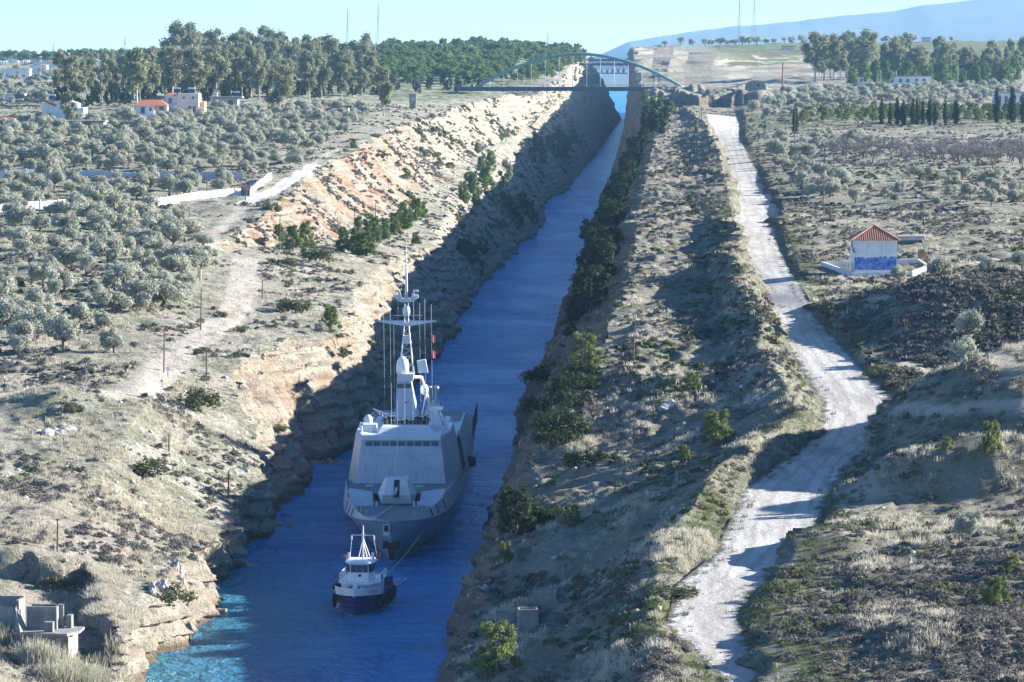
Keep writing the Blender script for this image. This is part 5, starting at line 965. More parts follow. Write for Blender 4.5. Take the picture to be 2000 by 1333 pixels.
    for s in (1, -1):
        MB().hexa([(s * .55 + .1, 40.5, 27.56), (s * .85 + .1, 40.5, 27.56), (s * .85 + .1, 41.2, 27.56), (s * .55 + .1, 41.2, 27.56)], [(s * .85 + .1, 40.5, 28.6), (s * 1.15 + .1, 40.5, 28.6), (s * 1.15 + .1, 41.2, 28.6), (s * .85 + .1, 41.2, 28.6)]).build('antenna_arm', M_LIGHT, tw)
        MB().box(s * 1.2 - .2, s * 1.2 + .4, 40.4, 41.2, 27.6, 28.0).build('floodlight', M_LIGHT, tw); MB().box(s * 1.2 - .1, s * 1.2 + .4, 40.4, 41.0, 28.35, 28.6).build('floodlight', M_LIGHT, tw)
    MB().tube([(.1, 41, 27.5), (.1, 41, 30.2), (.1, 41, 32.2), (.1, 41, 34.2)], [.2, .15, .07, .035], 8).build('topmast', M_LIGHT, tw, True)
    MB().hexa([(1.6, 40.4, 18.2), (2.8, 40.8, 18.2), (2.8, 41.4, 18.2), (1.6, 41.4, 18.2)], [(1.4, 40.2, 19.7), (2.5, 40.6, 19.9), (2.5, 41.4, 19.9), (1.4, 41.4, 19.7)]).build('radar_panel', M_WHITE, tw)
    MB().tube([(1.0, 42, 17.6), (1.9, 44, 17.4), (3.0, 47, 13.2), (3.1, 47, 11.8)], .2, 6).build('stay_leg', M_WHITE, tw); MB().box(2.7, 4.5, 46.6, 48.4, 13.0, 13.3).build('lookout_platform', M_WHITE, tw); MB().lathe([(.1, 15.3), (.45, 15.6), (.5, 16.2), (.3, 16.6)], 2.3, 42, 12).build('side_dome', M_WHITE, tw, True)
    MB().tube([(1.75, 44, 11.8), (2.6, 44.6, 16.0)], .12, 6).build('stay_leg', M_WHITE, tw)
    # exhausts, crane, ladder
    MB().hexa([(1.2, 55.6, 9.5), (1.2, 62, 9.5), (4.6, 62, 9.5), (4.6, 55.6, 9.5)], [(2.2, 56.2, 13.0), (2.2, 61, 13.0), (3.7, 61, 13.0), (3.7, 56.2, 13.0)]).build('exhaust_casing', M_NAVY, root)
    for x in (2.4, 3.3): MB().lathe([(.32, 13.0), (.32, 14.6), (.4, 14.8), (.3, 15.1)], x, 58, 12).build('exhaust_pipe', M_STEEL, root)
    MB().hexa([(-4.4, 55.6, 9.5), (-4.4, 62, 9.5), (-1.4, 62, 9.5), (-1.4, 55.6, 9.5)], [(-3.6, 56.2, 11.4), (-3.6, 61, 11.4), (-2, 61, 11.4), (-2, 56.2, 11.4)]).build('exhaust_casing', M_NAVY, root)
    gw_ = MB().tube([(3.4, 37, 13.7), (5.9, 33, 11.6)], .22, 4); gw_.tube([(3.6, 37.4, 13.9), (6.1, 33.4, 12.0)], .05, 4); gw_.build('gangway', M_LIGHT, root)
    MB().tube([(4.3, 52, 9.6), (4.0, 52, 12.2), (5.2, 50, 10.0)], .14, 6).build('davit', M_WHITE, root)
    j = MB(); p0, p1 = Vector((-4.3, 45, 13.3)), Vector((-1.5, 45, 12.2)); j.tube([p0, p1], .06, 5); j.tube([p0 + Vector((.2, 0, -.1)), p1 + Vector((-.6, 0, -.7))], .06, 5)
    for q in range(5): j.tube([p0.lerp(p1, q / 5), (p0 + Vector((.2, 0, -.1))).lerp(p1 + Vector((-.6, 0, -.7)), (q + .6) / 5)], .04, 4)
    j.build('jib', M_LIGHT, root)
    for (x, u, z1) in ((-1.35, 30.5, 17.8), (.35, 29, 17.8), (1.35, 29, 17.6), (3.0, 30, 14.6), (-.55, 29, 15.8)): MB().tube([(x, u, 11.76), (x, u, z1)], [.024, .016], 5).build('whip_antenna', M_LIGHT, root)
    MB().tube([(-.35, 26.0, 11.75), (-.35, 14.4, 8.5)], .04, 5).build('signal_wire', M_LIGHT, root)
    for (x, u, zb) in ((-2.75, 42, 11.8), (-1.95, 42, 11.8), (-1.5, 42, 12), (1.75, 43, 11.8), (2.4, 43, 11.8), (3.2, 44, 11.8)): MB().tube([(x, 41, 24.6), (x + .1, u, zb)], .011, 4).build('halyard', M_LIGHT, root)
    return root
FRIG = frigate()
def ship_world(p):
    c, s = math.cos(SHIP_RZ), math.sin(SHIP_RZ); return Vector((SHIP0[0] + p[0] * c - p[1] * s, SHIP0[1] + p[0] * s + p[1] * c, p[2]))
def flag(p, lab):
    q = ship_world(p); n = 8; v = [(0.9 * i / n, 0.06 * math.sin(i * 1.3) + dy, -0.1 * i / n + z) for dy in (0, .02) for z in (0, -.95) for i in range(n + 1)]; k = n + 1
    f = [(i, i + 1, k + i + 1, k + i) for i in range(n)] + [(2 * k + i, 3 * k + i, 3 * k + i + 1, 2 * k + i + 1) for i in range(n)]
    me = bpy.data.meshes.new('signal_flag'); me.from_pydata(v, [], f); me.materials.append(M_RED); me.materials.append(M_WHITE)
    for i, pl in enumerate(me.polygons): pl.material_index = 1 if (i % n) in (2, 3) else 0
    o = inst('signal_flag', me, None, q, -0.9); tag(o, lab, 'flag', 'signal flags on the frigate halyard')
flag((3.22, 42.2, 22.9), 'upper red and white signal flag on the frigate halyard'); flag((3.24, 42.8, 20.9), 'lower red and white signal flag on the frigate halyard')

# ------------------------------------------------------------------ people on the bridge roof
def skin_mesh(name, J, E, root=0):
    """one continuous body grown over a skeleton: J = joints (x, y, z, radius)"""
    me = bpy.data.meshes.new(name); me.from_pydata([j[:3] for j in J], E, []); o = bpy.data.objects.new(name, me); COL.objects.link(o)
    sk = o.modifiers.new('skin', 'SKIN'); sk.use_smooth_shade = True; sb = o.modifiers.new('sub', 'SUBSURF'); sb.levels = 1; sb.render_levels = 1
    for i, j in enumerate(J): q = me.skin_vertices[0].data[i]; q.radius = (j[3], j[3]); q.use_root = i == root
    dg = bpy.context.evaluated_depsgraph_get(); dg.update(); out = bpy.data.meshes.new_from_object(o.evaluated_get(dg)); bpy.data.objects.remove(o); out.name = name; return out
def body(pose):
    s = pose == 'sit'; dz = -0.42 if s else 0.0
    J = [(0, 0, .95 + dz, .135), (0, 0, 1.15 + dz, .125), (0, 0, 1.36 + dz, .15), (0, 0, 1.5 + dz, .06), (0, -.02, 1.58 + dz, .075), (0, -.01, 1.68 + dz, .095), (0, 0, 1.755 + dz, .06)]; E = [(0, 1), (1, 2), (2, 3), (3, 4), (4, 5), (5, 6)]
    for sx in (1, -1):
        if s: leg = [(.1 * sx, -.06, .5, .095), (.12 * sx, -.45, .5, .07), (.12 * sx, -.47, .1, .045), (.12 * sx, -.6, .05, .045)]
        else: leg = [(.1 * sx, 0, .85, .095), (.11 * sx, -.02, .48, .068), (.11 * sx, .02, .1, .045), (.12 * sx, -.13, .05, .045)]
        k = len(J); J += leg; E += [(0, k), (k, k + 1), (k + 1, k + 2), (k + 2, k + 3)]
        el = (.27 * sx, .03, 1.12 + dz) if pose == 'stand' else (.30 * sx, -.12, 1.16 + dz); wr = (.27 * sx, -.10, .86 + dz) if pose == 'stand' else (.16 * sx, -.36, 1.10 + dz)
        k = len(J); J += [(.19 * sx, 0, 1.40 + dz, .065), (*el, .046), (*wr, .034), (wr[0], wr[1] - .05, wr[2] - .045, .036)]; E += [(2, k), (k, k + 1), (k + 1, k + 2), (k + 2, k + 3)]
        h = k + 3
        for q, (a, l) in enumerate(((-.03, .075), (-.01, .088), (.01, .082), (.03, .066), (.045, .05))):
            n = len(J); b = J[h]; J += [(b[0] + a * .7, b[1] - l * .5, b[2] - l * .45, .0095), (b[0] + a, b[1] - l * .75, b[2] - l, .008)]; E += [(h, n), (n, n + 1)]
    me = skin_mesh('body', J, E)
    for m in (M_UNIFORM, M_SKIN): me.materials.append(m)
    for p in me.polygons:
        c = p.center; p.material_index = 1 if (c.z > 1.5 + dz or (abs(c.x) > .12 and c.z < 1.1 + dz and c.y < -.08 and c.z > (.55 if s else .7) and pose == 'stand') or (pose != 'stand' and c.y < -.33 and c.z > .6)) else 0
    return me, 1.70 + dz
BODIES = {k: body(k) for k in ('stand', 'rail', 'sit')}
_h_ = MB().lathe([(.104, -.03), (.11, .01), (.098, .06), (.06, .1), (.01, .115)], 0, .018, 14); HAIR = _h_.mesh('hair', M_HAIR, True); _h_ = MB().lathe([(.1, 0), (.108, .02), (.112, .05), (.1, .085), (.02, .095)], 0, 0, 14); CAP = _h_.mesh('cap', M_SHIRT, True)
def person(p, rz, pose, label, cap=False, s=1.0):
    q = ship_world(p); e = empty('person', q, rz, label, 'person', 'crew on the frigate bridge roof', s); me, hz = BODIES[pose]; inst('body', me, e); inst('cap' if cap else 'hair', CAP if cap else HAIR, e, (0, 0, hz)); return e
CREW = [(-2.25, 33.7, .2, 'stand', 'leftmost of the crew, standing at the left rail of the bridge roof'), (-1.75, 34.3, .1, 'stand', 'dark-clad sailor standing second from the left on the bridge roof'), (-1.3, 33.7, -.2, 'rail', 'dark-clad sailor leaning forward third from the left on the bridge roof'), (-.75, 34.6, 0, 'sit', 'sailor sitting just left of the tall whip antenna'),
        (-.2, 34.0, .1, 'sit', 'sailor sitting between the two tall whip antennas'), (.35, 34.5, -.1, 'sit', 'sailor sitting right behind the middle whip antenna'), (.9, 34.0, .2, 'sit', 'sailor with a pale cap sitting near the tower centre'), (1.35, 34.5, 0, 'sit', 'sailor sitting at the right of the seated row'), (1.75, 33.9, .1, 'stand', 'tallest standing sailor at the left of the right-hand cluster'),
        (2.1, 34.5, -.2, 'rail', 'sailor leaning on the rail amid the right-hand cluster'), (2.5, 34.0, .2, 'sit', 'sailor sitting low in the right-hand cluster'), (2.75, 34.6, -.3, 'stand', 'rightmost standing sailor beside the white housing'), (2.95, 33.8, .2, 'rail', 'rightmost sailor bending forward beside the white housing')]
for i, (x, u, rz, pose, lab) in enumerate(CREW): person((x, u, 11.76), rz, pose, lab, i in (6, 11), 0.97 + 0.05 * (i % 3))

# ------------------------------------------------------------------ tug
TUG0 = (-16.2, 387.0); TUG_RZ = -0.085
def text_mesh(s, size, m, name='lettering', depth=0.01):
    cu = bpy.data.curves.new(name, 'FONT'); cu.body = s; cu.size = size; cu.extrude = depth; cu.align_x = 'CENTER'; o = bpy.data.objects.new(name, cu); COL.objects.link(o)
    dg = bpy.context.evaluated_depsgraph_get(); dg.update(); me = bpy.data.meshes.new_from_object(o.evaluated_get(dg)); bpy.data.objects.remove(o); me.materials.clear(); me.materials.append(m); return me
def tug():
    root = empty('tugboat', (*TUG0, 0), TUG_RZ, 'small blue and white tugboat towing the frigate, tyres along its sides', 'tugboat')
    lv = [(.6, lambda u: -.8 + 0 * u, [(0, 0), (2, .7), (6, 1.7), (15.5, 1.5)]), (0, lambda u: .25 + 0 * u, [(0, .04), (1, .75), (3, 1.6), (6, 2.25), (10, 2.4), (15.5, 2.0)]), (-.35, lambda u: 1.2 + 0 * u, [(0, .05), (.6, .7), (2, 1.6), (4, 2.25), (7, 2.55), (11, 2.6), (15.5, 2.1)]),
          (-.6, lambda u: np.interp(u, [-1, 3, 8, 16], [2.05, 1.8, 1.35, 1.45]), [(0, .06), (.4, .75), (1.5, 1.6), (3.5, 2.35), (7, 2.7), (11, 2.7), (15.5, 2.2)]), (-.75, lambda u: np.interp(u, [-1, 3, 5, 8, 16], [2.95, 2.75, 2.35, 2.0, 2.1]), [(0, .08), (.4, .85), (1.5, 1.75), (3.5, 2.45), (7, 2.7), (11, 2.7), (15.5, 2.2)])]
    T = np.concatenate([np.linspace(0, .12, 9)[:-1], np.linspace(.12, 1, 20)]); n = len(T)
    def band(ks, name, m, tmax=1.0, tmin=0.0):
        v, f = [], []; TT = T[(T <= tmax) & (T >= tmin)]; n = len(TT)
        for s in (1, -1):
            for k in ks: s0, zf, tab = lv[k]; u = s0 + (15.2 - s0) * TT; v += [(s * a, b, c) for a, b, c in zip(level(tab, u - s0), u, zf(u))]
        L = len(ks)
        for s in (0, 1):
            for k in range(L - 1):
                for t in range(n - 1): o = s * L * n; f.append((o + k * n + t, o + k * n + t + 1, o + (k + 1) * n + t + 1, o + (k + 1) * n + t))
        if tmax >= 1:
            for k in range(L - 1): f.append((k * n + n - 1, (L + k) * n + n - 1, (L + k + 1) * n + n - 1, (k + 1) * n + n - 1))
        if tmin <= 0:
            for k in range(L - 1): f.append((k * n, (k + 1) * n, (L + k + 1) * n, (L + k) * n))
        me = bpy.data.meshes.new(name); me.from_pydata(v, [], f); bm = bmesh.new(); bm.from_mesh(me); bmesh.ops.recalc_face_normals(bm, faces=bm.faces); bm.to_mesh(me); bm.free(); me.materials.append(m); return inst(name, me, root)
    band([0, 1], 'bottom', M_RUSTY); band([1, 2, 3], 'hull', M_BLUE); band([3, 4], 'bow_bulwark', M_WHITE, .28); band([3, 4], 'bulwark', M_BLUE, 1.0, .26)
    rb = MB()
    for s in (1, -1): rb.tube([(s * (level(lv[3][2], u + .6) + .04), u, float(lv[3][1](np.array(u)))) for u in np.concatenate([[-.58, -.3], np.linspace(0, 15.2, 20)])], .1, 6)
    rb.build('rubbing_strake', M_TYRE, root)
    pts = [(level(lv[3][2], u + .6) - .08, u) for u in np.linspace(-.4, 15.1, 18)]; pts = pts + [(-a, b) for a, b in pts[::-1]]
    MB().hexa([(a, b, 1.1) for a, b in pts], [(a, b, 1.2) for a, b in pts]).build('deck', M_RUSTY, root)
    ho = MB().hexa([(-1.2, 2.3, 1.2), (-2.0, 4.2, 1.2), (-2.0, 9.2, 1.2), (2.0, 9.2, 1.2), (2.0, 4.2, 1.2), (1.2, 2.3, 1.2)], [(-1.2, 2.6, 3.25), (-1.95, 4.3, 3.25), (-1.95, 9.2, 3.25), (1.95, 9.2, 3.25), (1.95, 4.3, 3.25), (1.2, 2.6, 3.25)]).build('deckhouse', M_WHITE, root)
    MB().hexa([(-1.35, 2.2, 3.26), (-2.2, 4.1, 3.26), (-2.2, 9.6, 3.26), (2.2, 9.6, 3.26), (2.2, 4.1, 3.26), (1.35, 2.2, 3.26)], [(-1.35, 2.2, 3.36), (-2.2, 4.1, 3.36), (-2.2, 9.6, 3.36), (2.2, 9.6, 3.36), (2.2, 4.1, 3.36), (1.35, 2.2, 3.36)]).build('boat_deck', M_WHITE, ho)
    for x, y in ((-.75, 2.55), (.1, 2.5), (.9, 2.55)): MB().tube([(x, y, 2.85), (x, y - .12, 2.85)], .15, 10).build('porthole', M_BLACK, ho)
    WB = [(-.95, 3.9), (-1.3, 4.7), (-1.3, 6.8), (1.3, 6.8), (1.3, 4.7), (.95, 3.9)]; wh = MB().hexa([(x, y, 3.36) for x, y in WB], [(x, y, 5.75) for x, y in WB]).build('wheelhouse', M_WHITE, root)
    for x0, x1 in ((-.88, -.32), (-.26, .3), (.36, .88)): MB().box(x0, x1, 3.83, 3.92, 4.55, 5.5).build('window', M_GLASS, wh)
    for s in (1, -1):
        MB().hexa([(s * 1.0, 3.98, 4.55), (s * 1.28, 4.6, 4.55), (s * 1.28, 4.6, 5.5), (s * 1.0, 3.98, 5.5)], [(s * 1.04, 3.95, 4.55), (s * 1.33, 4.58, 4.55), (s * 1.33, 4.58, 5.5), (s * 1.04, 3.95, 5.5)]).build('window', M_GLASS, wh); MB().box(s * 1.33 - .04, s * 1.33 + .04, 4.9, 6.4, 4.55, 5.5).build('window', M_GLASS, wh)
    MB().tube([(.05, 3.92, 4.15), (.05, 3.8, 4.15)], .17, 12).build('porthole', M_BLACK, wh)
    MB().hexa([(-1.1, 3.45, 5.76), (-1.6, 4.5, 5.76), (-1.6, 7.1, 5.76), (1.6, 7.1, 5.76), (1.6, 4.5, 5.76), (1.1, 3.45, 5.76)], [(-1.0, 3.7, 5.98), (-1.45, 4.6, 5.98), (-1.45, 7.0, 5.98), (1.45, 7.0, 5.98), (1.45, 4.6, 5.98), (1.0, 3.7, 5.98)]).build('roof', M_WHITE, wh)
    m = MB(); m.tube([(.2, 5.6, 5.98), (.2, 5.6, 10.2)], [.11, .06], 8); m.tube([(-.35, 6.0, 5.98), (.2, 5.6, 8.6)], .045, 5); m.tube([(.95, 5.9, 5.98), (.2, 5.6, 8.6)], .045, 5); m.tube([(.55, 6.3, 5.98), (.2, 5.6, 8.3)], .045, 5); m.tube([(-1.0, 5.6, 9.0), (1.35, 5.6, 9.0)], .045, 5)
    for q in range(9): m.tube([(-.0, 5.5, 6.4 + q * .35), (.4, 5.5, 6.4 + q * .35)], .03, 4)
    m.build('mast', M_WHITE, root)
    for x in (-1.0, 1.35): MB().tube([(x, 5.6, 8.95), (x, 5.6, 8.4)], .08, 6).build('lantern', M_WHITE, root); MB().tube([(x, 5.6, 8.4), (x * 1.2, 5.9, 6.3)], .018, 4).build('stay', M_WHITE, root)
    for s in (1, -1): MB().tube([(s * 1.25 + .05, 5, 5.98), (s * 1.25 + .05, 5, 6.9)], .15, 8).build('vent_post', M_WHITE, root)
    MB().box(1.6, 2.0, 5.1, 5.5, 6.0, 6.5).build('side_light', M_RED, root); MB().box(-1.9, -1.55, 5.1, 5.5, 6.0, 6.5).build('side_light', M_DARKG, root)
    for s in (1, -1):
        r = MB()
        for z in (3.85, 4.3): r.tube([(s * 1.35, 4.4, z), (s * 2.15, 4.6, z), (s * 2.15, 9.4, z)], .045, 5)
        for y in (4.6, 5.6, 6.8, 8.0, 9.4): r.tube([(s * 2.15, y, 3.36), (s * 2.15, y, 4.3)], .045, 5)
        r.build('railing', M_WHITE, root)
    for s in (1, -1): l = MB(); 
    ring = lambda cx, cy, cz, R, r_, ax: MB().tube([(cx + (0 if ax == 'x' else R * math.cos(a)), cy + (R * math.cos(a) if ax == 'x' else 0), cz + R * math.sin(a)) for a in np.linspace(0, 2 * math.pi, 17)], r_, 7, False)
    ring(2.25, 5.0, 3.85, .3, .07, 'x').build('lifebuoy', M_RED, root, True); ring(-2.25, 5.0, 3.85, .3, .07, 'x').build('lifebuoy', M_RED, root, True)
    for s, us in ((1, (3.6, 5.6, 7.4, 9.2, 11.2)), (-1, (2.6, 4.6, 8.6))):
        for u in us: ring(s * (level(lv[3][2], u + .6) + .2), u, 1.1, .42, .2, 'x').build('tyre_fender', M_TYRE, root, True)
    MB().tube([(-2.45, 4.0, 2.4), (-2.45, 4.9, 2.4)], .4, 10).build('tyre_fender', M_TYRE, root); MB().tube([(.02, .1, 2.9), (.02, .15, 4.4)], .05, 6).build('flagstaff', M_WHITE, root); MB().box(-.18, .22, .5, .9, 2.3, 3.2).build('bitt', M_WHITE, root)
    MB().lathe([(.5, 1.2), (.5, 2.2), (.62, 2.3), (.62, 2.5)], 0, 11.2, 14).build('towing_bitt', M_DARKG, root)
    for s in (1, -1):
        a = Vector((s * level(lv[3][2], 1.3), .7, 2.2)); b = Vector((s * level(lv[4][2], 1.45), .7, 2.85)); d = Vector((s * (level(lv[3][2], 2.6) - level(lv[3][2], .8)), 1.8, 0)).normalized() * s; up = Vector((0, 0, 1)); nrm = d.cross(up) 
        if nrm.y > 0: d = -d; nrm = -nrm
        me = text_mesh('TITAN A', .42, M_WHITE if s < 0 else M_STEEL); o = inst('lettering', me, root); R3_ = Matrix((d, up, nrm)).transposed(); o.matrix_local = Matrix.Translation(Vector((s * (level(lv[3][2], 1.5) + .18), .75, 2.3)) + nrm * .12) @ R3_.to_4x4()
    for ch in list(root.children):
        if ch.name.split('.')[0] in ('deckhouse', 'wheelhouse', 'mast', 'lantern', 'stay', 'vent_post', 'side_light', 'railing', 'lifebuoy'): ch.scale.z = .83; ch.location.z = 1.2 * .17
    for s in (1, -1): MB().box(s * 1.15 - .22, s * 1.15 + .22, .55, 1.1, 1.2, 1.65).build('hawse_pipe', M_BLACK, root)
tug()
def twr(p):
    c, s = math.cos(TUG_RZ), math.sin(TUG_RZ); return Vector((TUG0[0] + p[0] * c - p[1] * s, TUG0[1] + p[0] * s + p[1] * c, p[2]))
def rope(a, b, sag, lab, r=.05):
    a, b = Vector(a), Vector(b); pts = [a.lerp(b, t) + Vector((0, 0, -sag * 4 * t * (1 - t))) for t in np.linspace(0, 1, 15)]; o = MB().tube(pts, r, 6).build('tow_rope', M_ROPE, None, True); tag(o, lab, 'rope', 'tow ropes')
rope(ship_world((4.0, 2.4, 3.75)), twr((1.2, 13.5, 2.1)), .5, 'pale tow rope slanting from the frigate right bow to the tug stern'); rope(ship_world((-2.9, -1.5, 3.7)), twr((-.4, 11.4, 2.5)), .4, 'thin tow rope hanging from the frigate left bow behind the tug mast', .035)
def foam():
    m, nt, bs = mat('foam'); b = NB(nt); v = b.coord(); bs.inputs['Base Color'].default_value = (.6, .68, .74, 1); bs.inputs['Roughness'].default_value = .9; b.l(b.smooth(b.noise(v, 2.6, 6, .75), .46, .60), bs.inputs['Alpha'])
    def strip(pts, name, w0, w1):
        v, f = [], []; n = len(pts)
        for i, p in enumerate(pts):
            d = (Vector(pts[min(i + 1, n - 1)]) - Vector(pts[max(i - 1, 0)])).normalized(); q = Vector((-d.y, d.x, 0)); w_ = w0 + (w1 - w0) * i / (n - 1); v += [tuple(Vector(p) + q * w_), tuple(Vector(p) - q * w_)]
        f = [(2 * i, 2 * i + 1, 2 * i + 3, 2 * i + 2) for i in range(n - 1)]; me = bpy.data.meshes.new(name); me.from_pydata(v, [], f); me.materials.append(m); o = inst(name, me); tag(o, None, None, None, 'stuff')
    strip([twr((.0, 15.2 + t, .05)) for t in np.linspace(0, 14, 10)], 'propeller_wash', 1.4, 2.2)
    for s in (1, -1):
        strip([twr((s * (0.1 + .47 * t ** .8), -.1 + .95 * t, .05)) for t in np.linspace(0, 9, 16)], 'bow_wave', .3, .8); strip([ship_world((s * (.1 + .32 * t), t, .05)) for t in np.linspace(-.3, 12, 14)], 'bow_wave', .2, .55)
foam()

# ------------------------------------------------------------------ bridges over the canal
def arch_bridge():
    Y0 = 1900.0; z = 48.3; k = Y0 / F; X = lambda px: (px - 1000) * k
    root = empty('arch_bridge', (X(1100), Y0, z), 0.0, 'slim teal tied-arch bridge crossing high over the canal', 'bridge'); ox = X(1100)
    d = MB().box(X(887) - ox, X(1345) - ox, -4, 4, -2.6, -0.5); 
    for i in range(44): q = X(890) - ox + i * 2.6; d.box(q, q + .35, -4.25, 4.25, -2.8, -.45)
    d.build('deck', M_IRON, root)
    for s in (-1, 1):
        y = s * 3.6; a0, a1 = X(930) - ox, X(1334) - ox; pts = []
        for t in np.linspace(0, 1, 41): x = a0 + (a1 - a0) * t; pts.append((x, y, -1.0 + 16.0 * 4 * t * (1 - t) * (1 + .12 * (0.5 - abs(t - .5)))))
        MB().tube(pts, .75, 8).build('arch', M_TEAL, root, True)
        for i in range(1, 15):
            t = i / 15; x = a0 + (a1 - a0) * t; zt = -1.0 + 16.0 * 4 * t * (1 - t) * (1 + .12 * (0.5 - abs(t - .5))); MB().tube([(x, y, -.6), (x, y, zt)], .1, 5).build('hanger', M_LIGHT, root)
        r = MB(); r.box(X(887) - ox, X(1345) - ox, y * 1.1 - .04, y * 1.1 + .04, .5, .62)
        for i in range(55): q = X(888) - ox + i * 2.1; r.box(q, q + .1, y * 1.1 - .05, y * 1.1 + .05, -.5, .6)
        r.build('railing', M_STEEL, root)
    b = MB().tube([(-40, 3.6, 14.4), (-40, 3.6, 14.4)], .1)
    for t in (.3, .5, .7): pass
    for x in (X(892), X(1322), X(1342)): MB().box(x - ox - .8, x - ox + .8, -3, 3, -6, -1.9).build('abutment', M_CONC, root)
arch_bridge()
def truss_bridge(name, Y0, x0, x1, z0, z1, lab, upper):
    root = empty(name, ((x0 + x1) / 2, Y0, z0), 0, lab, 'bridge'); L = (x1 - x0) / 2; h = z1 - z0; n = 14
    for s in (-1, 1):
        t = MB(); t.box(-L, L, s * 3 - .3, s * 3 + .3, 0, .8); t.box(-L, L, s * 3 - .3, s * 3 + .3, h - .8, h)
        for i in range(n):
            a, b = -L + 2 * L * i / n, -L + 2 * L * (i + 1) / n; t.tube([(a, s * 3, .4), ((a + b) / 2, s * 3, h - .4), (b, s * 3, .4)], .28, 4); t.tube([(a, s * 3, .4), (a, s * 3, h - .4)], .18, 4)
        t.build('truss', M_TRUSS, root)
    MB().box(-L - 4, L + 4, -4, 4, h, h + .9).build('deck', M_IRON, root)
    r = MB(); r.box(-L - 4, L + 4, -4.1, -4, h + 1.8, h + 2.0)
    for i in range(30): q = -L + 2 * L * i / 30; r.box(q, q + .15, -4.1, -4, h + .9, h + 1.9)
    r.build('railing', M_TRUSS, root)
    if upper: MB().box(-L - 6, L + 6, 5, 8, h + 3.6, h + 4.6).build('upper_beam', M_TRUSS, root)
truss_bridge('railway_bridge', 2700.0, 44, 99, 53.6, 60.2, 'grey lattice truss bridge beyond the arch bridge', False)
truss_bridge('road_bridge', 2950.0, 50, 108, 60.0, 64.0, 'farther dark girder bridge just above the lattice truss', False)

# ------------------------------------------------------------------ houses and huts
def spot(px, py):
    g = hit(px, py); q = py
    while g is None and q < 500: q += 1; g = hit(px, q)
    return g, g[1] / F
def windows(root, m, rects, y):
    for (x0, x1, z0, z1) in rects: w_ = MB().box(x0, x1, y - .06, y + .02, z0, z1).build('window', M_GLASS, root); MB().box(x0 - .1, x1 + .1, y - .12, y - .04, z0 - .14, z0 - .02).build('sill', m, w_)
def solar(root, x, y, z):
    s = MB().hexa([(x - .9, y - .6, z + .3), (x + .9, y - .6, z + .3), (x + .9, y + .6, z + 1.3), (x - .9, y + .6, z + 1.3)], [(x - .9, y - .65, z + .4), (x + .9, y - .65, z + .4), (x + .9, y + .55, z + 1.4), (x - .9, y + .55, z + 1.4)]).build('solar_heater', M_GLASS, root); MB().tube([(x - 1, y + .7, z + 1.5), (x + 1, y + .7, z + 1.5)], .3, 8).build('tank', M_LIGHT, s)
def hip(root, x0, x1, y0, y1, z, h, m=None, ridge=.25):
    xm0, xm1, ym = x0 + (x1 - x0) * ridge, x1 - (x1 - x0) * ridge, (y0 + y1) / 2
    MB().add([(x0, y0, z), (x1, y0, z), (x1, y1, z), (x0, y1, z), (xm0, ym, z + h), (xm1, ym, z + h)], [(3, 2, 1, 0), (0, 1, 5, 4), (2, 3, 4, 5), (1, 2, 5), (3, 0, 4)]).build('roof', m or M_TILE, root)
def house_at(px, py, name, lab, cat='house'):
    g, k = spot(px, py); return empty(name, (g[0], g[1], g[2]), 0, lab, cat), k
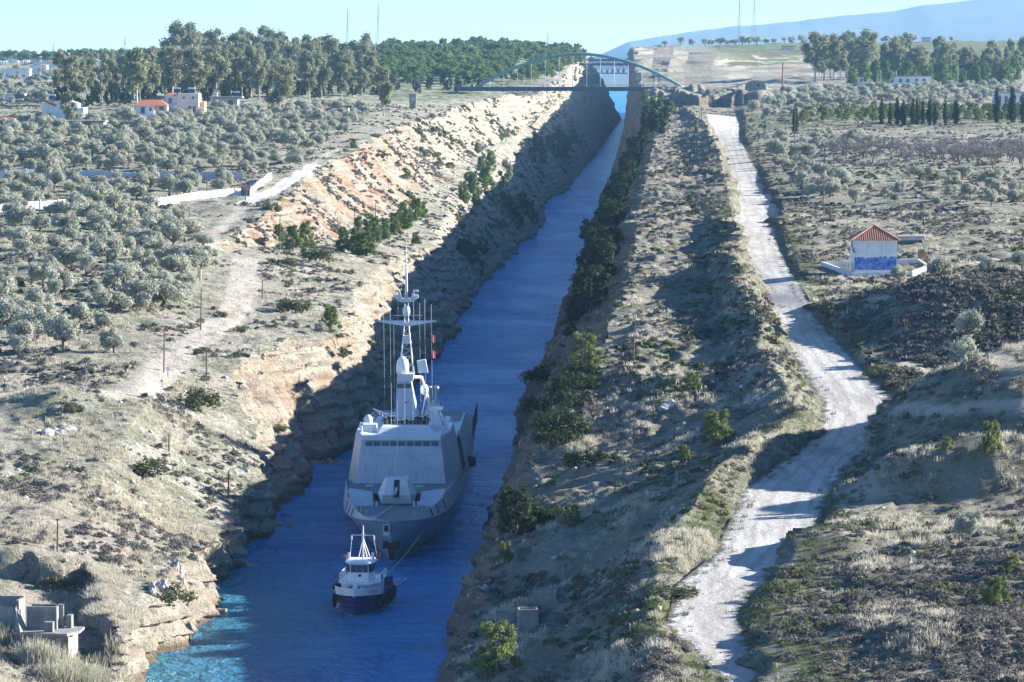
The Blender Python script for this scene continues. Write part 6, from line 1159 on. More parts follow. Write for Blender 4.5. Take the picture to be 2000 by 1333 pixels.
def houses():
    e, k = house_at(122, 243, 'white_house', 'white gabled house with a dark sloping roof panel at far left'); s = k
    MB().hexa([(-40 * s, 0, -1), (2 * s, 0, -1), (2 * s, 9, -1), (-40 * s, 9, -1)], [(-40 * s, 0, 40 * s), (2 * s, 0, 47 * s), (2 * s, 9, 47 * s), (-40 * s, 9, 40 * s)]).build('wall', M_PLASTER, e); MB().box(2 * s, 43 * s, -1.5, 8, -1, 32 * s).build('wall', M_PLASTER, e)
    MB().hexa([(2 * s, 1, 32 * s), (30 * s, 1, 32 * s), (30 * s, 8, 32 * s), (2 * s, 8, 32 * s)], [(2 * s, 1, 50 * s), (30 * s, 1, 40 * s), (30 * s, 8, 40 * s), (2 * s, 8, 50 * s)]).build('wall', M_PLASTER, e)
    MB().hexa([(-36 * s, -.4, 44 * s), (-14 * s, -.4, 34 * s), (-14 * s, 1, 34 * s), (-36 * s, 1, 44 * s)], [(-32 * s, -.4, 48 * s), (-11 * s, -.4, 37 * s), (-11 * s, 1, 37 * s), (-32 * s, 1, 48 * s)]).build('roof', M_TILE, e); windows(e, M_WHITE, [(12 * s, 19 * s, 22 * s, 30 * s), (-30 * s, -22 * s, 10 * s, 22 * s), (28 * s, 36 * s, 6 * s, 18 * s)], -1.5); solar(e, -24 * s, 5, 46 * s)
    MB().box(42 * s, 52 * s, -1, 4, -1, 20 * s).build('annex', M_PLASTER, e)
    e, k = house_at(160, 256, 'flat_house', 'long low white house with a flat grey roof slab among olives'); s = k
    MB().box(-40 * s, 32 * s, 0, 8, -1, 17 * s).build('wall', M_PLASTER, e); MB().box(32 * s, 42 * s, .5, 8, -1, 17 * s).build('annex', M_CREAMW, e); MB().box(-44 * s, 46 * s, -1, 9, 17 * s, 20 * s).build('roof', M_CONC, e); windows(e, M_WHITE, [(-28 * s, -18 * s, 4 * s, 13 * s), (-4 * s, 4 * s, 2 * s, 14 * s), (8 * s, 14 * s, 1 * s, 14 * s)], 0)
    e, k = house_at(292, 236, 'red_roof_house', 'house with a red hipped tile roof and arched brown shutters'); s = k
    MB().box(-30 * s, 10 * s, 0, 9, -1, 29 * s).build('wall', M_PLASTER, e); MB().box(10 * s, 33 * s, 2.5, 9, -1, 29 * s).build('annex', M_CREAMW, e); hip(e, -33 * s, 36 * s, -.6, 10, 29 * s, 11 * s); windows(e, M_WHITE, [(-17 * s, -9 * s, 14 * s, 26 * s), (0 * s, 4 * s, 18 * s, 25 * s)], 0); windows(e, M_RUSTBAR, [(18 * s, 27 * s, 15 * s, 27 * s)], 2.5)
    MB().box(-30 * s, 46 * s, -1.2, 0, 8 * s, 12 * s).build('balcony', M_PLASTER, e)
    e, k = house_at(356, 232, 'two_storey_house', 'two-storey white and peach house with roof solar heaters'); s = k
    MB().box(-34 * s, -8 * s, 0, 8, -1, 45 * s).build('wall', M_PLASTER, e); MB().box(-8 * s, 33 * s, -1.5, 8, -1, 49 * s).build('wall', M_CREAMW, e); MB().box(33 * s, 43 * s, 1, 8, -1, 33 * s).build('annex', plain('peach_plaster', (.62, .36, .22), .9), e); hip(e, -35 * s, -8.5 * s, -.4, 6, 45 * s, 5 * s)
    windows(e, M_WHITE, [(13 * s, 19 * s, 12 * s, 24 * s), (22 * s, 27 * s, 12 * s, 24 * s), (2 * s, 6 * s, 38 * s, 43 * s), (20 * s, 24 * s, 38 * s, 43 * s)], -1.5); windows(e, M_WHITE, [(-26 * s, -20 * s, 30 * s, 40 * s)], 0); solar(e, -12 * s, 4, 49 * s); solar(e, 16 * s, 4, 49 * s); MB().box(-36 * s, -8 * s, -1.4, -.1, 20 * s, 26 * s).build('balcony', M_PLASTER, e)
    e, k = house_at(440, 211, 'grey_house', 'small pale grey house with a flat overhanging roof before the eucalyptus'); s = k
    MB().box(-24 * s, 24 * s, 0, 8, -1, 19 * s).build('wall', M_GREYW, e); MB().box(-31 * s, 33 * s, -1, 9, 19 * s, 22 * s).build('roof', M_CONC, e); windows(e, M_WHITE, [(6 * s, 15 * s, 4 * s, 15 * s), (-16 * s, -8 * s, 5 * s, 14 * s)], 0); solar(e, 20 * s, 4, 22 * s); MB().box(-20 * s, -17 * s, 3, 4, 22 * s, 29 * s).build('chimney', M_PLASTER, e)
    e, k = house_at(640, 226, 'red_shed', 'low shed with a dull red sheet roof and blue tarpaulins'); s = k
    MB().box(-40 * s, 14 * s, 0, 7, -1, 10 * s).build('wall', M_GREYW, e); MB().hexa([(-43 * s, -1, 10 * s), (18 * s, -1, 10 * s), (18 * s, 7, 14 * s), (-43 * s, 7, 14 * s)], [(-43 * s, -1, 11 * s), (18 * s, -1, 11 * s), (18 * s, 7, 15.5 * s), (-43 * s, 7, 15.5 * s)]).build('roof', plain('dull_red_sheet', (.36, .10, .10), .7), e)
    MB().box(14 * s, 40 * s, 1, 8, -1, 14 * s).build('annex', M_CREAMW, e); MB().box(12 * s, 48 * s, 0, 9, 17 * s, 19 * s).build('annex_roof', plain('brown_sheet', (.16, .10, .08), .8), e); MB().box(18 * s, 56 * s, -1.2, -.9, -1, 6 * s).build('tarpaulin', plain('blue_tarp', (.12, .25, .52), .6), e); MB().box(-66 * s, -42 * s, 0, .4, -1, 5 * s).build('tarpaulin', bpy.data.materials['blue_tarp'], e); MB().box(-8 * s, 0, -.1, .05, 0, 8 * s).build('door', M_RUSTBAR, e)
    e, k = house_at(806, 212, 'sentry_hut', 'narrow grey sentry hut on a plinth at the cliff top', 'hut'); s = k
    MB().box(-6 * s, 6 * s, 0, 2.2, -.6, 9 * s).build('plinth', M_CONC, e); MB().box(-6.5 * s, 6.5 * s, -.1, 2.3, 9 * s, 26 * s).build('wall', plain('brown_grey_render', (.27, .24, .22), .9), e); MB().box(-7.5 * s, 7.5 * s, -.4, 2.6, 26 * s, 28 * s).build('roof', M_CONC, e); MB().box(-3 * s, 4 * s, -.2, -.05, 14 * s, 22 * s).build('window', M_GREYW, e)
    # far sheds and villas at the left horizon
    for (px, py, w_, h, lab, roof) in [(30, 152, 55, 16, 'long white shed at the left edge below the horizon', 0), (75, 142, 32, 14, 'white industrial shed right of the long one', 0), (100, 148, 44, 10, 'low white warehouse with a pale sloping roof', 0), (25, 122, 20, 8, 'small villa with an orange tile roof on the far left ridge', 1), (66, 124, 12, 8, 'tiny pink roofed villa right of the orange roofed one', 1), (108, 131, 26, 10, 'red roofed villa behind the low warehouse', 1), (118, 120, 16, 6, 'tiny white box house on the far ridge', 0), (212, 121, 22, 6, 'distant flat white house under the pylon', 0),
                             (240, 122, 18, 5, 'distant pale house right of the pylon', 0), (285, 121, 20, 6, 'distant orange roofed house near the trees', 1), (320, 122, 14, 6, 'distant white house beside the eucalyptus edge', 0), (25, 196, 40, 12, 'grey roofed block at the far left behind the gabled house', 0), (10, 250, 26, 16, 'peach walled house cut by the left edge', 1)]:
        e, k = house_at(px, py, 'house', lab); MB().box(-w_ / 2 * k, w_ / 2 * k, 0, 10, -2, h * k).build('wall', M_CREAMW if px == 10 else M_PLASTER, e)
        if roof: hip(e, -w_ * .55 * k, w_ * .55 * k, -1, 11, h * k, 4 * k)
        else: MB().box(-w_ * .52 * k, w_ * .52 * k, -.6, 10.6, h * k, (h + 1.2) * k).build('roof', M_LIGHT, e)
    r7 = R_(77)
    for _ in range(16):
        e, k = house_at(float(r7.uniform(5, 330)), float(r7.uniform(116, 128)), 'house', 'tiny pale house scattered among trees on the far left ridge'); e['group'] = 'tiny houses on the far ridge'; w_, h = r7.uniform(8, 18), r7.uniform(4, 7); MB().box(-w_ / 2 * k, w_ / 2 * k, 0, 9, -2, h * k).build('wall', M_PLASTER, e); hip(e, -w_ * .55 * k, w_ * .55 * k, -1, 10, h * k, 3 * k, M_TILE if r7.random() < .6 else M_LIGHT)
    for (px, py, w_, h, lab) in [(1678, 165, 42, 14, 'low pale blue shed at the left of the right grove'), (1784, 168, 70, 18, 'long low white building before the right grove'), (1975, 212, 64, 30, 'white house behind the tall cypresses at right'), (1810, 78, 16, 7, 'small pinkish hut on the right skyline'), (1540, 98, 24, 6, 'ruined wall fragment on the brown field'), (1730, 170, 30, 8, 'short grey shed between the two low buildings')]:
        e, k = house_at(px, py, 'low_building', lab); MB().box(-w_ / 2 * k, w_ / 2 * k, 0, 9, -1, h * k).build('wall', M_CREAMW if 'pink' in lab or 'ruin' in lab else M_PLASTER, e); MB().box(-w_ * .52 * k, w_ * .52 * k, -.5, 9.5, h * k, (h + 1.5) * k).build('roof', M_CONC, e)
        if w_ > 40: windows(e, M_WHITE, [(w_ * q * k, w_ * (q + .09) * k, h * .35 * k, h * .75 * k) for q in (-.4, -.2, .05, .25)], 0)
houses()
def bunker_dome(px, py, w_, h, lab):
    g, k = spot(px, py); W_, Hh = w_ * k / 2, h * k; e = empty('pillbox', g, 0, lab, 'bunker'); pts = [(W_ * math.cos(a), Hh * (math.sin(a) ** .45)) for a in np.linspace(0, math.pi, 17)]
    MB().hexa([(x, -3, z - .5) for x, z in pts], [(x * .94, 5, z * .96 - .5) for x, z in pts]).build('shell', M_CONC, e); MB().box(W_ * .1, W_ * .35, -3.06, -2.9, Hh * .3, Hh * .5).build('loophole', M_BLACK, e)
bunker_dome(1475, 176, 40, 20, 'rounded concrete pillbox above the brown earth cutting'); bunker_dome(1697, 176, 26, 15, 'small concrete pillbox in front of the long white building')

def painted_hut():
    g, k = spot(1710, 539); s = k; e = empty('painted_hut', g, 0.0, 'white pump house with a red hipped roof and a blue painted mural', 'hut'); w_ = 42 * s; h = 66 * s; d = 6.2
    MB().box(-w_, w_, 0, d, -.6, h).build('wall', M_PLASTER, e); MB().box(-w_ - .12, w_ + .05, -.12, d + .1, h, h + .28).build('eave_band', M_WHITE, e)
    rf = MB(); x0, x1, y0, y1, z0, zp = -w_ - .45, w_ + .3, -.5, d + .5, h + .28, h + .28 + 28 * s; xm, ya, yb = 0.0, (y0 + y1) / 2 - .5, (y0 + y1) / 2 + .5
    rf.add([(x0, y0, z0), (x1, y0, z0), (x1, y1, z0), (x0, y1, z0), (xm, ya, zp), (xm, yb, zp)], [(3, 2, 1, 0), (0, 1, 4), (2, 3, 5), (1, 2, 5, 4), (3, 0, 4, 5)]); ro = rf.build('roof', M_TILE, e)
    rb = MB()
    for i in range(1, 22):
        x = x0 + (x1 - x0) * i / 22; t = 1 - abs(x - xm) / ((x1 - x0) / 2); rb.tube([(x, y0 - .03, z0 + .03), (x, y0 + (ya - y0) * t, z0 + (zp - z0) * t + .03)], .055, 5)
    rb.build('roof_tiles', M_PALETILE, ro); rr = MB()
    for (a, b) in (((x0, y0, z0), (xm, ya, zp)), ((x1, y0, z0), (xm, ya, zp)), ((xm, ya, zp), (xm, yb, zp)), ((x1, y1, z0), (xm, yb, zp))): rr.tube([Vector(a) + Vector((0, 0, .05)), Vector(b) + Vector((0, 0, .05))], .11, 6)
    rr.build('ridge_tiles', M_PALETILE, ro)
    m, nt, bs = mat('mural_paint'); b = NB(nt); v = b.coord(); sx = b.n('ShaderNodeSeparateXYZ'); b.l(v, sx.inputs[0]); nz = b.noise(v, 1.1, 3, .5, 1.5); sw = b.math('ABSOLUTE', b.math('SUBTRACT', b.noise(v, 1.25, 2, .5, 2.2), .5))
    c = b.mix(b.smooth(nz, .4, .6), (.09, .19, .50), (.20, .36, .68)); c = b.mix(b.smooth(sw, .035, .012), c, (.02, .03, .12)); c = b.mix(b.smooth(b.noise(v, 2.3, 3, .5, 1), .62, .68), c, (.35, .5, .8))
    top = b.math('ADD', 36 * s, b.math('MULTIPLY', b.math('SUBTRACT', b.noise(v, .9, 3, .6), .5), 1.3)); c = b.mix(b.smooth(b.math('SUBTRACT', sx.outputs[2], top), -.05, .05), c, (.74, .73, .70)); bs.inputs['Roughness'].default_value = .9; b.l(c, bs.inputs['Base Color'])
    MB().box(-w_ + .08, w_ - .08, -.03, .02, 12 * s, 40 * s).build('mural', m, e); MB().tube([(-w_ - .3, -.2, h + .2), (-w_ - .35, -.1, h - .4), (-w_ - .1, -.1, h - 1.2), (-w_ + .1, -.1, h - 1.5)], .09, 6).build('downpipe', M_BLACK, e)
    # yard wall with rusty bar fence
    y = empty('yard_wall', g, 0, 'low white yard wall around the painted hut with rusty bars on its sides', 'wall'); L, Rr, fr, bk = -66 * s, 108 * s, -2.4, 17
    pts = [(L + 20 * s, fr), (Rr - 40 * s, fr), (Rr, fr + 6), (Rr, bk), (L - 20 * s, bk), (L + 20 * s, fr)]
    for (a, b2) in zip(pts[:-1], pts[1:]):
        a3, b3 = Vector((*a, 0)), Vector((*b2, 0)); d_ = (b3 - a3).normalized(); n_ = Vector((-d_.y, d_.x, 0)) * .12; za = float(ground(g[0] + a[0], g[1] + a[1])[0]) - g[2]; zb = float(ground(g[0] + b2[0], g[1] + b2[1])[0]) - g[2]
        q = [a3 - n_, b3 - n_, b3 + n_, a3 + n_]; zz = [za, zb, zb, za]; MB().hexa([(p.x, p.y, z - .6) for p, z in zip(q, zz)], [(p.x, p.y, z + .75) for p, z in zip(q, zz)]).build('panel', M_PLASTER, y)
    for X0, y0_, y1_ in ((Rr, fr + 6, bk), (None, fr, bk)):
        f_ = MB()
        for i in range(20):
            t = i / 19; yy = y0_ + (y1_ - y0_) * t; xx = Rr if X0 else L + 20 * s - 40 * s * t; zz = float(ground(g[0] + xx, g[1] + yy)[0]) - g[2] + .75; f_.box(xx - .03, xx + .03, yy - .04, yy + .04, zz, zz + 1.3)
        f_.build('bar_fence', M_RUSTBAR, y)
    for i, (px, py) in enumerate(((1776, 478), (1782, 474))):
        q, k2 = spot(px - 12, py); o = MB(); n = 16; o.tube([(-3.2, 0, .45), (3.2, 0, .45)], .45, n, False); o.tube([(3.2, 0, .45), (-3.2, 0, .45)], .34, n, False); rim = empty('concrete_pipe', (q[0], q[1] + i * 1.6, q[2] + .1), .25, ('nearer' if i == 0 else 'farther') + ' dark pipe lying behind the painted hut', 'pipe', 'pipes behind the hut'); o.build('barrel', M_DARKG, rim)
        MB().tube([(3.2 + 0 * a, .4 * math.cos(a), .45 + .4 * math.sin(a)) for a in np.linspace(0, 2 * math.pi, 17)], .07, 6, False).build('rim', M_WHITE, rim)
painted_hut()

# ------------------------------------------------------------------ walls of the gardens on the left
def wall_px(name, pts, h, th, m, lab, cat='wall', posts=0):
    w3 = [spot(*p)[0] for p in pts]; e = empty(name, w3[0], 0, lab, cat)
    for a, b in zip(w3[:-1], w3[1:]):
        n = max(1, int(np.hypot(b[0] - a[0], b[1] - a[1]) / 3.0)); mb = MB()
        for i in range(n):
            p, q = a + (b - a) * i / n, a + (b - a) * (i + 1) / n; d = Vector((q[0] - p[0], q[1] - p[1], 0)).normalized(); o = Vector((-d.y, d.x, 0)) * th; zp, zq = float(ground(p[0], p[1])[0]), float(ground(q[0], q[1])[0]); r = [Vector((p[0], p[1], zp)) - o, Vector((q[0], q[1], zq)) - o, Vector((q[0], q[1], zq)) + o, Vector((p[0], p[1], zp)) + o]; r = [v - Vector(w3[0]) for v in r]
            mb.hexa([v + Vector((0, 0, -.6)) for v in r], [v + Vector((0, 0, h)) for v in r])
        mb.build('panel', m, e)
        if posts:
            for i in range(posts): p = a + (b - a) * (i + .5) / posts - w3[0]; z = float(ground(p[0] + w3[0][0], p[1] + w3[0][1])[0]) - w3[0][2]; MB().box(p[0] - .2, p[0] + .2, p[1] - .2, p[1] + .2, z, z + h + .35).build('post', m, e)
    return e
M_GREENW = plain('pale_grey_wall', (.50, .52, .55), .9, .08, .5)
wall_px('garden_wall', [(-10, 349), (150, 347), (330, 349), (475, 350)], 1.7, .12, M_GREENW, 'long pale grey garden wall across the olive grove', posts=4)
wall_px('garden_wall', [(-10, 415), (60, 408), (130, 403)], 1.5, .12, M_PLASTER, 'white garden wall segment cut by the left edge', posts=2); wall_px('garden_wall', [(185, 400), (250, 398)], 1.4, .12, M_PLASTER, 'short white wall segment between two olives', posts=1)
wall_px('garden_wall', [(305, 402), (345, 396), (400, 388), (470, 382)], 1.5, .12, M_PLASTER, 'white garden wall segment ending near the dark leafless tree', posts=3)
wall_px('balustrade_wall', [(488, 382), (508, 366), (530, 350)], 1.5, .12, M_PLASTER, 'white wall with rounded merlons beside the concrete ramp', posts=5)
g, k = spot(390, 548); o = MB().box(-.25, .25, -.25, .25, -.3, 1.5); o.box(-.32, .32, -.32, .32, 1.5, 1.65); tag(o.build('stone_pillar', M_CREAMW, None, loc=g), 'short square cream pillar beside the yellowish bushes', 'pillar')

# ------------------------------------------------------------------ poles, posts, pylons
def pole(px, top, base, lab, grp=None, arm=0, lamp=False, r=.11, m=None, name='utility_pole'):
    g, k = spot(px, base); h = (base - top) * k; e = empty(name, g, 0, lab, 'pole', grp); MB().tube([(0, 0, -.5), (0.02 * h, 0, h)], [r, r * .75], 7).build('shaft', m or M_WOOD, e)
    for q in range(arm): a = MB().box(-1.0, 1.0, -.06, .06, h - .35 - q * .7, h - .22 - q * .7).build('crossarm', M_WOOD, e); [MB().tube([(x, 0, h - .22 - q * .7), (x, 0, h - q * .7)], .05, 5).build('insulator', M_LIGHT, a) for x in (-.85, 0, .85)]
    if lamp: a = MB().tube([(0, 0, h - .1), (.9, 0, h + .35), (1.5, 0, h + .3)], .04, 5).build('lamp_arm', M_STEEL, e); MB().box(1.4, 2.1, -.15, .15, h + .2, h + .38).build('lamp_head', M_LIGHT, a)
    return e
for a in [(320, 640, 727, 'leaning wooden pole in the earth track beside the white sign'), (403, 690, 737, 'dark pole topped by the mossy shrub'), (392, 562, 645, 'tall pole left of the track below the stone pillar'), (512, 547, 587, 'thin dark pole at the cliff edge beyond the track'), (546, 420, 492, 'pole at the foot of the orange cliff beside the pines'), (659, 425, 458, 'pole among the bright pines on the bench'), (692, 412, 450, 'pole just right of the first bench pole'), (733, 396, 424, 'pole above the middle of the pine row'),
          (800, 368, 398, 'pole near the upper end of the pine row'), (404, 340, 378, 'pole standing on the white wall line'), (115, 360, 395, 'pole between the two walls at left'), (527, 270, 306, 'stayed pole in the olive grove left of the ramp'), (251, 282, 318, 'pole in the middle of the olive grove'), (494, 335, 378, 'thin pole by the white balustrade wall'), (112, 1018, 1078, 'lone dark post on the grassy slope at left'), (214, 1215, 1270, 'dark post on the slope right of the bunker'), (330, 848, 882, 'short thin post on the white rubble ridge'), (225, 805, 822, 'stub post at the foot of the pale spur'),
          (1237, 655, 702, 'wooden post on the scrubby flat right of the canal'), (1370, 192, 236, 'post by the far end of the pale road'), (1463, 178, 206, 'post before the brown earth cutting'), (1480, 178, 206, 'second post before the brown earth cutting'), (1533, 232, 285, 'pale pole between the road and the olive line'), (1551, 205, 298, 'tall pole rising beside the lone cypress'), (1580, 270, 330, 'short pole in the olive line'), (1614, 155, 190, 'pole in front of the small pillbox'), (1660, 565, 588, 'thin post below the painted hut')]: pole(*a)
pole(1608, 304, 405, 'tall pole with a crossarm among the olives right of the road', None, 2); pole(446, 938, 992, 'wooden pole with a curved lamp arm above the waterline', None, 0, True); pole(1528, 122, 172, 'thick brown column standing before the grove', None, 0, False, .45, M_RUSTBAR)
for px, t, b_ in ((1842, 128, 166), (1850, 138, 166), (1858, 138, 166), (1870, 128, 168), (1720, 138, 166), (1990, 148, 166), (1714, 140, 168)): pole(px, t, b_, 'slender pale lamp post by the long low building', 'lamp posts by the low building', 0, True, .12, M_STEEL, 'lamp_post')
def pylon(px, top, base, y, lab, wpx, arms=3):
    k = y / F; X = (px - 1000) * k; zb = float(ground(X, y)[0]); zt = H + (YH - top) * k; h = zt - zb; W_ = wpx * k / 2; e = empty('pylon', (X, y, zb), .3, lab, 'pylon', 'electricity pylons on the skyline'); t = MB(); r = max(.10, y * 3.2e-5)
    for (a, b) in ((1, 1), (-1, 1), (-1, -1), (1, -1)): t.tube([(a * W_, b * W_, 0), (a * W_ * .22, b * W_ * .22, h * .72), (a * .15, b * .15, h)], r, 4)
    for i in range(9):
        z0, z1 = h * i / 10, h * (i + 1) / 10; w0, w1 = W_ * max(.2, 1 - z0 / h * 1.08), W_ * max(.2, 1 - z1 / h * 1.08)
        for s in (-1, 1): t.tube([(-w0, s * w0, z0), (w1, s * w1, z1)], r * .7, 4); t.tube([(w0, s * w0, z0), (-w1, s * w1, z1)], r * .7, 4)
    t.build('lattice_tower', M_STEEL, e); a = MB()
    for i in range(arms): z = h * (.98 - .13 * i); w_ = W_ * (1.3 + .35 * (i == 1)); a.tube([(-w_, 0, z), (0, 0, z + h * .02), (w_, 0, z)], r, 4)
    a.build('crossarms', M_STEEL, e)
for a in [(680, 18, 80, 3600, 'pylon on the skyline behind the tallest eucalyptus', 9), (740, 6, 80, 3400, 'taller pylon right of the eucalyptus crown', 11), (247, 70, 110, 3800, 'pylon with wide crossarms above the left houses', 15), (107, 84, 112, 4200, 'small pylon on the far left ridge', 9), (1443, -6, 75, 4000, 'left one of the twin red-grey pylons at the right', 10), (1472, -4, 75, 3900, 'right one of the twin pylons, broader at the foot', 14), (1070, 64, 92, 3900, 'faint pylon above the arch bridge', 7), (980, 72, 90, 3300, 'thin pole-like pylon over the wooded hill', 4)]: pylon(*a)

# ------------------------------------------------------------------ concrete works, rocks
def bunker_left():
    g, k = spot(96, 1288); e = empty('concrete_bunker', (g[0], g[1], g[2] + .1), -.12, 'ruined concrete bunker with a roof slab and upright walls at lower left', 'bunker', None, .88)
    MB().box(-3.6, 2.0, 0, 4.2, -1.5, 2.3).build('wall', M_CONC, e); MB().hexa([(-3.7, -.3, 2.31), (2.0, -.5, 2.31), (2.8, 1.5, 2.31), (2.6, 4.6, 2.31), (-3.7, 4.6, 2.31)], [(-3.7, -.3, 2.58), (2.0, -.5, 2.58), (2.8, 1.5, 2.58), (2.6, 4.6, 2.58), (-3.7, 4.6, 2.58)]).build('roof_slab', M_CONC, e)
    MB().box(-2.9, 0.0, 2.3, 2.55, 2.58, 4.9).build('upright_wall', M_CONC, e); MB().box(0.0, .25, 2.3, 4.6, 2.58, 4.9).build('upright_wall', M_CONC, e); MB().box(-2.6, .7, 3.4, 3.6, 2.58, 5.0).build('upright_wall', M_CONC, e); MB().box(-.6, .3, .4, 1.1, 2.58, 3.6).build('plinth', M_CONC, e); MB().box(1.0, 1.5, 3.4, 4.4, 2.58, 3.9).build('plinth', M_CONC, e)
    MB().hexa([(-3.2, -.2, 2.58), (-2.9, -.2, 2.58), (-2.9, 2.6, 2.58), (-3.2, 2.6, 2.58)], [(-4.3, 2.0, 4.9), (-4.0, 2.0, 4.9), (-4.0, 2.6, 4.9), (-4.3, 2.6, 4.9)]).build('buttress', M_CONC, e); MB().box(-7.6, -3.9, 2.0, 2.4, -1.0, 4.9).build('retaining_wall', M_CONC, e); MB().box(-6.6, -3.8, 4.8, 5.1, 1, 5.6).build('retaining_wall', M_CONC, e); MB().box(-4.0, -3.7, 2.4, 5.0, 1, 5.5).build('retaining_wall', M_CONC, e)
bunker_left()
def concrete_box(px, py, w_, d, h, rz, lab):
    g, k = spot(px, py); e = empty('concrete_box', (g[0], g[1], g[2]), rz, lab, 'concrete box')
    for (x0, x1, y0, y1) in ((-w_, w_, 0, .18), (-w_, w_, d - .18, d), (-w_, -w_ + .18, .18, d - .18), (w_ - .18, w_, .18, d - .18)): MB().box(x0, x1, y0, y1, -1.2, h).build('wall', M_CONC, e)
    MB().box(-w_ + .18, w_ - .18, .18, d - .18, -.5, h * .35).build('floor_slab', M_RUSTBAR, e)
concrete_box(1063, 1182, 1.05, 1.9, 1.3, -.1, 'open concrete box with a rusty inside on the right bank'); concrete_box(1032, 1235, .85, 1.6, 1.9, .05, 'taller concrete box just below the open one'); concrete_box(985, 1225, .75, 1.4, 1.3, .1, 'weathered concrete block beside the broad pine')
M_ROCKW = plain('white_rock', (.43, .405, .36), .95, .25, 1.2, streak=.3); M_ROCKB = plain('brown_rock', (.30, .235, .17), .95, .3, 1.2); M_ROCKR = plain('red_rock', (.28, .145, .10), .95, .3, 2)
def outcrop(px, py, sx, sy, sz, n, m, lab, seed, name='rock_outcrop'):
    g, k = spot(px, py); r = R_(seed); e = empty(name, g, 0, lab, 'rocks')
    for i in range(n):
        bm = bmesh.new(); bmesh.ops.create_icosphere(bm, subdivisions=3, radius=1.0); c = Vector((r.uniform(-sx, sx), r.uniform(-sy, sy), 0)); s_ = Vector((sx * .8, sy, sz)) * r.uniform(.22, .55) if n > 1 else Vector((sx, sy, sz)); zz = float(ground(g[0] + c.x, g[1] + c.y)[0]) - g[2]
        if n > 2: s_.x = min(s_.x, s_.z * 1.4)
        D = np.array([tuple(v.co) for v in bm.verts]); q = 1 + .34 * n2(D[:, 0] * 1.6 + i * 7 + seed, D[:, 1] * 1.6 + D[:, 2] * 1.7, seed) + .2 * n2(D[:, 0] * 4 + i, D[:, 2] * 4 + D[:, 1] * 3, seed + 1) + .1 * n2(D[:, 0] * 9 + i, D[:, 2] * 9 + D[:, 1] * 7, seed + 2)
        for v, d, k_ in zip(bm.verts, D, q): v.co = Vector((d[0] * s_.x, d[1] * s_.y, max(d[2], -.5) * s_.z)) * float(k_)
        me = bpy.data.meshes.new('boulder'); bm.to_mesh(me); bm.free(); me.materials.append(m); inst('boulder', me, e, (c.x, c.y, zz), r.random() * 6)
for a in [(300, 1150, 1.6, 1.5, 1.8, 7, M_ROCKW, 'jagged white rocks above the green shrub near the water'), (345, 1120, 1.2, 1.4, 1.6, 5, M_ROCKW, 'tooth-like white rock on the slope brink'), (280, 895, 2.6, 1.2, 1.0, 8, M_ROCKW, 'ridge of white broken rock above the dark shrub'), (105, 845, 3.0, 2.5, 1.2, 6, M_ROCKW, 'white rubble bank at left below the dry grass'), (60, 760, 2.0, 1.2, .6, 5, M_ROCKW, 'scattered white boulders on the upper left slope'), (40, 975, 1.0, .8, .6, 3, M_ROCKW, 'pair of grey boulders on the left slope'),
          (1205, 800, 1.5, .7, 1.1, 4, M_ROCKW, 'pale rock step on the right bank, left part'), (1290, 800, 1.7, .7, 1.1, 5, M_ROCKW, 'pale rock step on the right bank, right part'), (1485, 780, 1.5, 1.2, .8, 7, M_ROCKW, 'heap of broken white rock at the foot of the road ridge'), (1905, 770, .9, .5, .55, 4, M_ROCKW, 'grey boulders in the scrub by the grass path'), (1752, 690, .75, .5, .5, 7, M_ROCKR, 'heap of reddish rubble beside the grass path', 0), (1100, 1085, 1.3, .6, .3, 9, M_ROCKW, 'low strip of white rubble on the right bank'),
          (640, 905, 2.5, 1.2, 1.0, 6, M_ROCKB, 'brown rocks at the waterline under the cream cliff'), (470, 1105, 2.0, 1.4, .8, 7, M_ROCKB, 'brown ledge rocks at the waterline on the left bend'), (420, 1196, .8, .6, .4, 1, M_ROCKB, 'dark rock standing alone in the shallow water'), (545, 1025, 1.8, 1.4, 1.0, 6, M_ROCKB, 'shadowed rocks at the tip of the left spur'), (1040, 870, 1.5, 2.0, 1.6, 5, M_ROCKB, 'brown rocky foot of the right wall')]:
    outcrop(*a[:8], seed=int(a[0]))
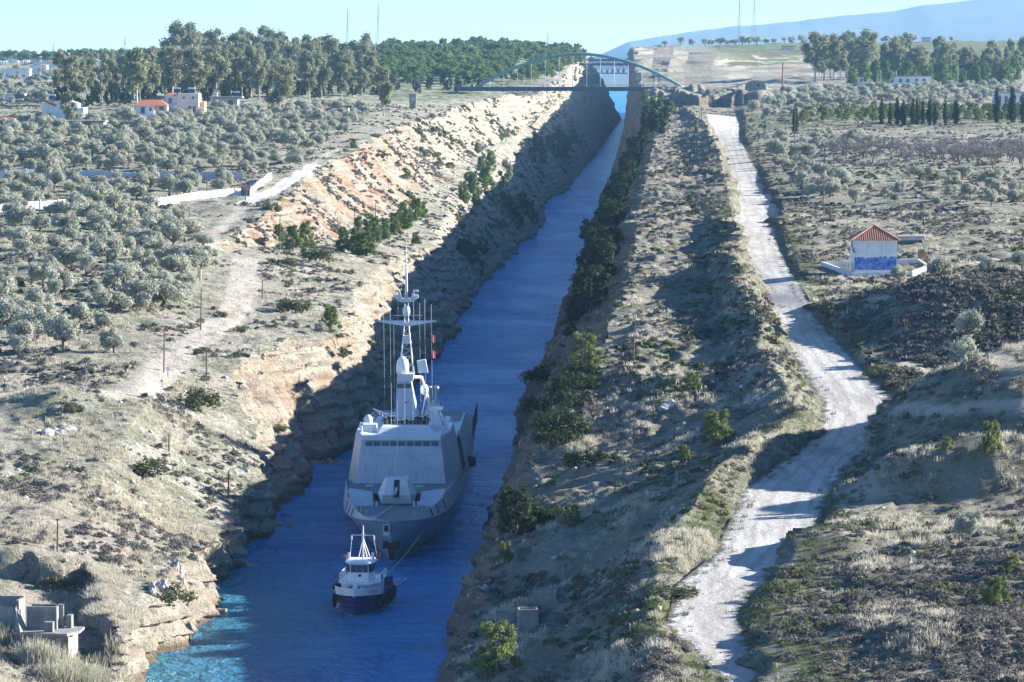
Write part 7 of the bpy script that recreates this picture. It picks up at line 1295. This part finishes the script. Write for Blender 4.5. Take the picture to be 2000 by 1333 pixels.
def reeds(px, py, n, h, sp, lab):
    g, k = spot(px, py); co, f, t = [], [], []; r = R_(int(px)); kk = 0
    for i in range(int(n * 1.7)):
        x, y = r.normal() * sp, r.normal() * sp * .8; z = float(ground(g[0] + x, g[1] + y)[0]) - g[2] - .1; c2, f2, t2 = tuft_grass(r, 15, h * (.6 + .5 * r.random()), .022); c2[:, :2] *= 1.7; co.append(c2 + np.array([x, y, z])); f.append(f2 + kk); t.append(t2); kk += len(c2)
    o = mesh_np('reed_clump', np.concatenate(co), np.concatenate(f), ML_REED); o.location = g; at = o.data.attributes.new('tint', 'FLOAT', 'POINT'); at.data.foreach_set('value', np.concatenate(t).astype(np.float32)); tag(o, lab, 'reeds')
for a in [(90, 1300, 90, 2.2, .9, 'tall pale reeds in front of the bunker wall'), (10, 1262, 60, 2.0, .7, 'tall reeds cut by the left edge beside the bunker'), (170, 1335, 130, 1.8, 1.3, 'widest reed bed right of the bunker at the bottom'), (225, 1318, 70, 1.5, 1.0, 'reed bed spilling towards the water at bottom left'), (130, 1335, 90, 1.6, 1.0, 'reeds along the bottom edge below the bunker')]: reeds(*a)
g, k = spot(761, 575); 
def sign(px, py, w_, h, lab, m):
    g, k = spot(px, py); e = empty('sign_board', g, .1, lab, 'sign'); MB().tube([(0, 0, -.3), (0, 0, h)], .05, 6).build('post', M_WOOD, e); MB().box(-w_ / 2, w_ / 2, -.08, -.03, h - w_ * .9, h).build('board', m, e)
sign(328, 736, .55, 1.3, 'small white sign board by the leaning pole', M_WHITE); sign(555, 492, .5, 1.2, 'small pale sign at the foot of the orange cliff', M_CREAMW); sign(1447, 768, .3, .8, 'small white marker stone on the rocky step', M_WHITE); sign(1333, 1060, .3, 1.0, 'yellowish marker post in the dry grass by the road', M_CREAMW)
g = np.array([112.0, 4380.0, 0.0]); e = empty('channel_beacon', g, 0, 'tiny beacon at the far end of the canal', 'beacon'); MB().lathe([(3, -1), (3, 2), (1, 2.2), (.8, 8), (1.2, 8.2), (1.2, 9), (.1, 10)], 0, 0, 10).build('tower', M_PLASTER, e); MB().tube([(0, 0, 10), (0, 0, 16)], .3, 5).build('mast', M_STEEL, e)
